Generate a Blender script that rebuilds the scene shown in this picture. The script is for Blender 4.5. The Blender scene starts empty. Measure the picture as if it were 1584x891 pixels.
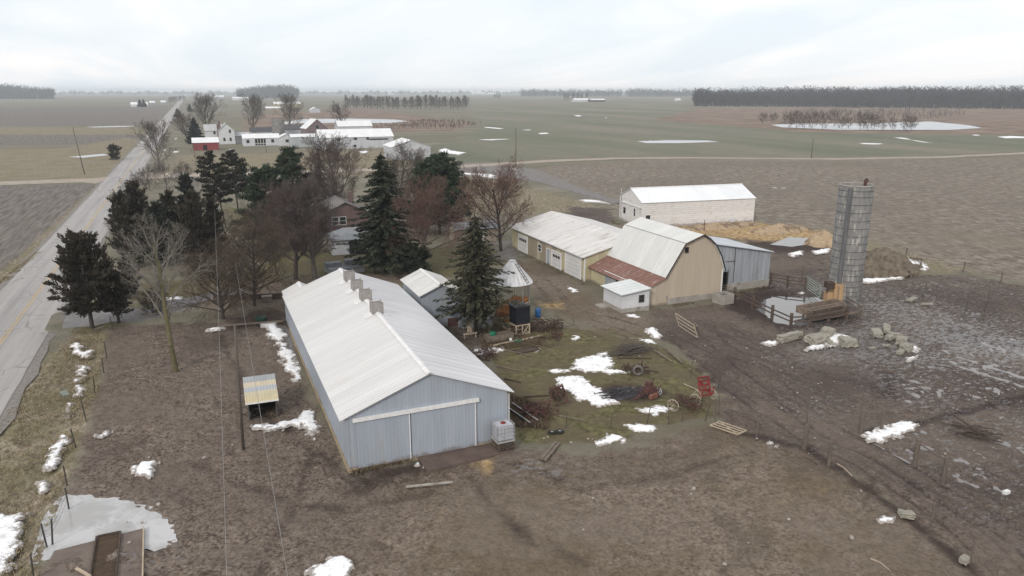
import bpy, math, random
import numpy as np
from mathutils import Vector, Matrix

# ------------------------------------------------------------------ camera, sky, sun, exposure
SC = bpy.context.scene
COL = SC.collection
FOC, CX, CY, HOR, VPX, CAMH = 1140.0, 792.0, 445.5, 141.0, 291.0, 22.0
PITCH = math.atan((CY - HOR) / FOC)
YAW = math.atan((CX - VPX) / math.hypot(FOC, CY - HOR))     # heading, clockwise from +Y (the road runs along +Y)

cam_data = bpy.data.cameras.new('camera')
cam = bpy.data.objects.new('camera', cam_data)
COL.objects.link(cam)
cam.location = (0, 0, CAMH)
cam.rotation_euler = (math.pi / 2 - PITCH, 0, -YAW)
cam_data.sensor_width = 36.0
cam_data.lens = 36.0 * FOC / 1584.0
cam_data.clip_start = 0.5
cam_data.clip_end = 30000
SC.camera = cam

SUN_AZ, SUN_EL = math.radians(228), math.radians(32)
world = bpy.data.worlds.new('World')
SC.world = world
world.use_nodes = True
wn, wl = world.node_tree.nodes, world.node_tree.links
bg = wn['Background']
bg.inputs['Strength'].default_value = 0.1
sky = wn.new('ShaderNodeTexSky')
sky.sky_type = 'NISHITA'
sky.sun_disc = False
sky.sun_elevation = SUN_EL
sky.sun_rotation = SUN_AZ
sky.air_density = 1.0
sky.dust_density = 2.0
# overcast: a high cloud sheet covering nearly all of the blue sky
tc = wn.new('ShaderNodeTexCoord')
sep = wn.new('ShaderNodeSeparateXYZ'); wl.new(tc.outputs['Generated'], sep.inputs[0])
zz = wn.new('ShaderNodeMath'); zz.operation = 'MAXIMUM'; zz.inputs[1].default_value = 0.0; wl.new(sep.outputs['Z'], zz.inputs[0])
za = wn.new('ShaderNodeMath'); za.operation = 'ADD'; za.inputs[1].default_value = 0.16; wl.new(zz.outputs[0], za.inputs[0])
dv = wn.new('ShaderNodeVectorMath'); dv.operation = 'DIVIDE'
cmb = wn.new('ShaderNodeCombineXYZ')
for k in range(3):
    wl.new(za.outputs[0], cmb.inputs[k])
wl.new(tc.outputs['Generated'], dv.inputs[0]); wl.new(cmb.outputs[0], dv.inputs[1])
cn = wn.new('ShaderNodeTexNoise'); cn.inputs['Scale'].default_value = 0.75; cn.inputs['Detail'].default_value = 7; cn.inputs['Roughness'].default_value = 0.52
cn.inputs['Distortion'].default_value = 0.6
mp = wn.new('ShaderNodeMapping'); mp.inputs['Location'].default_value = (3.1, 0.4, 0); mp.inputs['Scale'].default_value = (1.0, 0.55, 1.0); mp.inputs['Rotation'].default_value = (0, 0, -0.9)
wl.new(dv.outputs[0], mp.inputs[0]); wl.new(mp.outputs[0], cn.inputs['Vector'])
cr = wn.new('ShaderNodeValToRGB')
cr.color_ramp.elements[0].position = 0.38; cr.color_ramp.elements[0].color = (7.7, 8.3, 8.8, 1)
cr.color_ramp.elements[1].position = 0.60; cr.color_ramp.elements[1].color = (9.7, 9.45, 9.4, 1)
e = cr.color_ramp.elements.new(0.50); e.color = (8.5, 8.8, 9.1, 1)
wl.new(cn.outputs['Fac'], cr.inputs[0])
mix = wn.new('ShaderNodeMixRGB'); mix.inputs[0].default_value = 0.9
wl.new(sky.outputs[0], mix.inputs[1]); wl.new(cr.outputs[0], mix.inputs[2])
wl.new(mix.outputs[0], bg.inputs['Color'])

sd = bpy.data.lights.new('sun', 'SUN')
sun = bpy.data.objects.new('sun', sd)
COL.objects.link(sun)
sd.energy = 1.7
sd.angle = math.radians(10)
sd.color = (1.0, 0.93, 0.84)
sun.rotation_euler = (math.pi / 2 - SUN_EL, 0, math.pi - SUN_AZ)   # light travels away from (sin az, cos az)
sun.location = (-60, -30, 60)

SC.view_settings.view_transform = 'Standard'
SC.view_settings.look = 'None'
SC.view_settings.exposure = 0.25
SC.view_settings.gamma = 1.0
SC.view_settings.use_curve_mapping = False
SC.render.engine = 'CYCLES'
SC.cycles.use_denoising = True
SC.cycles.denoising_input_passes = 'RGB_ALBEDO_NORMAL'
SC.cycles.denoising_prefilter = 'NONE'
SC.cycles.use_adaptive_sampling = False
SC.cycles.max_bounces = 5
SC.cycles.diffuse_bounces = 2
SC.cycles.glossy_bounces = 2
SC.cycles.transparent_max_bounces = 6
SC.cycles.volume_bounces = 1
# ------------------------------------------------------------------ helpers
_c, _s = math.cos(PITCH), math.sin(PITCH)
FWD = np.array([math.sin(YAW) * _c, math.cos(YAW) * _c, -_s])
RGT = np.array([math.cos(YAW), -math.sin(YAW), 0.0])
UPV = np.cross(RGT, FWD)


def at(px, py, z=0.0):
    """World point on the level z seen at a pixel of the 1584 x 891 photograph (survey by single view)."""
    d = FWD * FOC + RGT * (px - CX) + UPV * (CY - py)
    t = (z - CAMH) / d[2]
    return (float(d[0] * t), float(d[1] * t), z)


def proj(x, y, z):
    d = np.array([x, y, z - CAMH]); w = d @ FWD
    return CX + FOC * (d @ RGT) / w, CY - FOC * (d @ UPV) / w


def tall(base, py):
    """Height of an upright on base whose top is seen at row py."""
    lo, hi = 0.0, 80.0
    for _ in range(40):
        m = (lo + hi) / 2
        if proj(base[0], base[1], m)[1] > py:
            lo = m
        else:
            hi = m
    return lo


def dist(p):
    return math.hypot(p[0], p[1])


def tag(o, label, cat, group=None, kind=None):
    if label: o['label'] = label
    if cat: o['category'] = cat
    if group: o['group'] = group
    if kind: o['kind'] = kind
    return o


def thing(name, label, cat, loc=(0, 0, 0), rz=0.0, group=None):
    o = bpy.data.objects.new(name, None)
    COL.objects.link(o)
    o.location = loc
    o.rotation_euler = (0, 0, rz)
    return tag(o, label, cat, group)


def copy_tree(o, loc, rz=0.0, sc=None, label=None, group=None, parent=None):
    c = o.copy(); COL.objects.link(c)
    if parent is None:
        c.location = loc; c.rotation_euler = (0, 0, rz)
        if sc is not None:
            c.scale = sc if isinstance(sc, tuple) else (sc, sc, sc)
        if label: c['label'] = label
        if group: c['group'] = group
    else:
        c.parent = parent
    for ch in list(o.children):
        copy_tree(ch, None, parent=c)
    return c


class MB:
    """Collects shapes; build() links them as one mesh object."""
    def __init__(s):
        s.v = []; s.f = []; s.n = 0

    def add(s, verts, faces):
        verts = np.asarray(verts, dtype=float).reshape(-1, 3)
        s.v.append(verts)
        s.f.append([tuple(int(i) + s.n for i in f) for f in faces])
        s.n += len(verts)
        return s

    def box(s, x0, x1, y0, y1, z0, z1, M=None):
        v = [(x, y, z) for z in (z0, z1) for y in (y0, y1) for x in (x0, x1)]
        if M is not None:
            v = [tuple(M @ Vector(p)) for p in v]
        return s.add(v, [(0, 2, 3, 1), (4, 5, 7, 6), (0, 1, 5, 4), (2, 6, 7, 3), (0, 4, 6, 2), (1, 3, 7, 5)])

    def bar(s, a, b, w, h=None):
        """A square bar from a to b, w wide and h high."""
        h = w if h is None else h
        a, b = Vector(a), Vector(b)
        d = (b - a)
        L = d.length
        if L < 1e-6: return s
        d.normalize()
        side = d.cross(Vector((0, 0, 1)))
        if side.length < 1e-3: side = Vector((1, 0, 0))
        side.normalize()
        up = side.cross(d)
        v = []
        for p in (a, b):
            for (i, j) in ((-1, -1), (1, -1), (1, 1), (-1, 1)):
                v.append(tuple(p + side * (i * w / 2) + up * (j * h / 2)))
        return s.add(v, [(0, 1, 2, 3), (7, 6, 5, 4), (0, 4, 5, 1), (1, 5, 6, 2), (2, 6, 7, 3), (3, 7, 4, 0)])

    def tube(s, pts, r, n=6, cap=True):
        """A tube through pts; r a number or one per point."""
        pts = [Vector(p) for p in pts]
        rr = [r] * len(pts) if not hasattr(r, '__len__') else list(r)
        v = []; f = []
        for i, p in enumerate(pts):
            d = (pts[min(i + 1, len(pts) - 1)] - pts[max(i - 1, 0)])
            if d.length < 1e-9: d = Vector((0, 0, 1))
            d.normalize()
            a = d.cross(Vector((0.31, 0.17, 1)))
            if a.length < 1e-3: a = d.cross(Vector((1, 0, 0)))
            a.normalize(); b = d.cross(a)
            for k in range(n):
                t = 2 * math.pi * k / n
                v.append(tuple(p + (a * math.cos(t) + b * math.sin(t)) * rr[i]))
        for i in range(len(pts) - 1):
            for k in range(n):
                k2 = (k + 1) % n
                f.append((i * n + k, i * n + k2, (i + 1) * n + k2, (i + 1) * n + k))
        if cap:
            f.append(tuple(range(n - 1, -1, -1)))
            f.append(tuple((len(pts) - 1) * n + k for k in range(n)))
        return s.add(v, f)

    def ring(s, c, R, r, axis=(0, 0, 1), n=20, m=5):
        """A torus."""
        ax = Vector(axis).normalized()
        a = ax.orthogonal().normalized(); b = ax.cross(a)
        c = Vector(c); v = []; f = []
        for i in range(n):
            t = 2 * math.pi * i / n
            d = a * math.cos(t) + b * math.sin(t)
            for j in range(m):
                u = 2 * math.pi * j / m
                v.append(tuple(c + d * (R + r * math.cos(u)) + ax * (r * math.sin(u))))
        for i in range(n):
            for j in range(m):
                f.append((i * m + j, ((i + 1) % n) * m + j, ((i + 1) % n) * m + (j + 1) % m, i * m + (j + 1) % m))
        return s.add(v, f)

    def lathe(s, prof, c=(0, 0, 0), n=32, cap0=False, cap1=False):
        v = []; f = []
        for (r, z) in prof:
            for k in range(n):
                t = 2 * math.pi * k / n
                v.append((c[0] + r * math.cos(t), c[1] + r * math.sin(t), c[2] + z))
        for i in range(len(prof) - 1):
            for k in range(n):
                k2 = (k + 1) % n
                f.append((i * n + k, i * n + k2, (i + 1) * n + k2, (i + 1) * n + k))
        if cap0: f.append(tuple(range(n - 1, -1, -1)))
        if cap1: f.append(tuple((len(prof) - 1) * n + k for k in range(n)))
        return s.add(v, f)

    def prism(s, poly, a0, a1, axis='y'):
        """poly is a closed outline; (x, z) pulled along y, (y, z) along x or (x, y) along z."""
        n = len(poly)
        mk = {'y': lambda p, a: (p[0], a, p[1]), 'x': lambda p, a: (a, p[0], p[1]), 'z': lambda p, a: (p[0], p[1], a)}[axis]
        v = [mk(p, a0) for p in poly] + [mk(p, a1) for p in poly]
        f = [tuple(range(n - 1, -1, -1)), tuple(range(n, 2 * n))]
        f += [(i, (i + 1) % n, n + (i + 1) % n, n + i) for i in range(n)]
        return s.add(v, f)

    def rock(s, c, size, seed, rz=0.0, tilt=0.0, boxy=0.5):
        """A broken lump: a rounded box with its corners knocked about."""
        rnd = random.Random(seed)
        M = Matrix.Translation(Vector(c)) @ Matrix.Rotation(rz, 4, 'Z') @ Matrix.Rotation(tilt, 4, 'Y')
        N = 5; idx = {}; v = []; f = []
        def vid(i, j, k):
            if (i, j, k) not in idx:
                p = Vector((i / N * 2 - 1, j / N * 2 - 1, k / N * 2 - 1))
                q = p.normalized() * 1.15
                p = p * boxy + q * (1 - boxy)
                p = p * (1 + rnd.uniform(-.11, .11))
                idx[(i, j, k)] = len(v)
                v.append(tuple(M @ Vector((p.x * size[0] / 2, p.y * size[1] / 2, p.z * size[2] / 2))))
            return idx[(i, j, k)]
        for i in range(N):
            for j in range(N):
                f.append((vid(i, j, 0), vid(i, j + 1, 0), vid(i + 1, j + 1, 0), vid(i + 1, j, 0)))
                f.append((vid(i, j, N), vid(i + 1, j, N), vid(i + 1, j + 1, N), vid(i, j + 1, N)))
                f.append((vid(i, 0, j), vid(i + 1, 0, j), vid(i + 1, 0, j + 1), vid(i, 0, j + 1)))
                f.append((vid(i, N, j), vid(i, N, j + 1), vid(i + 1, N, j + 1), vid(i + 1, N, j)))
                f.append((vid(0, i, j), vid(0, i, j + 1), vid(0, i + 1, j + 1), vid(0, i + 1, j)))
                f.append((vid(N, i, j), vid(N, i + 1, j), vid(N, i + 1, j + 1), vid(N, i, j + 1)))
        return s.add(v, f)

    def segs(s, P0, P1, R0, R1, n=3):
        """Many straight tapered twigs at once."""
        P0 = np.asarray(P0); P1 = np.asarray(P1); R0 = np.asarray(R0)[:, None]; R1 = np.asarray(R1)[:, None]
        D = P1 - P0
        D /= np.maximum(np.linalg.norm(D, axis=1, keepdims=True), 1e-9)
        ref = np.where(np.abs(D[:, 2:3]) > .9, np.array([[1., 0, 0]]), np.array([[0, 0, 1.]]))
        A = np.cross(D, ref); A /= np.linalg.norm(A, axis=1, keepdims=True)
        B = np.cross(D, A)
        m = len(P0)
        V = np.zeros((m, 2 * n, 3))
        for k in range(n):
            t = 2 * math.pi * k / n
            o = A * math.cos(t) + B * math.sin(t)
            V[:, k] = P0 + o * R0
            V[:, n + k] = P1 + o * R1
        base = np.arange(m) * 2 * n
        F = []
        for k in range(n):
            k2 = (k + 1) % n
            F.append(np.stack([base + k, base + k2, base + n + k2, base + n + k], 1))
        F = np.concatenate(F)
        s.v.append(V.reshape(-1, 3)); s.f.append((F + s.n)); s.n += m * 2 * n
        return s

    def quads(s, C, U, W):
        """Many leaf-like diamonds: centre, half long axis, half short axis."""
        C = np.asarray(C); U = np.asarray(U); W = np.asarray(W)
        m = len(C)
        V = np.stack([C - U, C + W + U * .1, C + U, C - W + U * .1], 1).reshape(-1, 3)
        F = np.arange(4 * m).reshape(m, 4)
        s.v.append(V); s.f.append(F + s.n); s.n += 4 * m
        return s

    def build(s, name, mat, parent=None, smooth=False, loc=None):
        me = bpy.data.meshes.new(name)
        V = np.concatenate(s.v) if s.v else np.zeros((0, 3))
        if s.f and all(isinstance(q, np.ndarray) for q in s.f):
            F = np.concatenate(s.f)
            k = F.shape[1]
            me.vertices.add(len(V)); me.vertices.foreach_set('co', V.astype(np.float32).ravel())
            me.loops.add(F.size); me.loops.foreach_set('vertex_index', F.astype(np.int32).ravel())
            me.polygons.add(len(F)); me.polygons.foreach_set('loop_start', np.arange(0, F.size, k, dtype=np.int32))
            me.update(calc_edges=True)
        else:
            fl = []
            for q in s.f:
                fl.extend([tuple(int(i) for i in r) for r in q] if isinstance(q, np.ndarray) else q)
            me.from_pydata([tuple(p) for p in V], [], fl)
            me.update()
        for m in (mat if isinstance(mat, (list, tuple)) else [mat]):
            me.materials.append(m)
        if smooth:
            me.polygons.foreach_set('use_smooth', np.ones(len(me.polygons), dtype=bool))
        o = bpy.data.objects.new(name, me)
        COL.objects.link(o)
        if parent is not None: o.parent = parent
        if loc is not None: o.location = loc
        return o


# ------------------------------------------------------------------ materials
class NT:
    def __init__(s, name):
        s.m = bpy.data.materials.new(name); s.m.use_nodes = True
        s.t = s.m.node_tree; s.n = s.t.nodes; s.l = s.t.links
        s.b = s.n['Principled BSDF']

    def new(s, t, **kw):
        nd = s.n.new(t)
        for k, v in kw.items():
            setattr(nd, k, v)
        return nd

    def put(s, sock, v):
        if v is None: return
        if isinstance(v, bpy.types.NodeSocket): s.l.new(v, sock)
        elif isinstance(v, (tuple, list)) and len(v) == 3 and sock.type == 'RGBA': sock.default_value = (*v, 1)
        else: sock.default_value = v

    def math(s, op, a, b=None, c=None, clamp=False):
        nd = s.new('ShaderNodeMath', operation=op, use_clamp=clamp)
        for i, x in enumerate((a, b, c)):
            s.put(nd.inputs[i], x)
        return nd.outputs[0]

    def mixc(s, f, a, b, mode='MIX'):
        nd = s.new('ShaderNodeMixRGB', blend_type=mode)
        s.put(nd.inputs[0], f); s.put(nd.inputs[1], a); s.put(nd.inputs[2], b)
        return nd.outputs[0]

    def coord(s, kind='Object', scale=(1, 1, 1), rot=(0, 0, 0)):
        t = s.new('ShaderNodeTexCoord')
        m = s.new('ShaderNodeMapping')
        s.l.new(t.outputs[kind], m.inputs[0])
        m.inputs['Scale'].default_value = scale; m.inputs['Rotation'].default_value = rot
        return m.outputs[0]

    def noise(s, vec, scale, detail=4, rough=.6, dist=0.0, out='Fac'):
        nd = s.new('ShaderNodeTexNoise')
        if vec is not None: s.l.new(vec, nd.inputs['Vector'])
        nd.inputs['Scale'].default_value = scale; nd.inputs['Detail'].default_value = detail
        nd.inputs['Roughness'].default_value = rough; nd.inputs['Distortion'].default_value = dist
        return nd.outputs[out]

    def ramp(s, f, stops):
        nd = s.new('ShaderNodeValToRGB')
        el = nd.color_ramp.elements
        while len(el) < len(stops): el.new(0.5)
        for e, (p, c) in zip(el, stops):
            e.position = p; e.color = (*c, 1) if len(c) == 3 else c
        s.put(nd.inputs[0], f)
        return nd.outputs[0]

    def step(s, f, a, b):
        nd = s.new('ShaderNodeMapRange', interpolation_type='SMOOTHSTEP')
        s.put(nd.inputs[0], f); nd.inputs[1].default_value = a; nd.inputs[2].default_value = b
        return nd.outputs[0]

    def bump(s, h, dist=.02, strength=1.0, normal=None):
        nd = s.new('ShaderNodeBump')
        nd.inputs['Strength'].default_value = strength; nd.inputs['Distance'].default_value = dist
        s.put(nd.inputs['Height'], h)
        if normal is not None: s.l.new(normal, nd.inputs['Normal'])
        return nd.outputs[0]

    def out(s, col=None, rough=None, normal=None, metal=None, spec=None):
        s.put(s.b.inputs['Base Color'], col); s.put(s.b.inputs['Roughness'], rough)
        s.put(s.b.inputs['Metallic'], metal); s.put(s.b.inputs['Specular IOR Level'], spec)
        if normal is not None: s.l.new(normal, s.b.inputs['Normal'])
        return s.m


def plain(name, c1, c2=None, scale=2.0, rough=.8, bump=.01, stretch=(1, 1, 1), metal=0.0, spec=.3, stain=None, stain_at=(.55, .7), stain_scale=.8):
    """Weathered surface: two tones by noise, a third in stains, fine bump."""
    t = NT(name)
    c2 = c2 or tuple(x * .72 for x in c1)
    v = t.coord('Object', stretch)
    f = t.noise(v, scale, 6, .65)
    col = t.mixc(t.step(f, .3, .7), c2, c1)
    if stain:
        col = t.mixc(t.step(t.noise(v, stain_scale, 6, .7), *stain_at), col, stain)
    nb = t.bump(t.noise(v, scale * 5, 4, .7), bump)
    return t.out(col, rough, nb, metal, spec)


def panel(name, c1, c2, spacing=.3, along='h', depth=.02, line=.55, rough=.55, stain=None, stain_at=(.58, .75), stain_scale=(.5, .5, .12), stain_mul=1.6, metal=0.0, spec=.4, line_w=.14, every=None, splash=0.0):
    """Ribbed metal or lapped boards: along 'h' the ribs repeat over x + y, 'z' over height, 'x' or 'y' over one axis."""
    t = NT(name)
    tcn = t.new('ShaderNodeTexCoord')
    sp = t.new('ShaderNodeSeparateXYZ'); t.l.new(tcn.outputs['Object'], sp.inputs[0])
    if along == 'h': a = t.math('ADD', sp.outputs[0], sp.outputs[1])
    else: a = sp.outputs['XYZ'.index(along.upper())]
    q = t.math('DIVIDE', a, spacing)
    fr = t.math('FRACT', q)
    tri = t.math('ABSOLUTE', t.math('SUBTRACT', fr, .5))               # .5 at the joint, 0 mid-panel
    ln = t.step(tri, .5 - line_w, .5)
    mp = t.new('ShaderNodeMapping'); t.l.new(tcn.outputs['Object'], mp.inputs[0]); mp.inputs['Scale'].default_value = stain_scale
    f = t.noise(mp.outputs[0], 2.2, 6, .65)
    col = t.mixc(t.step(f, .3, .7), c2, c1)
    # sheet to sheet difference
    wn_ = t.new('ShaderNodeTexWhiteNoise', noise_dimensions='1D'); t.l.new(t.math('FLOOR', t.math('DIVIDE', q, 3.0 if every is None else every)), wn_.inputs['W'])
    col = t.mixc(t.math('MULTIPLY', wn_.outputs[0], .22), col, tuple(x * .55 for x in c1))
    if stain:
        col = t.mixc(t.step(t.noise(mp.outputs[0], stain_mul, 8, .7, .4), *stain_at), col, stain)
    col = t.mixc(t.math('MULTIPLY', ln, line), col, tuple(x * .35 for x in c2))
    if splash:   # mud thrown up by rain and hooves
        sh_ = t.math('ADD', sp.outputs[2], t.math('MULTIPLY', t.math('SUBTRACT', t.noise(tcn.outputs['Object'], 1.3, 6, .75), .5), splash * 2.6))
        col = t.mixc(t.math('MULTIPLY', t.math('SUBTRACT', 1.0, t.step(sh_, splash * .15, splash)), .7), col, (.15, .115, .09))
    nb = t.bump(t.math('ADD', t.math('MULTIPLY', tri, 1.0), t.math('MULTIPLY', t.noise(tcn.outputs['Object'], 6, 3), .12)), depth)
    return t.out(col, rough, nb, metal, spec)


def leafy(name, stops, rough=.75):
    """Foliage whose tone differs from spray to spray."""
    t = NT(name)
    g = t.new('ShaderNodeNewGeometry')
    v = t.coord('Object')
    f = t.math('ADD', t.math('MULTIPLY', g.outputs['Random Per Island'], .65), t.math('MULTIPLY', t.noise(v, .9, 3), .35))
    return t.out(t.ramp(f, stops), rough, spec=.15)
# ------------------------------------------------------------------ ground: one sheet to the horizon
def hash2(ix, iy, seed):
    h = (ix.astype(np.int64) * 374761393 + iy.astype(np.int64) * 668265263 + seed * 974634541) & 0x7fffffff
    h = ((h ^ (h >> 13)) * 1274126177) & 0x7fffffff
    return ((h ^ (h >> 16)) & 0xffff) / 65535.0


def vnoise(x, y, s, seed):
    x = x * s; y = y * s
    ix = np.floor(x); iy = np.floor(y)
    fx = x - ix; fy = y - iy
    fx = fx * fx * (3 - 2 * fx); fy = fy * fy * (3 - 2 * fy)
    a = hash2(ix, iy, seed); b = hash2(ix + 1, iy, seed); c = hash2(ix, iy + 1, seed); d = hash2(ix + 1, iy + 1, seed)
    return (a * (1 - fx) + b * fx) * (1 - fy) + (c * (1 - fx) + d * fx) * fy


def fbm(x, y, s, seed, o=3):
    r = 0; a = .5; t = 0
    for k in range(o):
        r = r + a * vnoise(x + 17.3 * k, y - 9.1 * k, s, seed + k); t += a
        a *= .5; s *= 2.07
    return r / t


def sdist(poly, X, Y):
    """Signed distance to a polygon, positive inside."""
    P = np.array([p[:2] for p in poly]); n = len(P)
    D = np.full(X.shape, 1e18); ins = np.zeros(X.shape, bool)
    for i in range(n):
        x0, y0 = P[i]; x1, y1 = P[(i + 1) % n]
        ex, ey = x1 - x0, y1 - y0
        t = np.clip(((X - x0) * ex + (Y - y0) * ey) / max(ex * ex + ey * ey, 1e-12), 0, 1)
        D = np.minimum(D, (X - x0 - ex * t) ** 2 + (Y - y0 - ey * t) ** 2)
        c = ((y0 > Y) != (y1 > Y))
        with np.errstate(divide='ignore', invalid='ignore'):
            c &= X < (x1 - x0) * (Y - y0) / (y1 - y0 if y1 != y0 else 1e-12) + x0
        ins ^= c
    D = np.sqrt(D)
    return np.where(ins, D, -D)


def px_poly(pts):
    return [at(*p) for p in pts]


ZONES = {   # zone: list of (outline, soft edge in metres)
 'mud': [
  ([(166, 506), (300, 497), (445, 500), (470, 600), (545, 735), (640, 715), (800, 690), (900, 703), (1000, 690), (1110, 652), (1250, 690), (1330, 735), (1420, 800), (1530, 925), (1500, 960), (40, 960), (80, 842), (128, 690), (160, 560)], 1.2),
  ([(1000, 492), (1010, 478), (1110, 470), (1180, 440), (1240, 424), (1500, 424), (1590, 442), (1700, 452), (1750, 960), (1530, 940), (1400, 790), (1250, 690), (1120, 660), (1110, 600), (1080, 562), (1045, 535), (1010, 520)], 1.5),
  ([(1080, 345), (1170, 345), (1260, 352), (1290, 380), (1290, 420), (1180, 440), (1190, 380), (1090, 360)], 2.5),
  ([(360, 470), (440, 455), (445, 505), (360, 505)], 1.5),
  ([(660, 480), (745, 478), (775, 520), (745, 545), (700, 520)], 2.0),
  ([(880, 318), (945, 322), (950, 342), (905, 350), (880, 335)], 3.0)],
 'lawn': [
  ([(740, 520), (800, 505), (900, 508), (1010, 530), (1085, 570), (1112, 640), (1010, 660), (950, 685), (800, 684), (785, 600)], .8),
  ([(205, 440), (300, 430), (430, 405), (430, 462), (215, 480)], 3.0),
  ([(345, 318), (430, 330), (480, 380), (560, 395), (760, 372), (770, 405), (700, 428), (520, 425), (430, 428), (380, 380)], 4.0),
  ([(1196, 398), (1230, 398), (1240, 425), (1196, 436)], 2.0),
  ([(910, 494), (1005, 500), (1040, 520), (1000, 525), (930, 512)], 1.5),
  ([(120, 470), (180, 465), (190, 505), (120, 520)], 2.0)],
 'tan': [
  ([(-80, 700), (0, 632), (110, 515), (172, 510), (160, 600), (118, 700), (82, 835), (30, 960), (-120, 960)], 1.2),
  ([(-80, 560), (0, 480), (68, 400), (120, 345), (165, 297), (208, 283), (180, 273), (150, 285), (100, 330), (30, 395), (-80, 485)], 1.6),
  ([(700, 272), (830, 292), (940, 322), (880, 330), (800, 330), (700, 330)], 6.0),
  ([(1100, 350), (1290, 360), (1480, 410), (1500, 420), (1240, 424), (1190, 400), (1100, 380)], 5.0),
  ([(-200, 235), (100, 229), (195, 213), (215, 215), (180, 275), (-200, 283)], 8.0),
  ([(-200, 198), (240, 196), (232, 208), (-200, 209)], 10.0),
  ([(280, 240), (600, 232), (700, 250), (690, 270), (380, 275), (250, 270)], 9.0)],
 'stubble': [
  ([(820, 262), (870, 254), (1000, 248), (1290, 250), (1584, 243), (1900, 230), (1900, 470), (1560, 432), (1490, 416), (1400, 393), (1290, 352), (1170, 343), (948, 330), (945, 312), (860, 285)], 4.0)],
 'crop': [
  ([(600, 240), (690, 222), (750, 196), (735, 184), (720, 168), (900, 160), (1060, 160), (1070, 172), (1020, 184), (1160, 197), (1240, 205), (1584, 212), (2000, 215), (2000, 228), (1584, 236), (1250, 243), (1000, 240), (820, 245), (720, 252)], 10.0)],
 'straw': [
  ([(1035, 348), (1165, 344), (1240, 350), (1282, 362), (1250, 378), (1150, 368), (1060, 360)], 2.6),
  ([(746, 711), (760, 709), (764, 720), (757, 727), (747, 722)], 1.0),
  ([(838, 467), (862, 466), (870, 476), (842, 477)], 1.0),
  ],
 'wet': [
  ([(1240, 445), (1290, 430), (1500, 430), (1600, 445), (1740, 560), (1584, 612), (1440, 650), (1370, 610), (1300, 560), (1200, 560), (1230, 500)], 7.0),
  ([(1385, 575), (1440, 530), (1584, 505), (1740, 540), (1720, 600), (1584, 610), (1440, 645), (1390, 620)], 5.0),
  ([(1240, 442), (1290, 428), (1500, 432), (1570, 452), (1480, 468), (1300, 466)], 3.5), ([(1290, 470), (1345, 480), (1350, 520), (1300, 510)], 2.0),
  ([(1335, 672), (1584, 625), (1720, 640), (1750, 860), (1584, 830), (1480, 770), (1400, 715)], 5.0),
  ([(1190, 430), (1275, 420), (1280, 442), (1180, 450)], 2.0),
  ([(760, 690), (830, 690), (880, 730), (800, 740)], 2.0),
  ([(70, 760), (240, 770), (280, 860), (200, 880), (60, 850)], 2.0),
  ([(1180, 620), (1250, 600), (1330, 650), (1300, 690), (1200, 680)], 6.0),
  ([(430, 500), (455, 505), (480, 570), (460, 580)], 1.0)],
 'plow': [
  ([(-300, 290), (168, 284), (120, 325), (0, 445), (-300, 640)], 3.0),
  ([(-300, 168), (262, 164), (245, 194), (-300, 196)], 12.0),
  ([(-200, 210), (225, 208), (198, 222), (-200, 228)], 8.0),
  ([(285, 275), (380, 272), (420, 290), (330, 300)], 8.0)],
 'drymud': [
  ([(640, 740), (900, 715), (1110, 657), (1210, 692), (1310, 740), (1400, 805), (1490, 900), (1510, 960), (480, 960), (560, 820)], 4.0),
  ([(330, 440), (520, 425), (640, 425), (640, 438), (450, 470), (440, 505), (340, 505), (320, 470)], 2.0),
  ([(780, 405), (850, 405), (935, 470), (1005, 492), (1000, 520), (900, 502), (850, 480), (800, 440)], 2.0)],
 'black': [
  ([(1120, 468), (1190, 440), (1270, 470), (1345, 490), (1330, 500), (1215, 512), (1150, 490)], 2.0),
  ([(925, 600), (960, 592), (1040, 602), (1035, 612), (980, 620), (945, 622)], 1.2),
  ([(350, 490), (440, 470), (450, 502), (350, 510)], 2.0),
  ([(540, 735), (650, 705), (660, 725), (560, 760)], 1.5),
  ([(1105, 651), (1250, 687), (1400, 787), (1500, 867), (1570, 930), (1556, 930), (1490, 876), (1395, 795), (1246, 695), (1104, 658)], .5),
  ([(1331, 661), (1420, 647), (1500, 627), (1584, 607), (1700, 582), (1700, 590), (1584, 616), (1500, 637), (1420, 657), (1340, 673)], .5),
  ([(1350, 590), (1380, 580), (1400, 600), (1370, 610)], 3.0),
  ([(1090, 372), (1250, 372), (1285, 385), (1200, 388)], 2.5)],
 'marsh': [
  ([(380, 178), (560, 166), (640, 178), (745, 192), (690, 202), (560, 204), (380, 204)], 12.0),
  ([(1010, 186), (1080, 168), (1300, 165), (1900, 165), (1900, 208), (1600, 208), (1240, 204), (1150, 196)], 12.0)],
 'gravel': [
  ([(100, 480), (200, 478), (330, 450), (380, 458), (210, 498), (125, 505), (95, 500)], 1.5),
  ([(640, 385), (700, 378), (790, 372), (800, 400), (760, 402), (690, 392)], 2.5),
  ([(700, 254), (760, 251), (830, 262), (950, 310), (930, 312), (850, 284), (800, 276), (700, 266)], 3.0),
  ([(1150, 668), (1240, 694), (1290, 722), (1340, 750), (1405, 795), (1490, 872), (1540, 930), (1520, 930), (1470, 872), (1390, 805), (1330, 765), (1275, 735), (1225, 702), (1150, 676)], 1.2),
  ([(380, 262), (430, 262), (430, 275), (380, 276)], 5.0)],
}
CHAN = ['mud', 'lawn', 'tan', 'stubble', 'crop', 'straw', 'wet', 'plow', 'drymud', 'black', 'marsh', 'gravel']
ZPOLY = {k: [(px_poly(pp), w) for pp, w in v] for k, v in ZONES.items()}
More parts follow.
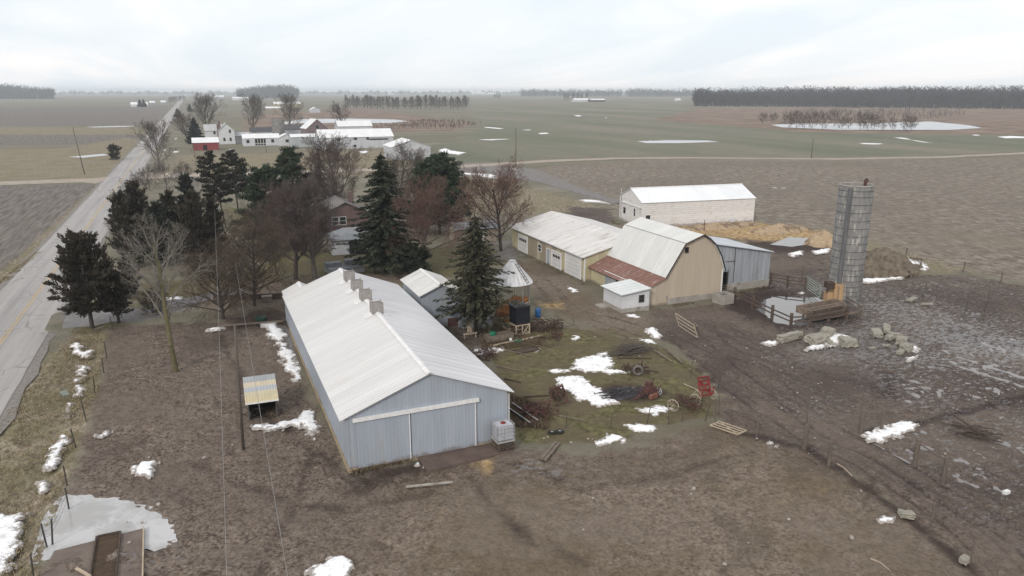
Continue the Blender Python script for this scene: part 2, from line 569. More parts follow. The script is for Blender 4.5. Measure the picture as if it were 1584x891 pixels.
# basins that hold standing water
POND_NEAR = px_poly([(108, 764), (160, 770), (215, 785), (250, 800), (258, 818), (250, 834), (232, 842), (214, 834), (196, 835), (76, 856), (88, 800)])
POND_BARN = px_poly([(1184, 462), (1205, 457), (1262, 459), (1290, 470), (1282, 492), (1240, 500), (1205, 497), (1178, 478)])
PUD = [POND_NEAR, POND_BARN,
       px_poly([(1196, 376), (1222, 366), (1255, 368), (1258, 374), (1225, 379)]),
       px_poly([(112, 486), (150, 478), (205, 480), (190, 492), (140, 502), (105, 505)]),
       px_poly([(172, 440), (200, 436), (215, 446), (196, 455), (178, 452)]),
       px_poly([(410, 500), (440, 502), (456, 530), (446, 545), (430, 520)])]


RUTS = [([(690, 392), (790, 402), (850, 445), (905, 480), (985, 505), (1045, 535), (1100, 575)], True, .11), ([(835, 462), (900, 497), (965, 520)], True, .10), ([(795, 410), (840, 440), (880, 470), (885, 500)], True, .09),
        ([(1100, 565), (1180, 622), (1260, 676), (1350, 732), (1450, 800), (1580, 890)], True, .12), ([(1150, 545), (1240, 635), (1340, 697), (1440, 762), (1600, 850)], True, .12), ([(1080, 500), (1150, 545), (1230, 575), (1330, 580)], True, .10),
        ([(1345, 500), (1420, 520), (1500, 560), (1600, 590)], True, .10), ([(545, 740), (470, 690), (400, 640), (362, 560), (330, 512)], False, .10), ([(640, 760), (520, 790), (400, 760), (285, 705)], False, .09), ([(760, 720), (900, 760), (1060, 730), (1140, 690)], False, .08),
        ([(470, 690), (420, 780), (400, 891)], False, .08), ([(700, 740), (800, 830), (980, 890)], False, .07), ([(1090, 360), (1180, 372), (1260, 400), (1300, 428)], True, .12)]


def build_ground():
    r = [6.0]
    while r[-1] < 9000: r.append(r[-1] * 1.0042 + .01)
    r = np.array(r)
    a_f = np.arange(-46, 46.01, .15)
    a = np.concatenate([np.arange(-180, -46, 4.0), a_f, np.arange(50, 180, 4.0)])
    az = np.radians(a) + YAW
    R, A = np.meshgrid(r, az, indexing='ij')
    X = (R * np.sin(A)).ravel(); Y = (R * np.cos(A)).ravel()
    n, m = len(r), len(a)
    masks = {}
    for k in CHAN:
        M = np.zeros(X.shape)
        for poly, w in ZPOLY[k]:
            P = np.array([p[:2] for p in poly]); g = w * 2
            sel = np.where((X > P[:, 0].min() - g) & (X < P[:, 0].max() + g) & (Y > P[:, 1].min() - g) & (Y < P[:, 1].max() + g))[0]
            if len(sel) == 0: continue
            v = np.clip(.5 + .5 * sdist(poly, X[sel], Y[sel]) / w, 0, 1)
            M[sel] = np.maximum(M[sel], v)
        masks[k] = M
    # relief: trampled mud, tussocks, tillage
    Rr = R.ravel()
    near = np.clip((260 - Rr) / 160, 0, 1)
    nz = np.where(near > 0)[0]
    xn, yn = X[nz], Y[nz]
    hoof = fbm(xn, yn, 1.6, 3, 2) * .6 + np.clip(fbm(xn, yn, 3.1, 5, 2) * 2.2 - .6, 0, 1) * .4; soft = fbm(xn, yn, .22, 9, 2)
    tuss = fbm(xn, yn, 2.2, 21, 2)
    mud = np.clip(masks['mud'][nz] + masks['black'][nz], 0, 1) * (1 - .45 * masks['drymud'][nz])
    z = -(.02 + .21 * mud * hoof + .05 * mud * soft)
    z += .13 * masks['tan'][nz] * (tuss - 1.25) + .03 * masks['lawn'][nz] * (tuss - 1)
    rows = np.sin((xn * .3 + yn * .95) * 2 * math.pi / .76) * .03 * masks['stubble'][nz]
    z += rows - .04 * masks['stubble'][nz]
    for poly in PUD:
        P = np.array([p[:2] for p in poly])
        s_ = (xn > P[:, 0].min() - 3.5) & (xn < P[:, 0].max() + 3.5) & (yn > P[:, 1].min() - 3.5) & (yn < P[:, 1].max() + 3.5)
        k = np.where(s_)[0]
        if len(k):
            sd_ = sdist(poly, xn[k], yn[k])
            z[k] += .10 * np.exp(-((sd_ + 1.25) / .75) ** 2) - .28 * np.clip(.35 + sd_ / 1.2, 0, 1)
    # wheel ruts and cow paths
    for pts, pair, dep in RUTS:
        Q = np.array([at(*q)[:2] for q in pts])
        m_ = (xn > Q[:, 0].min() - 4) & (xn < Q[:, 0].max() + 4) & (yn > Q[:, 1].min() - 4) & (yn < Q[:, 1].max() + 4)
        k = np.where(m_)[0]
        if len(k) == 0: continue
        wx = xn[k] + (fbm(xn[k], yn[k], .12, 61, 2) - .5) * 3.0; wy = yn[k] + (fbm(xn[k], yn[k], .12, 67, 2) - .5) * 3.0
        D = np.full(len(k), 99.0)
        for (x0, y0), (x1, y1) in zip(Q[:-1], Q[1:]):
            ex, ey = x1 - x0, y1 - y0
            tt = np.clip(((wx - x0) * ex + (wy - y0) * ey) / (ex * ex + ey * ey), 0, 1)
            D = np.minimum(D, np.hypot(wx - x0 - ex * tt, wy - y0 - ey * tt))
        g = np.exp(-((D - .85) / .20) ** 2) if pair else np.exp(-(D / .55) ** 2)
        g = g * (.55 + .45 * fbm(xn[k], yn[k], .35, 71, 2))
        z[k] -= dep * g
        masks['black'][nz[k]] = np.maximum(masks['black'][nz[k]], g * .62)
    # ditch beside the road
    dz = np.exp(-((xn + 10.6) / 1.3) ** 2) * .35 * (yn < 76)
    z -= dz * masks['tan'][nz]
    Z = np.full(X.shape, -.02); Z[nz] = -.02 + (z + .02) * near[nz]
    global GX
    co = np.stack([X, Y, Z], 1)
    # faces, wrapped in angle, plus a fan at the centre
    i = np.arange(n - 1)[:, None]; j = np.arange(m)[None, :]
    j2 = (j + 1) % m
    F = np.stack([i * m + j, i * m + j2 + 0 * i, (i + 1) * m + j2, (i + 1) * m + j], -1).reshape(-1, 4)[:, ::-1]
    co = np.concatenate([co, [[0, 0, -.02]]]); c0 = len(co) - 1
    T = np.stack([np.full(m, c0), (np.arange(m) + 1) % m, np.arange(m)], 1)
    me = bpy.data.meshes.new('ground')
    me.vertices.add(len(co)); me.vertices.foreach_set('co', co.astype(np.float32).ravel())
    loops = np.concatenate([F.ravel(), T.ravel()]).astype(np.int32)
    me.loops.add(len(loops)); me.loops.foreach_set('vertex_index', loops)
    st = np.concatenate([np.arange(len(F)) * 4, len(F) * 4 + np.arange(len(T)) * 3]).astype(np.int32)
    me.polygons.add(len(st)); me.polygons.foreach_set('loop_start', st)
    me.update(calc_edges=True)
    me.polygons.foreach_set('use_smooth', np.ones(len(st), dtype=bool))
    for gi in range(3):
        at_ = me.attributes.new('zone_%s' % 'abc'[gi], 'FLOAT_COLOR', 'POINT')
        dat = np.zeros((len(co), 4), np.float32)
        for q in range(4):
            dat[:-1, q] = masks[CHAN[gi * 4 + q]]
        at_.data.foreach_set('color', dat.ravel())
    o = bpy.data.objects.new('ground', me); COL.objects.link(o)
    o['kind'] = 'structure'
    return o


def ground_material():
    t = NT('ground_soil')
    P = t.coord('Object')
    ch = {}
    for gi in range(3):
        an = t.new('ShaderNodeAttribute', attribute_name='zone_%s' % 'abc'[gi])
        sp = t.new('ShaderNodeSeparateColor'); t.l.new(an.outputs['Color'], sp.inputs[0])
        for q in range(3): ch[CHAN[gi * 4 + q]] = sp.outputs[q]
        ch[CHAN[gi * 4 + 3]] = an.outputs['Alpha']
    edge = t.math('SUBTRACT', t.noise(P, .55, 6, .68), .5)
    edge2 = t.math('SUBTRACT', t.noise(P, .035, 5, .6), .5)
    def fac(k, e=edge, amp=1.5, w=.16):
        return t.step(t.math('ADD', ch[k], t.math('MULTIPLY', e, amp)), .5 - w, .5 + w)
    big = t.noise(P, .012, 5, .55)
    mid = t.noise(P, .16, 5, .6)
    fine = t.noise(P, 1.6, 6, .72)
    vfine = t.noise(P, 6.0, 4, .7)
    stretch = t.coord('Object', (.004, .05, 1))
    band = t.noise(stretch, 1.0, 5, .6)
    # open country: bleached winter fields in broad strips
    base = t.ramp(band, [(.36, (.16, .152, .118)), (.46, (.22, .192, .152)), (.54, (.15, .14, .108)), (.64, (.25, .226, .185))])
    base = t.mixc(t.math('MULTIPLY', t.step(big, .35, .65), .45), base, (.10, .105, .06))
    base = t.mixc(t.math('MULTIPLY', t.step(fine, .4, .7), .3), base, (.075, .065, .042))
    col = base
    def lay(col, k, c, **kw):
        return t.mixc(fac(k, **kw), col, c)
    # ploughed: dark, streaked along the furrows
    fur = t.noise(t.coord('Object', (1.6, .12, 1), (0, 0, .5)), 1.0, 5, .6)
    plow = t.ramp(fur, [(.4, (.105, .092, .084)), (.5, (.15, .133, .121)), (.6, (.195, .172, .155))])
    plow = t.mixc(t.math('MULTIPLY', t.step(mid, .45, .7), .5), plow, (.14, .135, .105))
    col = lay(col, 'plow', plow, e=edge2)
    # winter wheat
    crop = t.ramp(t.noise(t.coord('Object', (.02, .004, 1), (0, 0, .4)), 1.0, 6, .6), [(.36, (.108, .125, .082)), (.47, (.142, .154, .108)), (.55, (.178, .172, .13)), (.66, (.22, .20, .162))])
    crop = t.mixc(t.math('MULTIPLY', t.step(mid, .38, .6), .6), crop, (.16, .143, .115))
    col = lay(col, 'crop', crop, e=edge2)
    # marsh: russet sedge
    marsh = t.ramp(t.noise(P, .05, 6, .7), [(.36, (.12, .085, .068)), (.5, (.185, .135, .105)), (.64, (.25, .20, .15))])
    col = lay(col, 'marsh', marsh, e=edge2)
    # maize stubble: pale stalks over brown soil, in rows
    sv = t.coord('Object', (1, 1, 1), (0, 0, -.306))
    stalk = t.math('ADD', t.math('MULTIPLY', t.noise(t.coord('Object', (1.5, .5, 1), (0, 0, .306)), 1.0, 5, .7), .6), t.math('MULTIPLY', t.noise(P, .45, 5, .75), .4))
    stub = t.ramp(stalk, [(.38, (.085, .07, .056)), (.47, (.155, .132, .107)), (.54, (.215, .188, .156)), (.62, (.31, .275, .23))])
    stub = t.mixc(t.math('MULTIPLY', t.step(t.noise(P, .03, 6, .65), .45, .66), .6), stub, (.145, .124, .102))
    stub = t.mixc(t.math('MULTIPLY', t.step(t.noise(P, .02, 4, .6), .55, .7), .4), stub, (.20, .165, .12))
    col = lay(col, 'stubble', stub, e=edge2)
    # dead grass
    tan = t.ramp(t.noise(t.coord('Object', (1.2, .7, 1), (0, 0, .5)), 2.2, 6, .75), [(.36, (.09, .073, .052)), (.46, (.175, .145, .102)), (.55, (.26, .222, .163)), (.64, (.345, .305, .235))])
    tan = t.mixc(t.math('MULTIPLY', t.step(mid, .42, .62), .55), tan, (.16, .148, .08))
    col = lay(col, 'tan', tan)
    # gravel and worn dirt
    grav = t.ramp(fine, [(.3, (.13, .12, .115)), (.6, (.22, .205, .195)), (.75, (.28, .265, .255))])
    col = lay(col, 'gravel', grav)
    # lawn
    lawn = t.ramp(fine, [(.38, (.060, .056, .028)), (.5, (.112, .105, .048)), (.62, (.165, .152, .08))])
    lawn = t.mixc(t.math('MULTIPLY', t.step(t.noise(P, .28, 6, .7), .38, .58), .85), lawn, (.115, .092, .06))
    col = lay(col, 'lawn', lawn)
    # mud
    cl = t.noise(P, 2.6, 7, .72, .3)
    clod = t.math('ADD', t.math('MULTIPLY', t.noise(P, 5.2, 3, .6, .3), .68), t.math('MULTIPLY', t.noise(P, 1.5, 3, .6), .32))
    mud = t.ramp(clod, [(.36, (.056, .042, .033)), (.455, (.122, .096, .077)), (.53, (.172, .138, .113)), (.63, (.218, .182, .152))])
    pit = t.step(t.noise(P, 4.0, 3, .6, .5), .54, .62)  # hoofprint pits darkened in the colour: wet mud and hollow shade together
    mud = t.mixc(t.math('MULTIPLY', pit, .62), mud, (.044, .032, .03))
    mud = t.mixc(t.math('MULTIPLY', t.step(mid, .4, .66), .45), mud, (.112, .088, .074))
    px_ = t.new('ShaderNodeSeparateXYZ'); t.l.new(P, px_.inputs[0])
    rut = t.noise(t.coord('Object', (2.2, .14, 1), (0, 0, -.08)), 1.0, 4, .6)
    east = t.math('MULTIPLY', t.step(px_.outputs[0], 24.0, 34.0), t.step(t.math('ADD', rut, t.math('MULTIPLY', edge, .12)), .50, .60))
    mud = t.mixc(t.math('MULTIPLY', east, .5), mud, (.055, .043, .040))
    mud = t.mixc(t.math('MULTIPLY', t.step(px_.outputs[0], 26.0, 40.0), .42), mud, (.064, .052, .050))
    dry = t.ramp(clod, [(.36, (.085, .065, .050)), (.45, (.145, .115, .090)), (.53, (.186, .150, .119)), (.62, (.228, .19, .155))])
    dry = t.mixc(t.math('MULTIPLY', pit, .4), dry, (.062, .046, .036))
    dry = t.mixc(t.math('MULTIPLY', t.step(t.noise(P, .11, 5, .6), .42, .62), .6), dry, (.105, .08, .048))
    reach = t.noise(P, .075, 5, .6, .8)
    smooth = t.math('MULTIPLY', t.step(reach, .50, .60), .62)
    mud = t.mixc(smooth, mud, t.mixc(t.step(fine, .42, .58), (.122, .098, .080), (.158, .130, .109)))
    mud = t.mixc(t.math('MULTIPLY', t.math('SUBTRACT', 1.0, t.step(reach, .36, .46)), .5), mud, (.060, .046, .040))
    reach2 = t.noise(P, .10, 5, .62, .6)
    dry = t.mixc(t.math('MULTIPLY', t.step(reach2, .52, .62), .5), dry, t.mixc(t.step(fine, .42, .58), (.14, .112, .088), (.185, .152, .125)))
    dry = t.mixc(t.math('MULTIPLY', t.math('SUBTRACT', 1.0, t.step(reach2, .36, .47)), .45), dry, (.088, .068, .052))
    fm = fac('mud')
    fd = fac('drymud', amp=1.0, w=.4)
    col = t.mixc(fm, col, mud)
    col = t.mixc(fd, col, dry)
    col = lay(col, 'straw', t.ramp(fine, [(.38, (.19, .125, .06)), (.5, (.34, .24, .125)), (.62, (.46, .345, .2))]), amp=2.0, w=.3)
    fb = fac('black', w=.35)
    col = t.mixc(t.math('MULTIPLY', fb, .8), col, t.ramp(fine, [(.3, (.016, .011, .011)), (.7, (.05, .034, .031))]))
    # wet churned ground: glossier, with sky glints also painted in as pale grey
    wv = t.noise(t.coord('Object', (.8, 1.4, 1), (0, 0, .35)), 2.6, 4, .7)
    fw = t.math('MULTIPLY', fac('wet', amp=.9, w=.3), t.step(t.math('ADD', wv, t.math('MULTIPLY', edge2, .6)), .525, .60))
    col = t.mixc(t.math('MULTIPLY', fw, .55), col, (.155, .15, .152))
    rough = t.math('SUBTRACT', .92, t.math('MULTIPLY', fw, .72))
    h = t.math('ADD', t.math('MULTIPLY', clod, 1.6), t.math('MULTIPLY', vfine, .35))
    nb = t.bump(h, .12, .9)
    spec = t.math('ADD', .12, t.math('MULTIPLY', fw, .5))
    return t.out(col, rough, nb, None, spec)


ground = build_ground()
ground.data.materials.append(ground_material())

# ------------------------------------------------------------------ roads
def strip(name, pts, w, z, mat, seg=None, jag=0.0, seed=1):
    """A road-like sheet along pts."""
    rnd = random.Random(seed)
    P = [Vector((p[0], p[1], 0)) for p in pts]
    fine = []
    for a, b in zip(P[:-1], P[1:]):
        L = (b - a).length
        k = max(1, int(L / (seg or 1e9)))
        for i in range(k): fine.append(a.lerp(b, i / k))
    fine.append(P[-1])
    mb = MB(); v = []; f = []
    for i, p in enumerate(fine):
        d = (fine[min(i + 1, len(fine) - 1)] - fine[max(0, i - 1)]).normalized()
        s = Vector((d.y, -d.x, 0))
        ww = w[i * (len(w) - 1) // max(1, len(fine) - 1)] if hasattr(w, '__len__') else w
        for sg in (-1, 1):
            q = p + s * sg * (ww / 2 + rnd.uniform(-jag, jag))
            v.append((q.x, q.y, z))
    for i in range(len(fine) - 1):
        f.append((2 * i + 1, 2 * i + 3, 2 * i + 2, 2 * i))
    mb.add(v, f)
    o = mb.build(name, mat); o['kind'] = 'structure'
    return o


def road_material():
    t = NT('asphalt_worn')
    P = t.coord('Object')
    track = t.noise(t.coord('Object', (1.1, .03, 1)), 1.0, 4, .6)
    col = t.ramp(track, [(.3, (.25, .24, .235)), (.55, (.33, .318, .312)), (.75, (.37, .355, .345))])
    col = t.mixc(t.math('MULTIPLY', t.step(t.noise(P, .45, 6, .7), .5, .72), .45), col, (.235, .225, .222))
    vo = t.new('ShaderNodeTexVoronoi', feature='DISTANCE_TO_EDGE'); t.l.new(t.coord('Object', (.36, .17, 1)), vo.inputs['Vector'])
    vo.inputs['Scale'].default_value = 1.0
    wob = t.math('ADD', vo.outputs['Distance'], t.math('MULTIPLY', t.math('SUBTRACT', t.noise(P, 3.0, 4), .5), .035))
    crack = t.math('MULTIPLY', t.math('SUBTRACT', 1.0, t.step(wob, .004, .02)), t.step(t.noise(P, .22, 3), .42, .6))
    col = t.mixc(t.math('MULTIPLY', crack, .42), col, (.07, .066, .066))
    col = t.mixc(t.math('MULTIPLY', t.step(t.noise(P, 30, 2), .5, .8), .25), col, (.18, .175, .17))
    return t.out(col, .85, t.bump(t.noise(P, 25, 3), .01), None, .2)


M_road = road_material()
M_shoulder = plain('gravel_shoulder', (.23, .215, .2), (.15, .135, .12), 3.0, .95, .02)
M_lane = plain('dirt_lane', (.36, .31, .26), (.26, .22, .18), .35, .95, .02)
M_line = plain('worn_yellow_paint', (.52, .36, .12), (.34, .27, .19), 2.5, .8, .003, stain=(.31, .30, .29), stain_at=(.5, .62), stain_scale=1.3)
rl, rr = at(-7, 487), at(91, 487)
ROADX = (-21.95 + rr[0]) / 2
ROADW = rr[0] + 21.95
strip('road_shoulder', [(ROADX, -60), (ROADX, 6000)], ROADW + 1.5, .004, M_shoulder, 3.0, .28)
strip('road', [(ROADX, -60), (ROADX, 6000)], ROADW, .03, M_road, 2.5, .06)
for s_ in (-.13, .13):
    strip('road_line', [(ROADX + .25 + s_, -60), (ROADX + .25 + s_, 2500)], .13, .036, M_line)
# side lane crossing the road, farm lane to the east
cw = at(60, 281); ce = at(330, 272)
strip('side_lane', [(-900, cw[1] + 6), (-120, cw[1] + 2), (ROADX - 8, cw[1] - 1), (ROADX - 3.3, cw[1] - 2)], [8, 8, 8, 8.5, 17], .012, M_lane, 8.0, .35)
strip('side_lane', [(ROADX + 3.3, at(240, 271)[1]), (ROADX + 9, at(270, 271)[1]), at(330, 270), at(385, 269), at(430, 268), at(560, 263), at(700, 258)], [16, 8.5, 8, 8, 8, 8, 8], .012, M_lane, 6.0, .35)
strip('dirt_lane', [at(700, 258), at(770, 254), at(850, 249), at(950, 245), at(1070, 244), at(1290, 246), at(1450, 243), at(1584, 237), at(1800, 226)], [7, 6, 5, 5, 5, 5.5, 5, 6], .014, M_lane, 6.0, .5)
M_gdrive = plain('farm_gravel', (.20, .19, .185), (.13, .12, .115), 1.2, .95, .02)
strip('farm_drive', [at(735, 258), at(790, 266), at(835, 279), at(880, 292), at(925, 304), at(955, 314)], [11, 8, 3.4, 3.0, 2.8], .016, M_gdrive, 2.5, .35)
M_ddrive = plain('wet_drive', (.19, .18, .18), (.115, .105, .1), .9, .6, .02)
strip('driveway', [at(95, 495), at(150, 490), at(210, 480), at(280, 468), at(345, 456), at(380, 448)], [9, 5, 3.2, 3.0, 3.0, 2.6], .014, M_ddrive, 1.5, .25)

# ------------------------------------------------------------------ water and ice
def sheet(name, poly, z, mat):
    mb = MB()
    P = [(p[0], p[1], z) for p in poly]
    ar = sum(P[i][0] * P[(i + 1) % len(P)][1] - P[(i + 1) % len(P)][0] * P[i][1] for i in range(len(P)))
    if ar < 0: P = P[::-1]
    mb.add(P, [tuple(range(len(P)))])
    o = mb.build(name, mat); o['kind'] = 'structure'
    return o


def grow_poly(poly, d):
    c = np.mean([p[:2] for p in poly], axis=0)
    return [(p[0] + (p[0] - c[0]) / max(np.hypot(p[0] - c[0], p[1] - c[1]), .1) * d, p[1] + (p[1] - c[1]) / max(np.hypot(p[0] - c[0], p[1] - c[1]), .1) * d) for p in poly]


def water_material(name, col, rough, ice=None, ior=1.45):
    t = NT(name)
    P = t.coord('Object')
    c = col
    r = rough
    if ice:
        f = t.step(t.noise(P, ice[1], 6, .65, .5), .42, .6)
        c = t.mixc(f, col, ice[0]); r = t.math('ADD', rough, t.math('MULTIPLY', f, .3))
    t.b.inputs['IOR'].default_value = ior
    return t.out(c, r, t.bump(t.noise(P, 2.0, 3), .0015), None, .5)


M_silt = water_material('silty_meltwater', (.33, .325, .32), .12, ((.46, .46, .465), .35))
M_dark = water_material('dark_barnyard_water', (.11, .112, .115), .015, None, 2.0)
M_melt = water_material('meltwater', (.16, .15, .145), .08)
M_ice = water_material('grey_lake_ice', (.36, .385, .41), .25, ((.48, .50, .52), .02))
sheet('puddle', grow_poly(POND_NEAR, .9), -.162, M_silt)
sheet('puddle', grow_poly(POND_BARN, .8), -.17, M_dark)
for P_, z_ in zip(PUD[2:], (-.165, -.09, -.09, -.165)):
    sheet('puddle', grow_poly(P_, .6), z_, M_melt)
sheet('puddle', px_poly([(1395, 580), (1450, 540), (1584, 515), (1690, 540), (1660, 590), (1584, 606), (1440, 640), (1400, 620)]), -.20, M_melt)
sheet('puddle', px_poly([(1340, 676), (1440, 655), (1584, 636), (1680, 650), (1700, 840), (1600, 800), (1500, 750), (1405, 712)]), -.198, M_melt)
sheet('lake', px_poly([(436, 189), (470, 184.5), (540, 183.5), (610, 185), (632, 187.5), (600, 190.5), (520, 190), (470, 190.5), (436, 192)]), .05, M_ice)
sheet('lake', px_poly([(1192, 193), (1240, 191), (1340, 191), (1440, 188), (1500, 194), (1520, 198), (1470, 201), (1300, 201), (1210, 197)]), .05, M_ice)
sheet('lake', px_poly([(132, 196.4), (170, 195.2), (205, 194.6), (212, 195.4), (180, 196.6), (145, 197.2)]), .05, M_ice)
sheet('lake', px_poly([(985, 218.5), (1030, 217), (1095, 217.5), (1112, 219.5), (1050, 221.5), (1000, 221.5)]), .05, M_ice)
sheet('lake', px_poly([(105, 243), (160, 238), (168, 240), (130, 244)]), .03, M_ice)

# ------------------------------------------------------------------ melting snow
SNOW = [
 [(406, 500), (430, 497), (442, 521), (453, 554), (467, 592), (458, 589), (441, 557), (424, 527)],
 [(390, 657), (430, 655), (462, 646), (478, 634), (486, 640), (487, 677), (478, 674), (468, 655), (430, 660), (395, 664)],
 [(203, 722), (222, 712), (242, 715), (234, 735), (210, 737)], [(72, 728), (78, 690), (98, 672), (106, 680), (90, 705), (82, 728)],
 [(60, 744), (66, 740), (70, 757), (64, 760)], [(-40, 800), (48, 788), (30, 830), (8, 882), (-40, 900)],
 [(478, 884), (500, 862), (535, 858), (547, 870), (540, 897), (482, 898)], [(14, 868), (32, 866), (30, 874), (16, 875)], [(148, 672), (170, 667), (168, 674), (150, 677)],
 [(113, 530), (124, 529), (125, 545), (114, 546)], [(122, 546), (140, 540), (138, 552), (124, 554)], [(122, 562), (134, 566), (133, 582), (120, 590), (124, 575)], [(117, 596), (127, 598), (126, 610), (118, 611)],
 [(104, 622), (110, 622), (107, 648), (103, 646)],
 [(885, 556), (918, 547), (946, 552), (950, 566), (938, 569), (972, 574), (965, 577), (905, 575), (888, 570)],
 [(857, 586), (880, 582), (902, 584), (930, 606), (952, 622), (928, 628), (890, 614), (868, 600)],
 [(984, 632), (1030, 627), (1042, 634), (1012, 642), (996, 640)], [(968, 658), (988, 654), (1013, 657), (1010, 667), (980, 668)], [(918, 682), (945, 670), (970, 678), (942, 690), (925, 689)],
 [(878, 525), (890, 519), (898, 522), (892, 528)], [(996, 510), (1010, 506), (1027, 520), (1014, 523)], [(988, 523), (1008, 524), (1014, 530), (1000, 531)], [(846, 573), (880, 570), (884, 574), (852, 577)], [(925, 546), (940, 545), (940, 550), (926, 550)],
 [(1246, 540), (1276, 528), (1290, 512), (1312, 520), (1296, 531), (1268, 537)], [(1400, 526), (1420, 538), (1426, 549), (1404, 559), (1398, 556), (1416, 547), (1404, 536)],
 [(1178, 530), (1200, 527), (1204, 531), (1190, 534)], [(1334, 672), (1365, 662), (1400, 651), (1420, 653), (1414, 664), (1362, 681), (1342, 681)],
 [(1396, 398), (1420, 402), (1436, 408), (1432, 417), (1410, 414)], [(1328, 432), (1398, 427), (1392, 431), (1335, 437)], [(1222, 391), (1240, 388), (1242, 393), (1225, 396)], [(1258, 387), (1282, 384), (1280, 391), (1262, 392)],
 [(1362, 799), (1385, 801), (1380, 805), (1364, 804)], [(1183, 682), (1194, 683), (1202, 689), (1192, 688)], [(728, 540), (760, 536), (762, 546), (738, 549)], [(816, 540), (834, 539), (832, 543), (818, 544)], [(764, 539), (776, 537), (778, 542), (766, 543)],
 [(878, 443), (888, 445), (897, 452), (886, 452)], [(640, 716), (652, 713), (653, 719), (642, 721)], [(968, 487), (986, 485), (988, 491), (972, 491)], [(570, 440), (580, 432), (584, 438), (578, 444)], [(318, 508), (345, 506), (344, 509), (320, 511)],
 [(255, 460), (284, 458), (282, 463), (258, 464)], [(155, 426), (176, 420), (172, 428), (158, 430)], [(208, 475), (224, 473), (222, 478), (212, 478)], [(1236, 452), (1242, 450), (1241, 454)],
 # far off
 [(672, 232), (690, 227), (705, 233), (728, 236), (712, 242), (690, 238), (676, 237)], [(700, 267), (735, 267), (770, 269), (797, 278), (780, 281), (752, 276), (710, 270)], [(787, 260), (801, 259), (803, 264), (790, 265)],
 [(888, 309), (905, 307), (930, 310), (952, 316), (920, 314), (900, 313)], [(1374, 212), (1400, 213), (1452, 222), (1420, 220)], [(1534, 211), (1560, 210), (1600, 212), (1600, 214), (1550, 214)], [(1500, 208), (1520, 208.5), (1518, 210), (1502, 209.6)],
 [(885, 178.4), (900, 177.6), (903, 180), (888, 180.5)], [(932, 181), (941, 180.4), (942, 182.6), (934, 182.8)],
 [(725, 216), (780, 214.6), (802, 215), (760, 217.4)], [(828, 206), (850, 204.8), (852, 207), (832, 208)], [(804, 201), (824, 200), (822, 202)],  
 [(218, 219), (228, 217), (226, 222), (219, 223)], [(246, 228), (258, 224), (260, 240), (250, 250), (246, 240)], [(262, 234), (280, 233), (278, 236), (264, 236.5)], [(268, 213), (276, 212.6), (275, 216), (268, 216.6)],
 [(252, 182), (258, 179), (270, 167), (276, 160), (272, 168), (260, 181)], [(281, 165), (287, 160), (289, 156), (286, 164), (280, 172)], [(350, 231), (365, 230), (364, 234), (352, 234)], [(1190, 290), (1204, 289), (1202, 291.6)], [(1206, 290.5), (1216, 290), (1215, 292)],
 [(550, 234), (572, 233), (574, 237), (554, 237.5)], [(742, 196), (760, 196.6), (785, 199), (770, 199.6), (750, 198)],   [(84, 149), (94, 148), (92, 150)], 
 [(1324, 221), (1372, 222), (1360, 224), (1330, 223)], [(592, 312), (640, 314), (636, 318), (596, 316)], [(436, 300), (480, 298), (478, 303), (440, 305)], [(388, 331), (406, 329), (405, 333)],
]


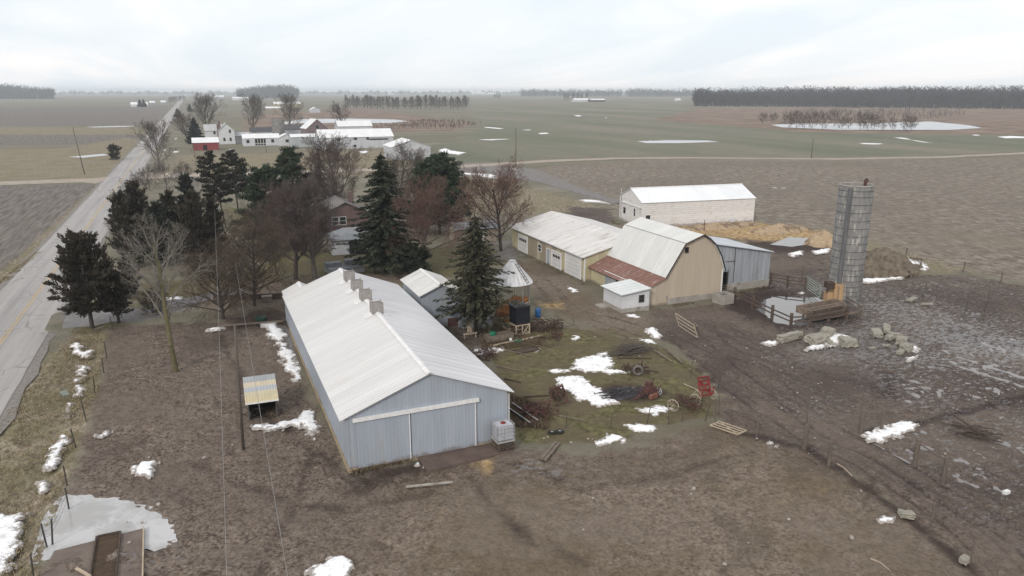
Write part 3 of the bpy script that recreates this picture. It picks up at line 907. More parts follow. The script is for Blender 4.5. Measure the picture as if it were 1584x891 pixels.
def build_snow():
    mb = MB(); deps = []
    for si, pp in enumerate(SNOW):
        poly = px_poly(pp)
        P = np.array([p[:2] for p in poly]); d = np.hypot(*P.mean(0))
        cell = max(.08, d * .0014)
        if d > 150: cell = max(cell, (P.max(0) - P.min(0)).max() / 70)
        g = cell * 3
        xs = np.arange(P[:, 0].min() - g, P[:, 0].max() + g, cell); ys = np.arange(P[:, 1].min() - g, P[:, 1].max() + g, cell)
        X, Y = np.meshgrid(xs, ys)
        S = sdist(poly, X, Y)
        small = min(np.sqrt(abs(np.ptp(P[:, 0]) * np.ptp(P[:, 1]))) * .35, 3.5 + d * .01)
        S = S + (fbm(X, Y, 1.1 / max(small, .3) * .9, 40 + si, 4) - .5) * small * (.7 if d < 150 else .5) - (.0 if d < 150 else small * .22)
        if d < 150: S = S + (fbm(X, Y, 1.9, 70 + si, 3) - .50) * .75 + (fbm(X, Y, 4.5, 75 + si, 2) - .5) * .6
        H = np.clip(S * .10, -.12, .07) + (fbm(X, Y, 1.2, 90, 3) - .5) * .05 * (S > 0)
        if d > 150: H = np.where(S > 0, .06, -.1)
        n, m = X.shape
        DEP = np.clip(S / (.55 if d < 150 else 2.0), 0, 1)
        keep = (S[:-1, :-1] > 0) | (S[1:, :-1] > 0) | (S[:-1, 1:] > 0) | (S[1:, 1:] > 0)
        i, j = np.where(keep)
        if len(i) == 0: continue
        F = np.stack([i * m + j, i * m + j + 1, (i + 1) * m + j + 1, (i + 1) * m + j], 1)
        u, inv = np.unique(F, return_inverse=True)
        V = np.stack([X.ravel()[u], Y.ravel()[u], np.where(S.ravel()[u] > 0, np.maximum(H.ravel()[u], .015), -.12)], 1)
        deps.append(DEP.ravel()[u]); mb.v.append(V); mb.f.append(inv.reshape(-1, 4) + mb.n); mb.n += len(V)
    t = NT('old_snow')
    Pn = t.coord('Object')
    col = t.mixc(t.step(t.noise(Pn, 1.6, 6, .75), .52, .68), (.80, .81, .83), (.52, .49, .46))
    an = t.new('ShaderNodeAttribute', attribute_name='snow_depth')
    dn = t.math('ADD', an.outputs['Fac'], t.math('MULTIPLY', t.math('SUBTRACT', t.noise(Pn, 4.0, 5, .75), .5), 1.5))
    col = t.mixc(t.step(dn, .05, .5), (.30, .275, .255), col)     # thin slush lets the mud show
    m = t.out(col, .8, t.bump(t.noise(Pn, 5, 5), .03), None, .2)
    o = mb.build('snow', m, smooth=True)
    at_ = o.data.attributes.new('snow_depth', 'FLOAT', 'POINT'); at_.data.foreach_set('value', np.concatenate(deps).astype(np.float32))
    tag(o, 'patches of melting snow left on the muddy yard and fields', 'snow', kind='stuff')


build_snow()
# ------------------------------------------------------------------ building materials
M_roof_main = panel('barn_roof_sheet', (.69, .683, .676), (.61, .60, .592), .31, 'y', .03, .62, .45, stain=(.46, .36, .29), stain_at=(.58, .85), stain_scale=(.1, 1.5, .1), metal=.1, line_w=.13, every=3)
M_roof_main_e = panel('barn_roof_sheet_east', (.71, .71, .725), (.64, .64, .655), .93, 'y', .03, .6, .42, stain=(.40, .38, .37), stain_at=(.58, .8), stain_scale=(.12, 1.5, .1), metal=.15, line_w=.05, every=1)  # east slope: wider seam spacing, slightly bluer sheet
M_wall_steel = panel('blue_grey_steel', (.355, .395, .455), (.31, .35, .405), .23, 'h', .010, .11, .5, metal=.1, splash=.42, stain=(.33, .34, .35), stain_at=(.52, .7), stain_scale=(.7, .7, .12))
M_roof_white = panel('white_roof_sheet', (.70, .72, .73), (.60, .61, .62), .4, 'x', .015, .18, .5, stain=(.48, .46, .44), stain_at=(.66, .85))
M_roof_white_y = panel('white_roof_sheet_cross', (.66, .665, .66), (.55, .545, .53), .4, 'y', .015, .22, .5, stain=(.42, .39, .35), stain_at=(.5, .8), stain_scale=(.12, 1.2, .1))
M_roof_garage = panel('streaked_old_roof', (.68, .67, .66), (.58, .57, .56), .55, 'y', .015, .25, .55, stain=(.33, .27, .22), stain_at=(.5, .66), stain_scale=(.14, 1.1, .1), stain_mul=2.2)
M_trim = plain('white_trim', (.70, .70, .70), (.58, .58, .58), 3, .6, .004)
M_tan = panel('tan_siding', (.455, .385, .305), (.41, .345, .27), .24, 'x', .012, .2, .65, splash=.35, stain=(.37, .31, .25), stain_at=(.52, .72), stain_scale=(.8, .8, .1))
M_yellow = panel('pale_yellow_sheet', (.47, .425, .28), (.40, .36, .235), .3, 'h', .012, .2, .6, stain=(.30, .27, .19), stain_at=(.55, .8), splash=.35)
M_drab = panel('drab_brown_board', (.30, .26, .20), (.245, .21, .16), .28, 'h', .02, .3, .7)
M_white_lap = panel('white_lap_siding', (.72, .70, .69), (.62, .60, .58), .34, 'z', .03, .35, .65, stain=(.40, .37, .34), stain_at=(.54, .74), stain_scale=(.6, .6, 1.2), splash=.6)
M_grey_tin = panel('weathered_grey_tin', (.34, .365, .40), (.26, .28, .305), .6, 'x', .015, .3, .6, stain=(.17, .155, .15), stain_at=(.5, .75), stain_scale=(.8, .8, .15), splash=.5)
M_rusty = panel('rusted_ribbed_roof', (.24, .125, .10), (.165, .085, .066), .46, 'y', .03, .1, .75, stain=(.46, .42, .39), stain_at=(.54, .68), stain_scale=(.22, 1.6, .2), stain_mul=2.4)
M_conc = plain('old_concrete', (.34, .32, .29), (.24, .22, .2), 1.2, .9, .02, stain=(.15, .12, .10), stain_at=(.55, .75))
M_darkhole = plain('unlit_interior', (.02, .018, .018), (.012, .011, .011), 1, .95, 0)  # near-black colour painted as the shade inside openings; also a dark board
M_glass = plain('dark_window_glass', (.03, .035, .04), (.02, .022, .025), 1, .15, 0, spec=.6)
M_wood = plain('grey_weathered_wood', (.20, .165, .135), (.12, .095, .075), 2.5, .9, .02, (1, 1, 1))
M_wood_dark = plain('dark_wet_wood', (.085, .062, .05), (.05, .036, .03), 2.5, .85, .02)
M_wood_pale = plain('pale_sawn_wood', (.42, .35, .265), (.31, .25, .19), 2.5, .85, .01)
M_ply = plain('orange_plywood', (.40, .27, .15), (.31, .20, .11), 1.6, .8, .005, (1, 1, .3))
M_steel_dark = plain('rusty_dark_iron', (.085, .05, .038), (.045, .032, .028), 4, .85, .02, metal=.1)
M_rust = plain('rusted_red_iron', (.115, .05, .042), (.055, .031, .029), 4, .85, .02)
M_red = plain('red_painted_iron', (.22, .026, .025), (.12, .022, .02), 4, .6, .01)
M_galv = plain('galvanised_steel', (.50, .51, .52), (.38, .39, .40), 3, .4, .01, metal=.35)
M_tyre = plain('old_tyre', (.035, .033, .033), (.02, .02, .02), 4, .85, .02)
M_rim = plain('dull_cream_rim', (.36, .32, .24), (.20, .17, .12), 4, .7, .01)
M_pole = plain('creosote_pole', (.115, .098, .085), (.075, .062, .053), 2, .9, .02, (4, 4, .4))
M_wire = plain('aluminium_wire', (.22, .215, .21), (.17, .165, .16), 1, .6, 0)
M_brick = panel('plum_brown_brick', (.155, .105, .098), (.12, .082, .078), .11, 'z', .01, .22, .9)
M_shingle = panel('grey_shingle', (.205, .19, .185), (.15, .14, .138), .22, 'z', .01, .3, .9, stain=(.13, .12, .11), stain_at=(.5, .7))
M_shingle_blue = panel('slate_grey_shingle', (.22, .235, .255), (.165, .178, .195), .22, 'z', .01, .3, .9, stain=(.14, .15, .15), stain_at=(.5, .7))
M_house_white = panel('white_clapboard', (.58, .59, .61), (.50, .51, .53), .2, 'z', .01, .2, .7)
M_steel_white = panel('white_steel_wall', (.50, .515, .545), (.43, .445, .475), .3, 'h', .02, .2, .6)
M_far_roof = plain('bright_metal_roof', (.70, .71, .72), (.62, .63, .64), .3, .5, .004)
M_barn_red = panel('barn_red_board', (.24, .055, .055), (.19, .045, .045), .3, 'h', .01, .25, .8)


def slab(mb, a, b, c, d, th):
    """A thick sheet through four corners, th measured downwards."""
    P = [Vector(q) for q in (a, b, c, d)]
    n = (P[1] - P[0]).cross(P[3] - P[0]).normalized()
    if n.z < 0: n = -n
    v = [tuple(p) for p in P] + [tuple(p - n * th) for p in P]
    return mb.add(v, [(0, 1, 2, 3), (7, 6, 5, 4), (0, 4, 5, 1), (1, 5, 6, 2), (2, 6, 7, 3), (3, 7, 4, 0)])


def gable_parts(t, hw, hl, eave, ridge, wall, roof, over=.35, ribs=None, axis='y', trim=None, base=None, rd=0.0, end_over=None, roof2=None):
    """Walls and pitched roof of a shed centred on its thing; ridge along axis, rd shifts the ridge."""
    eo = over if end_over is None else end_over
    sw = (lambda x, y, z: (x, y, z)) if axis == 'y' else (lambda x, y, z: (y, -x, z))
    w = MB()
    poly = [(-hw, -.15), (hw, -.15), (hw, eave), (rd, ridge), (-hw, eave)]
    v = [sw(p[0], y, p[1]) for y in (-hl, hl) for p in poly]
    w.add(v, [(4, 3, 2, 1, 0), (5, 6, 7, 8, 9), (0, 1, 6, 5), (1, 2, 7, 6), (4, 0, 5, 9)])
    wo = w.build('wall', wall, t)
    r = MB()
    for sg in (-1, 1):
        run = hw - sg * rd
        sl = (ridge - eave) / run
        ex = sg * (hw + over); ez = eave - sl * over
        lift = .06
        A = (rd, -hl - eo, ridge + lift); B = (rd, hl + eo, ridge + lift); C = (ex, hl + eo, ez + lift); D = (ex, -hl - eo, ez + lift)
        if roof2 and sg > 0:
            r2 = MB(); slab(r2, *[sw(*q) for q in (A, B, C, D)], .05); r2.build('roof', roof2, t); continue
        slab(r, *[sw(*q) for q in (A, B, C, D)], .05)
        if ribs:
            k = int((2 * hl + 2 * eo) / ribs)
            for i in range(k + 1):
                y = -hl - eo + i * (2 * hl + 2 * eo) / k
                y = min(max(y, -hl - eo + .02), hl + eo - .02)
                r.bar(sw(rd + sg * .05, y, ridge + lift + .012 - sl * .05), sw(ex, y, ez + lift + .012), .045, .03)
    ro = r.build('roof', roof, t)
    if trim is not None:
        c = MB()
        for sg in (-1, 1):
            sl = (ridge - eave) / (hw - sg * rd)
            slab(c, *[sw(*q) for q in ((rd, -hl - eo - .01, ridge + .115), (rd, hl + eo + .01, ridge + .115), (rd + sg * .22, hl + eo + .01, ridge + .11 - sl * .22), (rd + sg * .22, -hl - eo - .01, ridge + .11 - sl * .22))], .02)
        c.build('ridge_cap', trim, ro)
    return wo, ro


def rect(name, mat, parent, x0, x1, y0, y1, z0, z1):
    mb = MB(); mb.box(x0, x1, y0, y1, z0, z1)
    return mb.build(name, mat, parent)


def window(parent, face, u0, u1, z0, z1, at_, frame=M_trim, glass=M_glass, bars=1, fw=.07):
    """A window on a wall; face 's','n' (u along x, at_ = y) or 'w','e' (u along y, at_ = x)."""
    sg = {'s': -1, 'w': -1, 'n': 1, 'e': 1}[face]
    def bx(mb, a, b, c, d, p0, p1):
        lo, hi = sorted((at_ + sg * p0, at_ + sg * p1))
        if face in 'sn': mb.box(a, b, lo, hi, c, d)
        else: mb.box(lo, hi, a, b, c, d)
    g = MB(); bx(g, u0, u1, z0, z1, .005, .03)
    go = g.build('window', glass, parent)
    f = MB()
    bx(f, u0 - fw, u0, z0 - fw, z1 + fw, .0, .06); bx(f, u1, u1 + fw, z0 - fw, z1 + fw, .0, .06)
    bx(f, u0, u1, z0 - fw, z0, .0, .06); bx(f, u0, u1, z1, z1 + fw, .0, .06)
    if bars: bx(f, u0, u1, (z0 + z1) / 2 - .02, (z0 + z1) / 2 + .02, .03, .045)
    f.build('frame', frame, go)
    return go


# ------------------------------------------------------------------ the long livestock barn
BX0, BX1, BY0, BY1 = 6.6, 16.85, 40.5, 69.6
bcx, bcy = (BX0 + BX1) / 2, (BY0 + BY1) / 2
barn = thing('livestock_barn', 'long blue grey metal barn with four square vents on its ridge and sliding doors', 'barn', (bcx, bcy, 0))
hw, hl = (BX1 - BX0) / 2, (BY1 - BY0) / 2
bw, br = gable_parts(barn, hw, hl, 3.52, 5.50, M_wall_steel, M_roof_main, .42, None, trim=M_trim, end_over=.22, roof2=M_roof_main_e)
S = -hl
for x0, x1 in ((-hw + .55, -1.32), (-1.24, 2.95)):
    d = MB(); d.box(x0, x1, S - .10, S - .04, .10, 3.12)
    do = d.build('sliding_door', M_wall_steel, barn)
    e = MB(); e.box(x1 - .06, x1, S - .125, S - .1, .12, 3.1); e.build('door_edge', M_trim, do)
tr = MB(); tr.box(-hw + .35, 3.15, S - .20, S - .03, 3.14, 3.36); tr.build('door_track', M_trim, barn)
M_skirt = plain('tan_treated_board', (.36, .285, .19), (.25, .2, .13), 2, .85, .01)
rect('skirt_board', M_skirt, barn, -hw - .05, hw + .02, S - .035, S - .003, -.15, .12); rect('skirt_board', M_skirt, barn, -hw - .06, -hw - .005, S - .05, hl, -.15, .22)
rect('corner_trim', M_wall_steel, barn, -hw - .03, -hw + .10, S - .03, S - .003, .12, 3.3); rect('corner_trim', M_wall_steel, barn, hw - .10, hw + .03, S - .03, S - .003, .12, 3.3)
gu = MB(); gu.tube([(hw + .16, S + .1, 3.2), (hw + .16, S + .1, 1.7), (hw + .10, S + .05, .1)], .055); gu.build('downspout', M_trim, barn)
for gy in (54.4, 58.4, 61.9, 65.3):
    v = MB(); yy = gy - bcy
    z0, z1 = 5.2, 6.25
    for (a, b, c, d) in ((-.42, .42, -.40, -.36), (-.42, .42, .36, .40), (-.42, -.38, -.36, .36), (.38, .42, -.36, .36)):
        v.box(a, b, yy + c, yy + d, z0, z1)
    v.box(-.37, .37, yy - .35, yy + .35, z0, z1 - .12)
    for a in (-.42, .42):
        v.box(a - .03, a + .03, yy - .43, yy - .37, z0, z1 + .1); v.box(a - .03, a + .03, yy + .37, yy + .43, z0, z1 + .1)
    vo = v.build('roof_vent', plain('grey_vent_box', (.30, .285, .275), (.22, .205, .195), 3, .8, .01), br)
    for sg in (-1, 1):
        fl = MB()
        slab(fl, (sg * .43, yy - .6, 5.44), (sg * .43, yy + .55, 5.44), (sg * 1.0, yy + .55, 5.225), (sg * 1.0, yy - .6, 5.225), .03)
        fl.build('flashing', M_trim, br)
# lean-to seen over the far end of the barn
ann = thing('feed_annex', 'small low metal annex at the far end of the long barn', 'shed', (BX0 + 1.55, BY1 + 1.75, 0))
gable_parts(ann, 1.5, 1.6, 3.05, 3.75, M_wall_steel, M_roof_main, .2, None, trim=M_trim)

# small steel shed beside the barn
s2 = thing('steel_shed', 'small blue grey steel shed with a bright white gable roof beside the barn', 'shed', (20.35, 68.6, 0))
gable_parts(s2, 2.0, 3.3, 3.3, 4.15, M_wall_steel, M_roof_white_y, .25, .4, trim=M_trim)
rect('door', M_darkhole, s2, -2.03, -1.99, -2.6, -1.3, 0, 2.2)
rect('skirting', M_rust, s2, .6, 2.02, -3.33, -3.29, -.1, .7)

# concrete apron in front of the sliding doors
ap = MB()
ap.prism([at(645, 707)[:2], at(738, 687)[:2], at(790, 683)[:2], at(793, 695)[:2], at(742, 711)[:2], at(662, 729)[:2]][::-1], -.3, .07, 'z')
o = ap.build('concrete_apron', plain('mud_caked_concrete', (.13, .095, .08), (.085, .062, .055), .8, .95, .02, stain=(.34, .29, .25), stain_at=(.62, .7), stain_scale=.6))
tag(o, 'mud caked concrete apron in front of the barn sliding doors', 'concrete slab')

# liquid tote on stacked pallets
ib = at(768, 694)
tote = thing('liquid_tote', 'caged white plastic liquid tote standing at the corner of the barn', 'tank', (16.2, 39.6, .62), .03)
m = MB(); m.box(-.56, .56, -.47, .47, .14, 1.12); o = m.build('bottle', plain('milky_plastic', (.44, .45, .49), (.33, .34, .38), 2, .45, .004), tote)
bv = o.modifiers.new('bevel', 'BEVEL'); bv.width = .09; bv.segments = 3
m = MB()
for z in (.2, .45, .7, .95, 1.15):
    for a, b in (((-.59, -.5), (.59, -.5)), ((.59, -.5), (.59, .5)), ((.59, .5), (-.59, .5)), ((-.59, .5), (-.59, -.5))):
        m.bar((*a, z), (*b, z), .025)
for k in range(6):
    x = -.59 + k * 1.18 / 5
    m.bar((x, -.5, .1), (x, -.5, 1.15), .025); m.bar((x, .5, .1), (x, .5, 1.15), .025)
for k in range(5):
    y = -.5 + k * .25
    m.bar((-.59, y, .1), (-.59, y, 1.15), .025); m.bar((.59, y, .1), (.59, y, 1.15), .025)
m.build('cage', M_galv, tote)
m = MB(); m.lathe([(.16, 1.12), (.16, 1.18), (.0, 1.19)], n=16); m.build('lid', M_red, tote)
m = MB(); m.box(-.6, .6, -.51, .51, .0, .1); m.build('base_tray', M_galv, tote)
for k in range(4):
    p = thing('pallet', ['topmost weathered pallet under the caged tote', 'second pallet from the top under the caged tote', 'third pallet from the top under the caged tote', 'lowest pallet in the stack under the caged tote'][k], 'pallet', (16.2 + .03 * (k % 2), 39.6, .475 - k * .135), .03 + .02 * k, 'pallets under the caged tote')
    m = MB()
    for q in range(6): m.box(-.6, .6, -.5 + q * .18, -.5 + q * .18 + .1, .11, .133)
    m.build('deck', M_wood, p)
    m = MB()
    for x in (-.58, -.05, .48): m.box(x, x + .1, -.5, .5, .02, .11)
    for q in range(3): m.box(-.6, .6, -.5 + q * .44, -.5 + q * .44 + .1, 0, .02)
    m.build('bearer', M_wood_dark, p)

# ------------------------------------------------------------------ open fronted calf hut
ht = thing('calf_hut', 'small open fronted hut with a striped tin roof beside the tall pole', 'hut', (2.55, 50.5, 0), -.03)
m = MB()
hp_ = [(0, -.1), (2.2, -.1), (2.2, 2.0), (0, 1.32)]
m.prism(hp_, -.95, -.89, 'x'); m.prism(hp_, .89, .95, 'x'); m.box(-.89, .89, 2.14, 2.2, -.1, 1.97); m.box(-.89, .89, .0, .05, 1.05, 1.3)
m.build('wall', plain('dark_hut_board', (.085, .09, .10), (.055, .058, .063), 2, .9, .01), ht)
cols = [(.52, .45, .29), (.48, .43, .30), (.36, .38, .41), (.50, .44, .33), (.30, .32, .33)]
ys = [-.32, .28, .82, 1.32, 1.85, 2.45]
for k in range(5):
    sl = .31
    za = 1.36 + ys[k] * sl; zb = 1.36 + ys[k + 1] * sl
    m = MB()
    slab(m, (-1.1, ys[k], za + .03), (1.1, ys[k], za + .03), (1.1, ys[k + 1] + .05, zb + .045), (-1.1, ys[k + 1] + .05, zb + .045), .02)
    m.build('roof_sheet', panel('hut_roof_tone_%d' % k, cols[k], tuple(c * .85 for c in cols[k]), .2, 'x', .02, .2, .6), ht)
m = MB(); m.bar((-1.1, -.34, 1.24), (1.1, -.34, 1.24), .05, .10); m.build('fascia', M_trim, ht)
rect('interior_shade', M_darkhole, ht, -.87, .87, 1.9, 1.95, -.1, 1.8)  # black sheet hung inside to stand for the hut's shade

# ------------------------------------------------------------------ gambrel barn
GY0, GY1 = 63.2, 75.2
gb = thing('gambrel_barn', 'tan gambrel roofed barn with a white roof and rusty porch roof', 'barn', (42.2, GY0, 0))
prof = [(0, -.15), (9.7, -.15), (9.7, 3.3), (9.15, 4.7), (8.3, 6.0), (7.4, 6.75), (6.7, 7.12), (4.5, 6.36), (2.3, 2.98), (0, 2.0)]
L = GY1 - GY0
m = MB(); m.prism(prof, 0, L, 'y'); m.build('wall', M_tan, gb)
m = MB()
top = [(9.85, 3.05), (9.2, 4.75), (8.35, 6.06), (7.45, 6.83), (6.7, 7.24), (4.45, 6.46), (2.15, 2.93)]
for a, b in zip(top[:-1], top[1:]):
    slab(m, (a[0], -.22, a[1] + .04), (a[0], L + .1, a[1] + .04), (b[0], L + .1, b[1] + .04), (b[0], -.22, b[1] + .04), .06)
ro = m.build('roof', panel('barn_white_roof', (.64, .65, .635), (.56, .565, .55), .42, 'y', .015, .13, .5, stain=(.46, .45, .41), stain_at=(.55, .85), stain_scale=(.3, 1.3, .3)), gb)
m = MB()
for a, b in zip(top[:4], top[1:5]):
    m.bar((a[0] + .04, -.26, a[1]), (b[0] + .04, -.26, b[1]), .05, .13)
m.build('barge_board', M_darkhole, ro)
m = MB()
for a, b in zip(top[4:-1], top[5:]):
    m.bar((a[0], -.25, a[1] - .02), (b[0], -.25, b[1] - .02), .06, .14)
m.build('fascia', M_wood_dark, ro)
m = MB(); m.box(4.42, 4.50, -.2, L, 6.5, 6.53)
m.build('roof_seam', M_wood, ro)
m = MB()
slab(m, (-.55, -.25, 1.80), (-.55, 11.9, 1.80), (2.28, 11.9, 2.98), (2.28, -.25, 2.98), .05)
for i in range(28):
    y = -.2 + i * 12.0 / 27
    m.bar((-.55, y, 1.82), (2.28, y, 3.0), .05, .03)
m.build('porch_roof', M_rusty, gb)
window(gb, 's', 4.55, 4.95, 5.45, 6.0, 0, M_wood_dark, M_darkhole, 0, .04)
m = MB(); m.box(2.6, 9.72, -.12, -.004, -.15, .62); m.box(2.5, 2.62, -.13, -.004, .6, .95); m.build('foundation', M_conc, gb)
rect('corner_trim', M_trim, gb, 9.58, 9.74, -.05, -.006, .62, 3.2); rect('corner_trim', M_trim, gb, -.06, .06, -.05, -.006, -.1, 1.9)
# west side under the porch
rect('yellow_panel', M_yellow, gb, -.035, -.005, 8.6, 11.9, -.1, 1.98)
d = rect('sliding_door', M_grey_tin, gb, -.10, -.04, 6.15, 8.5, .02, 1.95)
rect('doorway', M_darkhole, gb, -.03, -.006, 3.9, 6.1, 0, 1.9)  # flat dark sheet on the wall, painted shade of an open doorway
m = MB(); m.box(-.09, -.01, 3.72, 3.88, 0, 1.95); m.box(-.12, -.036, 3.9, 8.7, 1.96, 2.04); m.build('door_track', M_trim, gb)

# grey tin lean-to on its far side
lt = thing('tin_lean_to', 'grey weathered tin lean-to joined to the east side of the tan barn', 'shed', (52.0, 65.3, 0))
LL = 8.0
m = MB(); m.prism([(0, 2.2), (2.35, 2.2), (2.35, -.1), (8.35, -.1), (8.35, 3.98), (0, 5.55)], 0, .12, 'y'); m.box(8.23, 8.35, .12, LL, -.1, 3.98)
m.prism([(0, -.1), (8.35, -.1), (8.35, 3.98), (0, 5.55)], LL - .12, LL, 'y')
m.build('wall', M_grey_tin, lt)
m = MB(); slab(m, (-.6, -.3, 5.78), (-.6, LL + .2, 5.78), (8.6, LL + .2, 4.05), (8.6, -.3, 4.05), .07)
m.build('roof', panel('pale_blue_roof', (.50, .535, .575), (.42, .45, .48), .6, 'y', .015, .15, .5), lt)
m = MB(); m.box(2.35, 8.4, -.10, -.004, -.15, .75); m.box(8.36, 8.42, -.1, LL, -.15, .6); m.build('foundation', plain('pale_old_concrete', (.33, .315, .285), (.25, .235, .21), 1, .9, .02, stain=(.16, .13, .11), stain_at=(.55, .72)), lt)
rect('interior_shade', M_darkhole, lt, .05, 8.2, .5, .55, -.1, 2.6)  # black sheet behind the opening stands for the unlit inside
m = MB(); m.bar((3.2, -.03, .8), (3.2, -.03, 5.0), .05); m.box(2.3, 2.42, -.06, -.004, 0, 2.25); m.box(2.0, 3.3, -.07, -.005, 3.35, 3.41); m.build('post', M_wood_dark, lt)

# white milk house at the barn's corner
mh = thing('milk_house', 'little white clapboard milk house at the corner of the tan barn', 'shed', (38.65, 62.3, 0))
W_, D_ = 3.3, 3.7
m = MB(); m.prism([(0, .42), (W_, .42), (W_, 2.25), (0, 1.92)], 0, D_, 'y'); m.build('wall', M_house_white, mh)
m = MB(); m.box(-.04, W_ + .04, -.04, D_ + .04, -.15, .42); m.build('foundation', M_conc, mh)
m = MB(); slab(m, (-.28, -.3, 1.99), (-.28, D_ + .25, 1.99), (W_ + .05, D_ + .25, 2.36), (W_ + .05, -.3, 2.36), .06)
for i in range(6):
    m.bar((-.26, -.2 + i * .8, 2.01), (W_, -.2 + i * .8, 2.38), .04, .03)
m.build('roof', panel('milkhouse_roof', (.66, .69, .69), (.58, .61, .61), .8, 'y', .01, .2, .5, stain=(.45, .45, .43), stain_at=(.6, .75)), mh)
window(mh, 's', 2.1, 2.6, .95, 1.6, 0, M_wood_dark)
rect('door_step', M_conc, mh, -1.1, -.05, 2.2, 3.6, -.1, .12)

# ------------------------------------------------------------------ long yellow garage
ga = thing('farm_garage', 'long pale yellow garage with overhead doors and a streaked white roof', 'garage', (41.4, 75.3, 0))
GL = 22.2
gx, ge, gr = 13.0, 3.1, 4.75
m = MB(); m.prism([(0, -.1), (gx, -.1), (gx, ge), (gx / 2, gr), (0, ge)], 0, GL, 'y'); m.build('wall', M_yellow, ga)
m = MB()
for sg in (-1, 1):
    ex = gx / 2 + sg * (gx / 2 + .45); ez = ge - .11
    slab(m, (gx / 2, -.25, gr + .07), (gx / 2, GL + .3, gr + .07), (ex, GL + .3, ez + .07), (ex, -.25, ez + .07), .07)
ro = m.build('roof', M_roof_garage, ga)
m = MB(); m.bar((-.47, -.25, ge - .12), (-.47, GL + .3, ge - .12), .05, .16); m.build('gutter', M_trim, ro)
m = MB()
for sx in (-1, 1):
    m.bar((gx / 2, -.28, gr + .02), (gx / 2 + sx * (gx / 2 + .45), -.28, ge - .1), .05, .14)
m.build('fascia', M_trim, ro)
def gdoor(name, y0, y1, z1, mat, out=.05):
    return rect(name, mat, ga, -out, -.004, y0, y1, 0, z1)
M_ohd = panel('white_overhead_door', (.60, .60, .60), (.53, .53, .53), .5, 'z', .02, .35, .6)
gdoor('wall_panel', 5.4, 7.5, 3.0, M_yellow, .02); gdoor('wall_panel', 7.5, 9.0, 3.02, M_drab, .025); gdoor('wall_panel', 10.5, 12.6, 3.02, M_drab, .025)
gdoor('wall_panel', 9.0, 10.5, 3.02, plain('pale_fibreglass_panel', (.42, .37, .29), (.36, .31, .24), 1, .7, .005), .03)
gdoor('wall_panel', 12.6, 13.5, 3.0, plain('cream_panel', (.40, .365, .28), (.34, .3, .23), 1, .7, .005), .028); gdoor('wall_panel', 13.5, 16.4, 3.02, M_drab, .03)
for (y0, y1, z1, wins) in ((.95, 4.85, 2.75, 0), (6.2, 8.75, 2.05, 3), (16.6, 19.6, 2.25, 4)):
    d = gdoor('overhead_door', y0, y1, z1, M_ohd, .09)
    f = MB(); f.box(-.13, -.035, y0 - .16, y0, 0, z1 + .16); f.box(-.13, -.035, y1, y1 + .16, 0, z1 + .16); f.box(-.13, -.035, y0, y1, z1, z1 + .16); f.build('door_frame', M_trim, d)
    for q in range(wins):
        w_ = (y1 - y0 - .5) / wins
        rect('door_window', M_glass, d, -.10, -.085, y0 + .25 + q * w_ + .06, y0 + .25 + (q + 1) * w_ - .06, z1 - .72, z1 - .36)
d = gdoor('entry_door', 9.4, 10.3, 2.0, M_wall_steel, .08)
f = MB(); f.box(-.1, -.05, 9.28, 9.4, 0, 2.1); f.box(-.1, -.05, 10.3, 10.42, 0, 2.1); f.box(-.1, -.05, 9.4, 10.3, 2.0, 2.1); f.build('door_frame', M_trim, d)
window(ga, 'w', 12.1, 13.0, 1.2, 2.1, -.03, M_trim)
rect('corner_trim', M_trim, ga, -.07, -.01, 0, .14, 0, 3.0); rect('corner_trim', M_trim, ga, -.06, .06, -.03, -.005, -.1, 3.05)

# ------------------------------------------------------------------ white machine shed
ws = thing('machine_shed', 'large white machine shed with lapped siding and a bright white roof', 'shed', (78.2, 106.2, 0), math.radians(-7.2))
whl, whw, we, wr = 10.6, 4.55, 4.2, 6.05
gable_parts(ws, whw, whl, we, wr, M_white_lap, panel('machine_roof', (.74, .76, .78), (.68, .70, .72), .9, 'x', .01, .08, .45), .18, None, axis='x', trim=M_trim)
# local frame: ridge along x, south wall at y = -whw, west gable at x = -whl
d = rect('sliding_door', M_white_lap, ws, -whl - .10, -whl - .03, -3.9, 1.7, .05, 3.2)
m = MB(); m.box(-whl - .20, -whl - .02, -4.3, 3.4, 3.22, 3.42); m.build('door_track', M_trim, ws)
window(ws, 'w', -2.3, -1.65, 1.6, 2.9, -whl - .10, M_trim)
window(ws, 'w', 1.9, 2.7, 1.5, 2.4, -whl, M_wood_dark)
window(ws, 's', -9.9, -9.1, 1.3, 2.1, -whw, M_trim, bars=0)
m = MB(); m.tube([(-whl - .08, 3.8, 0), (-whl - .08, 3.8, 5.6)], .07); m.build('mast', M_galv, ws)
rect('batten', M_trim, ws, 5.4, 5.44, -whw - .02, -whw - .004, .1, 4.0); rect('batten', M_trim, ws, -3.2, -3.15, -whw - .02, -whw - .004, .1, 4.0)
rect('small_hatch', M_house_white, ws, 5.9, 6.9, -whw - .25, -whw - .005, 0, .8)
rect('corner_trim', M_trim, ws, -whl - .03, -whl + .08, -whw - .03, -whw - .003, 0, 4.2); rect('corner_trim', M_trim, ws, whl - .08, whl + .03, -whw - .03, -whw - .003, 0, 4.2)

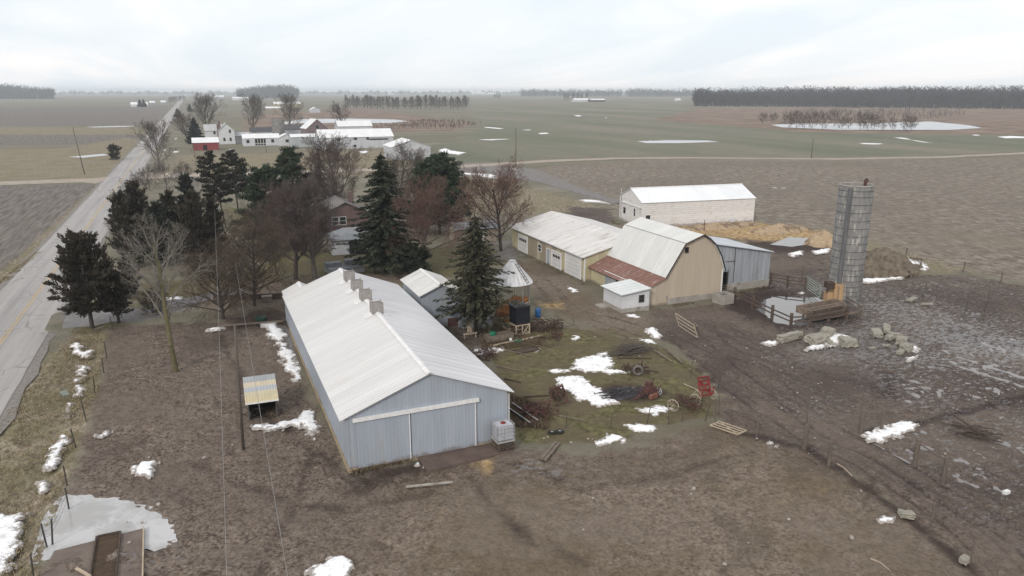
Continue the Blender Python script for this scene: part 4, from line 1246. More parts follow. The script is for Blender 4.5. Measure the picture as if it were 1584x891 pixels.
# ------------------------------------------------------------------ concrete stave silo
t = NT('concrete_staves')
tcn = t.new('ShaderNodeTexCoord'); sp = t.new('ShaderNodeSeparateXYZ'); t.l.new(tcn.outputs['Object'], sp.inputs[0])
ang = t.math('ARCTAN2', sp.outputs[1], sp.outputs[0])
u = t.math('MULTIPLY', ang, 52 / (2 * math.pi))
col_id = t.math('FLOOR', u)
zoff = t.math('ADD', t.math('DIVIDE', sp.outputs[2], .76), t.math('MULTIPLY', t.math('MODULO', col_id, 2.0), .5))
cmbn = t.new('ShaderNodeCombineXYZ'); t.l.new(col_id, cmbn.inputs[0]); t.l.new(t.math('FLOOR', zoff), cmbn.inputs[1])
wnz = t.new('ShaderNodeTexWhiteNoise', noise_dimensions='2D'); t.l.new(cmbn.outputs[0], wnz.inputs['Vector'])
jv = t.step(t.math('ABSOLUTE', t.math('SUBTRACT', t.math('FRACT', u), .5)), .40, .5)
jz = t.step(t.math('ABSOLUTE', t.math('SUBTRACT', t.math('FRACT', zoff), .5)), .45, .5)
stv = t.ramp(wnz.outputs[0], [(0, (.15, .148, .146)), (.5, (.182, .179, .174)), (.88, (.212, .206, .197)), (1, (.32, .305, .28))])
str_ = t.noise(t.coord('Object', (1.5, 1.5, .12)), 1.2, 6, .65)
stv = t.mixc(t.math('MULTIPLY', t.step(str_, .5, .68), .6), stv, (.125, .125, .13))
stv = t.mixc(t.math('MULTIPLY', t.math('MAXIMUM', jv, jz), .4), stv, (.10, .098, .098))
M_stave = t.out(stv, .9, t.bump(t.math('SUBTRACT', t.noise(tcn.outputs['Object'], 9, 4), t.math('MULTIPLY', t.math('MAXIMUM', jv, jz), .6)), .02), None, .2)
SR, SH = 1.69, 12.6
si = thing('stave_silo', 'tall roofless grey concrete stave silo with iron hoops', 'silo', (62.92, 56.6, 0))
m = MB(); m.lathe([(SR, -.2), (SR, SH), (SR - .14, SH), (SR - .14, -.1)], n=66); m.build('stave_wall', M_stave, si, True)
m = MB()
zs = [.5, 1.0, 1.5, 2.0, 2.6, 3.2, 3.8, 4.4, 5.05, 5.8, 6.6, 7.4, 8.2, 9.0, 9.85, 10.7, 11.5, 12.1]
for z in zs: m.ring((0, 0, z), SR + .012, .019, n=66, m=4)
m.build('hoop', plain('dark_hoop_iron', (.045, .04, .038), (.03, .027, .026), 4, .8, .01), si)
m = MB(); m.ring((0, 0, SH), SR - .05, .09, n=66, m=5); m.build('rim', M_conc, si)
m = MB(); m.lathe([(SR - .15, 4.0), (0, 4.3)], n=32); m.build('silage', M_wood_dark, si)
# chute up the west side
m = MB(); a0 = math.radians(205)
px_, py_ = math.cos(a0), math.sin(a0)
m.tube([(px_ * (SR + .12), py_ * (SR + .02), .3), (px_ * (SR + .02), py_ * (SR + .02), SH - .2)], .24, 10); m.build('chute', plain('tarred_chute', (.135, .135, .14), (.09, .09, .095), 2, .9, .02, (3, 3, .3)), si)
m = MB(); m.tube([(.15, -.9, SH - .8), (.15, -.9, SH + .35), (.55, -.85, SH + .45)], [.16, .16, .12], 8); m.build('filler_pipe', M_rust, si)
m = MB(); m.tube([(.75, -.3, SH - .8), (.75, -.3, SH + .5), (.95, -.3, SH + .62), (1.1, -.35, SH + .4)], .1, 8); m.build('vent_pipe', M_steel_dark, si)

# plywood feed bin door leaning by the silo foot
pb = at(1281, 466)
pb2 = thing('plywood_bin', 'orange plywood feed box against the foot of the silo', 'feed box', (60.7, 56.0, 0), -.35)
m = MB(); m.box(-.15, .85, -.5, .35, -.1, 2.35); m.build('box', M_ply, pb2)
m = MB(); m.box(-.85, -.18, -.45, .3, -.1, 1.5); m.build('side_box', M_ply, pb2)
m = MB(); m.box(-.9, -.12, -.5, .35, 1.95, 2.6); m.box(-.9, -.75, -.4, -.3, 1.5, 1.95); m.build('hopper', M_steel_dark, pb2)
m = MB(); m.bar((.3, -.53, .1), (.3, -.53, 2.2), .06); m.build('brace', M_wood, pb2)

# ------------------------------------------------------------------ corn crib
cc = thing('corn_crib', 'round wire corn crib half full of orange corn under a conical roof', 'corn crib', (27.45, 64.6, 0))
CR_, CE = 1.72, 3.95
m = MB()
for k in range(48):
    a = 2 * math.pi * k / 48
    m.tube([(CR_ * math.cos(a), CR_ * math.sin(a), .1), (CR_ * math.cos(a), CR_ * math.sin(a), CE)], .008, 3, False)
for k in range(24): m.ring((0, 0, .15 + k * .163), CR_, .008, n=48, m=3)
m.build('wire_mesh', plain('dull_crib_wire', (.16, .15, .14), (.10, .095, .09), 3, .7, 0), cc)
m = MB()
for k in range(8):
    a = 2 * math.pi * (k + .3) / 8
    m.tube([(CR_ * math.cos(a), CR_ * math.sin(a), -.1), (CR_ * math.cos(a), CR_ * math.sin(a), CE)], .03, 5)
for z in (.1, 2.0, CE - .03): m.ring((0, 0, z), CR_ + .01, .03, n=48, m=4)
m.build('frame', M_galv, cc)
n_ = 24
m = MB()
v = []; f = []
for (r_, z_) in ((2.02, CE - .06), (.32, CE + 1.95)):
    for k in range(n_ * 2):
        a = math.pi * k / n_
        rr_ = r_ + (.03 if k % 2 else 0)
        v.append((rr_ * math.cos(a), rr_ * math.sin(a), z_ + (.04 if k % 2 else 0)))
for k in range(n_ * 2): f.append((k, (k + 1) % (n_ * 2), n_ * 2 + (k + 1) % (n_ * 2), n_ * 2 + k))
m.add(v, f)
for k in range(n_):
    a = 2 * math.pi * k / n_
    m.bar((2.03 * math.cos(a), 2.03 * math.sin(a), CE), (.33 * math.cos(a), .33 * math.sin(a), CE + 2.0), .045, .05)
ro = m.build('roof', plain('streaked_galvanised_cone', (.70, .70, .70), (.54, .54, .545), 1.6, .4, .01, metal=.3, stain=(.28, .24, .22), stain_at=(.56, .72), stain_scale=1.2), cc)
m = MB(); m.lathe([(.36, CE + 1.93), (.36, CE + 2.1), (.0, CE + 2.2)], n=16); m.build('roof_cap', M_galv, ro)
m = MB()
a = math.radians(-62)
for sg in (-.17, .17):
    m.tube([(2.0 * math.cos(a) - sg * math.sin(a), 2.0 * math.sin(a) + sg * math.cos(a), CE + .1), (.45 * math.cos(a) - sg * math.sin(a), .45 * math.sin(a) + sg * math.cos(a), CE + 1.9)], .025, 4)
for k in range(7):
    q = k / 6.5; r_ = 1.95 - 1.5 * q; z_ = CE + .16 + 1.75 * q
    m.tube([(r_ * math.cos(a) + .17 * math.sin(a), r_ * math.sin(a) - .17 * math.cos(a), z_), (r_ * math.cos(a) - .17 * math.sin(a), r_ * math.sin(a) + .17 * math.cos(a), z_)], .02, 4)
m.build('ladder', M_steel_dark, ro)
# ears of corn heaped against the wire
t = NT('ear_corn')
vo = t.new('ShaderNodeTexVoronoi'); t.l.new(t.coord('Object', (1, 1, 2.0)), vo.inputs['Vector']); vo.inputs['Scale'].default_value = 7
M_corn = t.out(t.ramp(t.math('ADD', t.math('MULTIPLY', vo.outputs['Distance'], .9), 0.0), [(.05, (.60, .27, .05)), (.4, (.42, .16, .035)), (.7, (.12, .05, .02))]), .8, t.bump(vo.outputs['Distance'], .06, 1.0), None, .2)
m = MB(); n_ = 40; v = []; f = []
for i, q in enumerate((1.0, .99, .75, .5, .25, .02)):
    for k in range(n_):
        a = 2 * math.pi * k / n_
        r_ = (CR_ - .03) * q
        hgt = 1.55 + .55 * math.cos(a - .2) * q + .12 * math.sin(7 * a + i) - .15 * (1 - q)
        v.append((r_ * math.cos(a), r_ * math.sin(a), .02 if i == 0 else hgt))
for i in range(5):
    for k in range(n_): f.append((i * n_ + k, i * n_ + (k + 1) % n_, (i + 1) * n_ + (k + 1) % n_, (i + 1) * n_ + k))
m.add(v, f); o = m.build('corn_heap', M_corn, None, True, loc=(27.45, 64.6, 0)); tag(o, 'heap of orange ear corn filling the lower half of the round crib', 'corn')

# ------------------------------------------------------------------ the house among the trees
hs = thing('brick_house', 'plum brown brick house with a grey gable roof among the trees', 'house', (21.0, 121.5, 0), .0)
gable_parts(hs, 3.9, 4.2, 3.2, 5.0, M_brick, M_shingle, .45, None, axis='y', rd=0)
for x in (-2.1, -.9):
    window(hs, 's', x, x + .95, 1.5, 2.7, -4.2, M_trim)
m = MB(); m.box(-9.5, -3.95, -1.5, 4.2, -.1, 2.9); m.build('wing_wall', M_brick, hs)
m = MB()
slab(m, (-9.9, -2.0, 2.85), (-3.6, -2.0, 2.85), (-3.6, 1.4, 4.3), (-9.9, 1.4, 4.3), .1); slab(m, (-9.9, 4.8, 2.85), (-3.6, 4.8, 2.85), (-3.6, 1.4, 4.3), (-9.9, 1.4, 4.3), .1)
m.build('wing_roof', M_shingle, hs)
rect('chimney', M_brick, hs, 1.6, 2.3, .5, 1.3, 4.0, 6.0)
hg = thing('hip_roof_garage', 'low garage with a slate grey hipped roof in front of the brick house', 'garage', (19.2, 104.0, 0), -.05)
m = MB(); m.box(-2.9, 2.9, -2.4, 2.4, -.1, 2.1); m.build('wall', M_steel_white, hg)
m = MB(); E_ = 2.08
m.add([(-3.3, -2.8, E_), (3.3, -2.8, E_), (3.3, 2.8, E_), (-3.3, 2.8, E_), (-1.0, 0, 3.35), (1.0, 0, 3.35)], [(0, 1, 5, 4), (1, 2, 5), (2, 3, 4, 5), (3, 0, 4), (3, 2, 1, 0)])
m.build('roof', M_shingle_blue, hg)
rect('door', M_glass, hg, -.6, 1.6, -2.44, -2.405, 0, 1.8)
rect('post', M_trim, hg, 2.2, 2.32, -2.75, -2.63, 0, 2.0)
fb = at(528, 413)
dk = thing('covered_deck', 'low slate grey decked platform with a flat top behind the barn', 'deck', (15.9, 91.3, 0), .12)
m = MB(); m.box(-2.2, 2.2, -1.2, 1.6, .55, .75); m.build('top', M_shingle_blue, dk)
m = MB(); m.box(-2.15, 2.15, -1.15, 1.55, 0, .53); m.build('side', panel('grey_deck_board', (.30, .31, .32), (.24, .25, .26), .2, 'h', .01, .3, .8), dk)
m = MB(); m.box(-2.2, -.2, .4, 1.5, .76, 1.2); m.box(.3, 1.8, .2, 1.4, .76, 1.35); m.build('cover', M_shingle_blue, dk)
sh = thing('stone_shed', 'low pale shed with a dark shingle roof at the end of the gravel drive', 'shed', (37.8, 104.3, 0), -.06)
m = MB(); m.box(-3.2, 3.2, -1.7, 1.7, -.1, 2.15); m.build('wall', plain('pale_rubble_wall', (.36, .31, .26), (.24, .195, .16), 3.5, .9, .05), sh)
m = MB(); slab(m, (-3.5, -2.0, 2.08), (3.5, -2.0, 2.08), (3.5, .2, 2.95), (-3.5, .2, 2.95), .1); slab(m, (-3.5, 2.2, 2.08), (3.5, 2.2, 2.08), (3.5, .2, 2.95), (-3.5, .2, 2.95), .1)
m.build('roof', M_shingle_blue, sh)
rect('doorway', M_darkhole, sh, -.1, .9, -1.73, -1.705, 0, 1.95); rect('door', M_trim, sh, .95, 1.25, -1.78, -1.705, 0, 1.95)
wh = thing('white_gable_house', 'white gabled house half hidden behind the maroon tree', 'house', (19.5, 142.0, 0), .2)
gable_parts(wh, 3.0, 3.5, 3.6, 5.6, M_house_white, M_shingle_blue, .3)
window(wh, 's', -.5, .4, 1.5, 2.7, -3.5, M_trim)
pt = at(638, 419)
po = thing('wooden_platform', 'flat wooden sandbox platform lying on the lawn', 'platform', (pt[0], pt[1], 0), .1)
m = MB()
for k in range(9): m.box(-1.0, 1.0, -.9 + k * .2, -.9 + k * .2 + .18, .12, .16)
m.build('deck', M_wood_pale, po)
m = MB(); m.box(-1.0, 1.0, -.92, -.9, 0, .12); m.box(-1.02, -1.0, -.9, .9, 0, .12); m.build('skirt', M_wood, po)

# ------------------------------------------------------------------ bunk feeder and slab, lower left
fs = MB()
B_ = [at(84, 850), at(222, 815), at(219, 960), at(20, 960)]
fs.prism([b[:2] for b in B_][::-1], -.4, -.07, 'z')
o = fs.build('feeding_slab', plain('manured_concrete', (.17, .138, .118), (.118, .094, .08), .9, .95, .03, stain=(.30, .26, .23), stain_at=(.68, .76), stain_scale=.7))
tag(o, 'muddy concrete feeding slab at the edge of the near puddle', 'concrete slab')
a, b = at(168, 826), at(150, 960)
tg = thing('feed_trough', 'long sunken feed trough of dark wood across the muddy slab', 'trough', (0, 0, 0))
d = Vector((b[0] - a[0], b[1] - a[1], 0)); s = Vector((d.y, -d.x, 0)).normalized()
m = MB()
for sg in (-.55, .55):
    m.bar((a[0] + s.x * sg, a[1] + s.y * sg, -.02), (b[0] + s.x * sg, b[1] + s.y * sg, -.02), .07, .14)
m.bar((a[0] - s.x * .5, a[1] - s.y * .5, -.02), (a[0] + s.x * .5, a[1] + s.y * .5, -.02), .08, .13)
m.build('side', M_wood_dark, tg)
m = MB(); m.bar((a[0], a[1], -.07), (b[0], b[1], -.07), 1.0, .05); m.build('bed', plain('old_feed', (.085, .055, .032), (.05, .035, .025), 3, .95, .05), tg)
a, b = at(222, 815), at(219, 960)
m = MB(); m.bar((a[0], a[1], -.04), (b[0], b[1], -.04), .07, .12); o = m.build('kerb_board', M_wood_pale); tag(o, 'pale edge board along the right side of the feeding slab', 'board')
# ------------------------------------------------------------------ trees
M_bark_dark = plain('dark_bark', (.075, .06, .052), (.04, .033, .03), 3, .95, .03, (3, 3, .6))
M_bark_grey = plain('grey_bark', (.15, .13, .115), (.085, .074, .066), 3, .95, .03, (3, 3, .6))
M_bark_dead = plain('bleached_dead_wood', (.235, .215, .195), (.13, .115, .10), 3, .95, .02, (3, 3, .6), stain=(.10, .095, .04), stain_at=(.5, .7))
M_bark_moss = plain('mossy_bark', (.13, .115, .06), (.075, .066, .036), 3, .95, .03, (3, 3, .6))
M_twig = {
    'red': leafy('russet_budded_twigs', [(.1, (.095, .062, .052)), (.5, (.14, .084, .069)), (.9, (.185, .118, .096))]),
    'maroon': leafy('maroon_twigs', [(.1, (.068, .05, .048)), (.5, (.102, .074, .07)), (.9, (.145, .11, .102))]),
    'grey': leafy('grey_brown_twigs', [(.1, (.075, .064, .058)), (.5, (.11, .093, .083)), (.9, (.15, .128, .114))]),
    'brown': leafy('brown_twigs', [(.1, (.062, .046, .036)), (.5, (.095, .07, .053)), (.9, (.13, .10, .075))]),
    'dead': M_bark_dead}
M_spruce = leafy('spruce_needles', [(.1, (.011, .015, .010)), (.5, (.024, .032, .020)), (.9, (.055, .062, .037))])
M_spruce_blue = leafy('blue_spruce_needles', [(.1, (.013, .015, .014)), (.5, (.026, .032, .028)), (.9, (.047, .056, .047))])
M_spruce_olive = leafy('olive_spruce_needles', [(.1, (.016, .017, .010)), (.5, (.034, .035, .021)), (.9, (.066, .062, .038))])
M_pine = leafy('pine_needles', [(.1, (.014, .021, .013)), (.5, (.034, .05, .031)), (.9, (.066, .086, .05))])
M_pine_drab = leafy('drab_pine_needles', [(.1, (.016, .018, .013)), (.5, (.036, .037, .028)), (.85, (.062, .058, .042)), (.95, (.085, .055, .038))])
M_cedar = leafy('winter_cedar_sprays', [(.1, (.017, .020, .016)), (.40, (.040, .040, .031)), (.68, (.075, .062, .046)), (.96, (.15, .098, .068))])
M_cedar_green = leafy('dark_green_cedar_sprays', [(.1, (.014, .018, .014)), (.5, (.034, .042, .034)), (.9, (.075, .08, .062))])


def bare_mesh(seed, h, spread, first=.25, n1=14, n2=8, n3=7, n4=4, up=.55, r0=.2, droop=0.0, leader=True, twig=.011, kinks=.16, biglev=1):
    """Segments of a leafless tree: (trunk and limbs, fine twigs)."""
    rnd = random.Random(seed)
    big = []; fine = []
    def grow(p, d, L, r, lev, t_end=.35):
        ns = 5 if lev == 0 else 4 if lev <= 2 else 3
        nodes = [(p, r)]
        for i in range(ns):
            j = kinks * (.5 if lev == 0 else 1)
            d = (d + Vector((rnd.gauss(0, j), rnd.gauss(0, j), rnd.gauss(0, j) * .6)))
            if lev >= 1: d.z += (.10 if lev < 3 else .03) - droop * (lev - .5) * .12
            d.normalize()
            p2 = p + d * (L / ns); r2 = max(r * (1 - (1 - t_end) / ns), twig * .6)
            (big if lev <= biglev else fine).append((p, p2, r, r2))
            p, r = p2, r2
            nodes.append((p, r))
        return nodes, d
    def kids(nodes, d, L, lev, n):
        if lev > 4 or n <= 0: return
        for i in range(n):
            f = (first if lev == 1 else .22) + (1 - (first if lev == 1 else .22)) * ((i + rnd.random()) / n)
            f = min(f, .999)
            k = f * (len(nodes) - 1); a = int(k); fr = k - a
            p = nodes[a][0].lerp(nodes[a + 1][0], fr); r = nodes[a][1] * (1 - fr) + nodes[a + 1][1] * fr
            dd = (nodes[a + 1][0] - nodes[a][0]).normalized()
            side = dd.orthogonal().normalized()
            side.rotate(Matrix.Rotation(rnd.uniform(0, 6.283) if lev > 1 else i * 2.4 + rnd.uniform(-.5, .5), 3, dd))
            ang = rnd.uniform(.5, .95) if lev > 1 else (1.15 - up * f) * rnd.uniform(.85, 1.1)
            nd = dd * math.cos(ang) + side * math.sin(ang)
            if lev == 1: l2 = spread * (1.05 - .55 * abs(f - .45) * 1.6) * rnd.uniform(.8, 1.15)
            else: l2 = L * rnd.uniform(.38, .62) * (1.1 - .5 * f)
            r2 = min(r * .6, r0 * (.42, .42, .17, .075, .05)[lev]) * rnd.uniform(.75, 1.0)
            r2 = max(r2, twig)
            nn, d2 = grow(p, nd, l2, r2, lev)
            kids(nn, d2, l2, lev + 1, (0, n2, n3, n4, 0)[lev])
    tr, d = grow(Vector((0, 0, -.25)), Vector((0, 0, 1)), h * (.9 if leader else .6), r0, 0, .22 if leader else .5)
    kids(tr, d, h, 1, n1)
    return big, fine


def seg_mesh(segs, n):
    mb = MB()
    mb.segs([tuple(s[0]) for s in segs], [tuple(s[1]) for s in segs], [s[2] for s in segs], [s[3] for s in segs], n)
    return mb


def bare_tree(loc, seed, h, spread, tone, label, name='bare_tree', bark=None, group=None, rz=0, **kw):
    t = thing(name, label, 'tree', loc, rz, group)
    big, fine = bare_mesh(seed, h, spread, **kw)
    seg_mesh(big, 6).build('trunk', bark or M_bark_grey, t, True)
    if fine: seg_mesh(fine, 3).build('crown', M_twig[tone], t)
    return t


def spruce_quads(seed, h, R, start=.1, droop=.35, dens=1.0, prof=.85, size=.42, lift=0.0, gap=.05, ragged=.22):
    rnd = np.random.RandomState(seed)
    C = []; U = []; Wd = []; limbs = []
    z = start * h
    while z < h * .985:
        q = (z - start * h) / (h * (1 - start))
        Lm = R * (1 - q) ** prof * (.55 + .45 * min(1, q * 6 + .4)) + .12
        nb = int(round((6 + 5 * (1 - q)) * dens)) + 2
        a0 = rnd.rand() * 6.28
        for b in range(nb):
            a = a0 + 6.283 * b / nb + rnd.normal(0, .2)
            L = Lm * (1 + rnd.normal(0, ragged))
            L = max(L, .15)
            if rnd.rand() < gap: continue
            ca, sa = math.cos(a), math.sin(a)
            zb = z + rnd.normal(0, .12)
            limbs.append(((0, 0, zb), (ca * L * .6, sa * L * .6, zb - droop * L * .35 + lift * L * .6), .03 + .012 * L, .012))
            k = max(2, int(L / .17))
            for i in range(k + 1):
                t = (i + .4) / (k + .6)
                if t < .14 and L > 1: continue
                rr = L * t
                zc = zb - droop * L * (t - .45 * t * t) + lift * L * t
                wob = (1 - t) * .30 * L + .12
                for s in range(3):
                    off = (rnd.rand() - .5) * 2 * wob * .55
                    x = ca * rr - sa * off; y = sa * rr + ca * off
                    ang = a + (off / max(wob, .1)) * 1.0 + rnd.normal(0, .35)
                    ln = size * (.6 + .6 * rnd.rand()) * (.75 + .25 * (1 - q))
                    dz = -.25 - droop * .7 * rnd.rand() + lift
                    u = np.array([math.cos(ang), math.sin(ang), dz]); u /= np.linalg.norm(u)
                    sd_ = np.array([-math.sin(ang), math.cos(ang), rnd.normal(0, .45)]); sd_ /= np.linalg.norm(sd_)
                    C.append((x, y, zc + rnd.normal(0, .07))); U.append(u * ln * .5); Wd.append(sd_ * ln * .27)
        z += (.26 + .17 * (1 - q)) * (h / 12) ** .5
    # leader
    for k in range(10):
        a = rnd.rand() * 6.28
        C.append((0, 0, h - .1 * k)); U.append(np.array([math.cos(a) * .1, math.sin(a) * .1, .3])); Wd.append(np.array([-math.sin(a), math.cos(a), 0]) * .07)
    return np.array(C), np.array(U), np.array(Wd), limbs


def spruce(loc, seed, h, R, mat, label, name='spruce_tree', r0=.2, group=None, **kw):
    t = thing(name, label, 'tree', loc, 0, group)
    C, U, Wd, limbs = spruce_quads(seed, h, R, **kw)
    m = MB(); m.segs([(0, 0, -.2)], [(0, 0, h * .97)], [r0], [.02], 8)
    m.segs(*[np.array([l[i] for l in limbs]) for i in range(4)], 8 if False else 8)
    m.build('trunk', M_bark_dark, t, True)
    m = MB(); m.quads(C, U, Wd); m.build('crown', mat, t)
    return t


def tuft_crown(rnd, pts, size, n, flat=.6, up=.3, wid=.16):
    C = []; U = []; Wd = []
    for (p, R) in pts:
        for k in range(n):
            d = rnd.normal(0, 1, 3); d /= np.linalg.norm(d)
            rr = R * rnd.rand() ** .4
            c = p + d * rr * np.array([1, 1, flat])
            u = d + np.array([0, 0, up]) + rnd.normal(0, .3, 3); u /= np.linalg.norm(u)
            w = np.cross(u, rnd.normal(0, 1, 3)); w /= max(np.linalg.norm(w), 1e-6)
            ln = size * (.6 + .7 * rnd.rand())
            C.append(c); U.append(u * ln * .5); Wd.append(w * ln * wid)
    return np.array(C), np.array(U), np.array(Wd)


def pine(loc, seed, h, R, mat, label, name='pine_tree', base=.25, nl=26, clump=.5, per=30, top=.75, r0=.2, lean=(0, 0), bark=None, prof=None, group=None):
    """Open crown of tufted limbs."""
    t = thing(name, label, 'tree', loc, 0, group)
    rnd = np.random.RandomState(seed)
    pts = []; segs = [((0, 0, -.2), (lean[0] * .5, lean[1] * .5, h * .5), r0, r0 * .7), ((lean[0] * .5, lean[1] * .5, h * .5), (lean[0], lean[1], h * .98), r0 * .7, .03)]
    for i in range(nl):
        q = (i + rnd.rand()) / nl
        z = h * (base + (1 - base) * q)
        env = prof(q) if prof else (math.sin(math.pi * min(.98, (.28 + .72 * q))) ** .7 if q < .99 else .1)
        L = R * env * (.65 + .5 * rnd.rand()) + .25
        a = i * 2.399 + rnd.normal(0, .35)
        x0, y0 = lean[0] * z / h, lean[1] * z / h
        rise = .12 + .5 * q
        e = np.array([x0 + math.cos(a) * L, y0 + math.sin(a) * L, z + L * rise * .6])
        p0 = np.array([x0, y0, z - .1])
        segs.append((tuple(p0), tuple(e), .05 + .015 * L, .015))
        k = max(2, int(L / .48))
        for j in range(k + 1):
            f = .3 + .7 * (j + .3) / (k + .3)
            f = min(f, 1)
            c = p0 + (e - p0) * f
            sp_ = .42 * L * (1 - .55 * f)
            for s in range(2 if L > 1 else 1):
                o = rnd.normal(0, .45, 3) * sp_ * np.array([1, 1, .35])
                pts.append((c + o, clump * (.65 + .6 * rnd.rand())))
                if rnd.rand() < .5: segs.append((tuple(c), tuple(c + o), .018, .01))
    pts.append((np.array([lean[0], lean[1], h]), clump * .6))
    C, U, Wd = tuft_crown(rnd, pts, .42, per, .62, .35, .17)
    m = MB(); m.segs(*[np.array([s[i] for s in segs]) for i in range(4)], 6); m.build('trunk', bark or M_bark_dark, t, True)
    m = MB(); m.quads(C, U, Wd); m.build('crown', mat, t)
    return t


def plumes(rnd, pts, size, n):
    C = []; U = []; Wd = []
    for (p, R, b) in pts:
        for k in range(n):
            d = rnd.normal(0, 1, 3); d /= np.linalg.norm(d)
            c = p + d * R * rnd.rand() ** .5 + b * rnd.normal(0, .12)
            u = d * .55 + b * .9 + np.array([0, 0, .35]) + rnd.normal(0, .2, 3); u /= np.linalg.norm(u)
            w = np.cross(u, rnd.normal(0, 1, 3)); w /= max(np.linalg.norm(w), 1e-6)
            ln = size * (.45 + .8 * rnd.rand())
            C.append(c); U.append(u * ln * .5); Wd.append(w * ln * .19)
    return np.array(C), np.array(U), np.array(Wd)


def cedar(loc, seed, h, R, mat, label, name='cedar_tree', base=.08, n=95, spike=1.0, r0=.17, tops=1, per=54, group=None, prof=None):
    """Ragged juniper: upswept plumes of dense dark sprays."""
    t = thing(name, label, 'tree', loc, 0, group)
    rnd = np.random.RandomState(seed)
    pts = []; segs = [((0, 0, -.2), (0, 0, h * .9), r0, .03)]
    lead = [(0., 0., h)] + [(rnd.normal(0, R * .4), rnd.normal(0, R * .4), h * rnd.uniform(.78, .93)) for _ in range(tops - 1)]
    for lx, ly, lz in lead[1:]: segs.append(((0, 0, lz * .35), (lx, ly, lz), .07, .02))
    for i in range(n):
        lx, ly, lz = lead[i % len(lead)] if i % 3 == 0 else lead[0]
        q = ((i + rnd.rand()) / n)
        z = base * h + (lz - base * h) * q
        pf = prof(q) if prof else (1 - q) ** .62 * min(1, .55 + q * 2.2)
        L = R * pf * (.5 + .72 * rnd.rand()) + .2
        a = i * 2.399 + rnd.normal(0, .5)
        f0 = q * q
        p0 = np.array([lx * f0, ly * f0, z])
        rise = .3 + .6 * q + rnd.normal(0, .16)
        e = p0 + np.array([math.cos(a) * L, math.sin(a) * L, L * rise])
        segs.append((tuple(p0), tuple(e), .035, .01))
        k = max(1, int(L / .4))
        for j in range(k + 1):
            f = .35 + .65 * (j + .5) / (k + .5)
            pts.append((p0 + (e - p0) * f + rnd.normal(0, .10, 3), .38 * (1.3 - .75 * f), (e - p0) / max(np.linalg.norm(e - p0), .1)))
    for lx, ly, lz in lead:
        for k in range(7): pts.append((np.array([lx, ly, lz - k * .2]), .07 + .045 * k, np.array([0, 0, 1.])))
    C, U, Wd = plumes(rnd, pts, .36, per // 2)
    m = MB(); m.segs(*[np.array([s[i] for s in segs]) for i in range(4)], 6); m.build('trunk', M_bark_dark, t, True)
    m = MB(); m.quads(C, U, Wd); m.build('crown', mat, t)
    return t


def on(px, py, top):
    p = at(px, py); return (p[0], p[1], 0), tall(p, top)


# the two junipers by the road
p, h = on(143, 508, 366)
cedar(p, 11, h, 2.75, M_cedar, 'ragged dark juniper leaning over the edge of the road', 'juniper_tree', base=.17, n=150, tops=4, r0=.22, prof=lambda q: (1 - q) ** .55 * min(1, .8 + q))
p, h = on(184, 500, 424)
cedar(p, 12, h, 1.55, M_cedar, 'smaller dark juniper just behind the one over the road', 'juniper_tree', base=.2, n=80, tops=2)
# the cedar clump
CED = [((200, 415), 300, 1.9, M_cedar, 'brownish pointed cedar at the road end of the cedar clump', 95),
       ((222, 408), 284, 2.5, M_cedar, 'tall brown cedar second from the road in the clump', 120),
       ((252, 412), 316, 2.1, M_cedar_green, 'dark green cedar in the middle of the cedar clump', 100),
       ((272, 404), 300, 2.4, M_cedar, 'rusty topped cedar behind the bare dead tree', 115),
       ((300, 400), 272, 2.3, M_cedar_green, 'tallest dark green cedar of the clump', 130),
       ((312, 416), 300, 2.3, M_cedar, 'broad rust tinged cedar beside the transformer pole', 120),
       ((335, 410), 312, 1.8, M_cedar, 'narrow brown cedar at the house end of the clump', 90),
       ((200, 462), 408, 1.2, M_cedar, 'low dark cedar bush in front of the clump by the road puddle', 50)]
for i, (b, tp, R, mt, lab, n) in enumerate(CED):
    p, h = on(*b, tp)
    cedar(p, 30 + i, h, R, mt, lab, n=n, tops=2, base=.06, group='cedars in the clump by the road')
# pines by the lane
p, h = on(350, 352, 235)
pine(p, 51, h, 2.5, M_pine_drab, 'open crowned drab pine, left of the pair by the side lane', base=.33, nl=30, per=34, clump=.48, lean=(-1.6, 0.6), r0=.16)
p, h = on(369, 328, 234)
pine(p, 52, h, 2.9, M_pine_drab, 'open crowned drab pine with brownish limbs, right of the pair by the side lane', base=.32, nl=30, per=34, clump=.5, lean=(-.5, 0), r0=.18)
# big white pine, twin crown
p, h = on(418, 385, 262)
pine(p, 53, h, 4.4, M_pine, 'broad white pine with green horizontal limbs beside the house', 'white_pine', base=.12, nl=46, per=44, clump=.62, prof=lambda q: (1 - q) ** .5 * .9 + .12, r0=.24)
p, h = on(458, 345, 230)
pine(p, 54, h, 3.2, M_pine, 'tall white pine with a rounded dark top behind the house', 'white_pine', base=.15, nl=40, per=40, clump=.66, prof=lambda q: (1 - q) ** .45 * .85 + .15, r0=.24)
p, h = on(680, 362, 243)
pine(p, 55, h, 4.7, M_pine, 'full round white pine left of the gravel yard and stone shed', 'white_pine', base=.12, nl=64, per=46, clump=.72, prof=lambda q: math.sin(math.pi * min(.97, .30 + .70 * q)) ** .6, r0=.26)
p, h = on(655, 345, 254)
pine(p, 56, h, 1.6, M_pine, 'slim young white pine against the left side of the full round one', 'white_pine', base=.2, nl=22, per=32, clump=.45, prof=lambda q: (1 - q) ** .7 + .1, r0=.14)
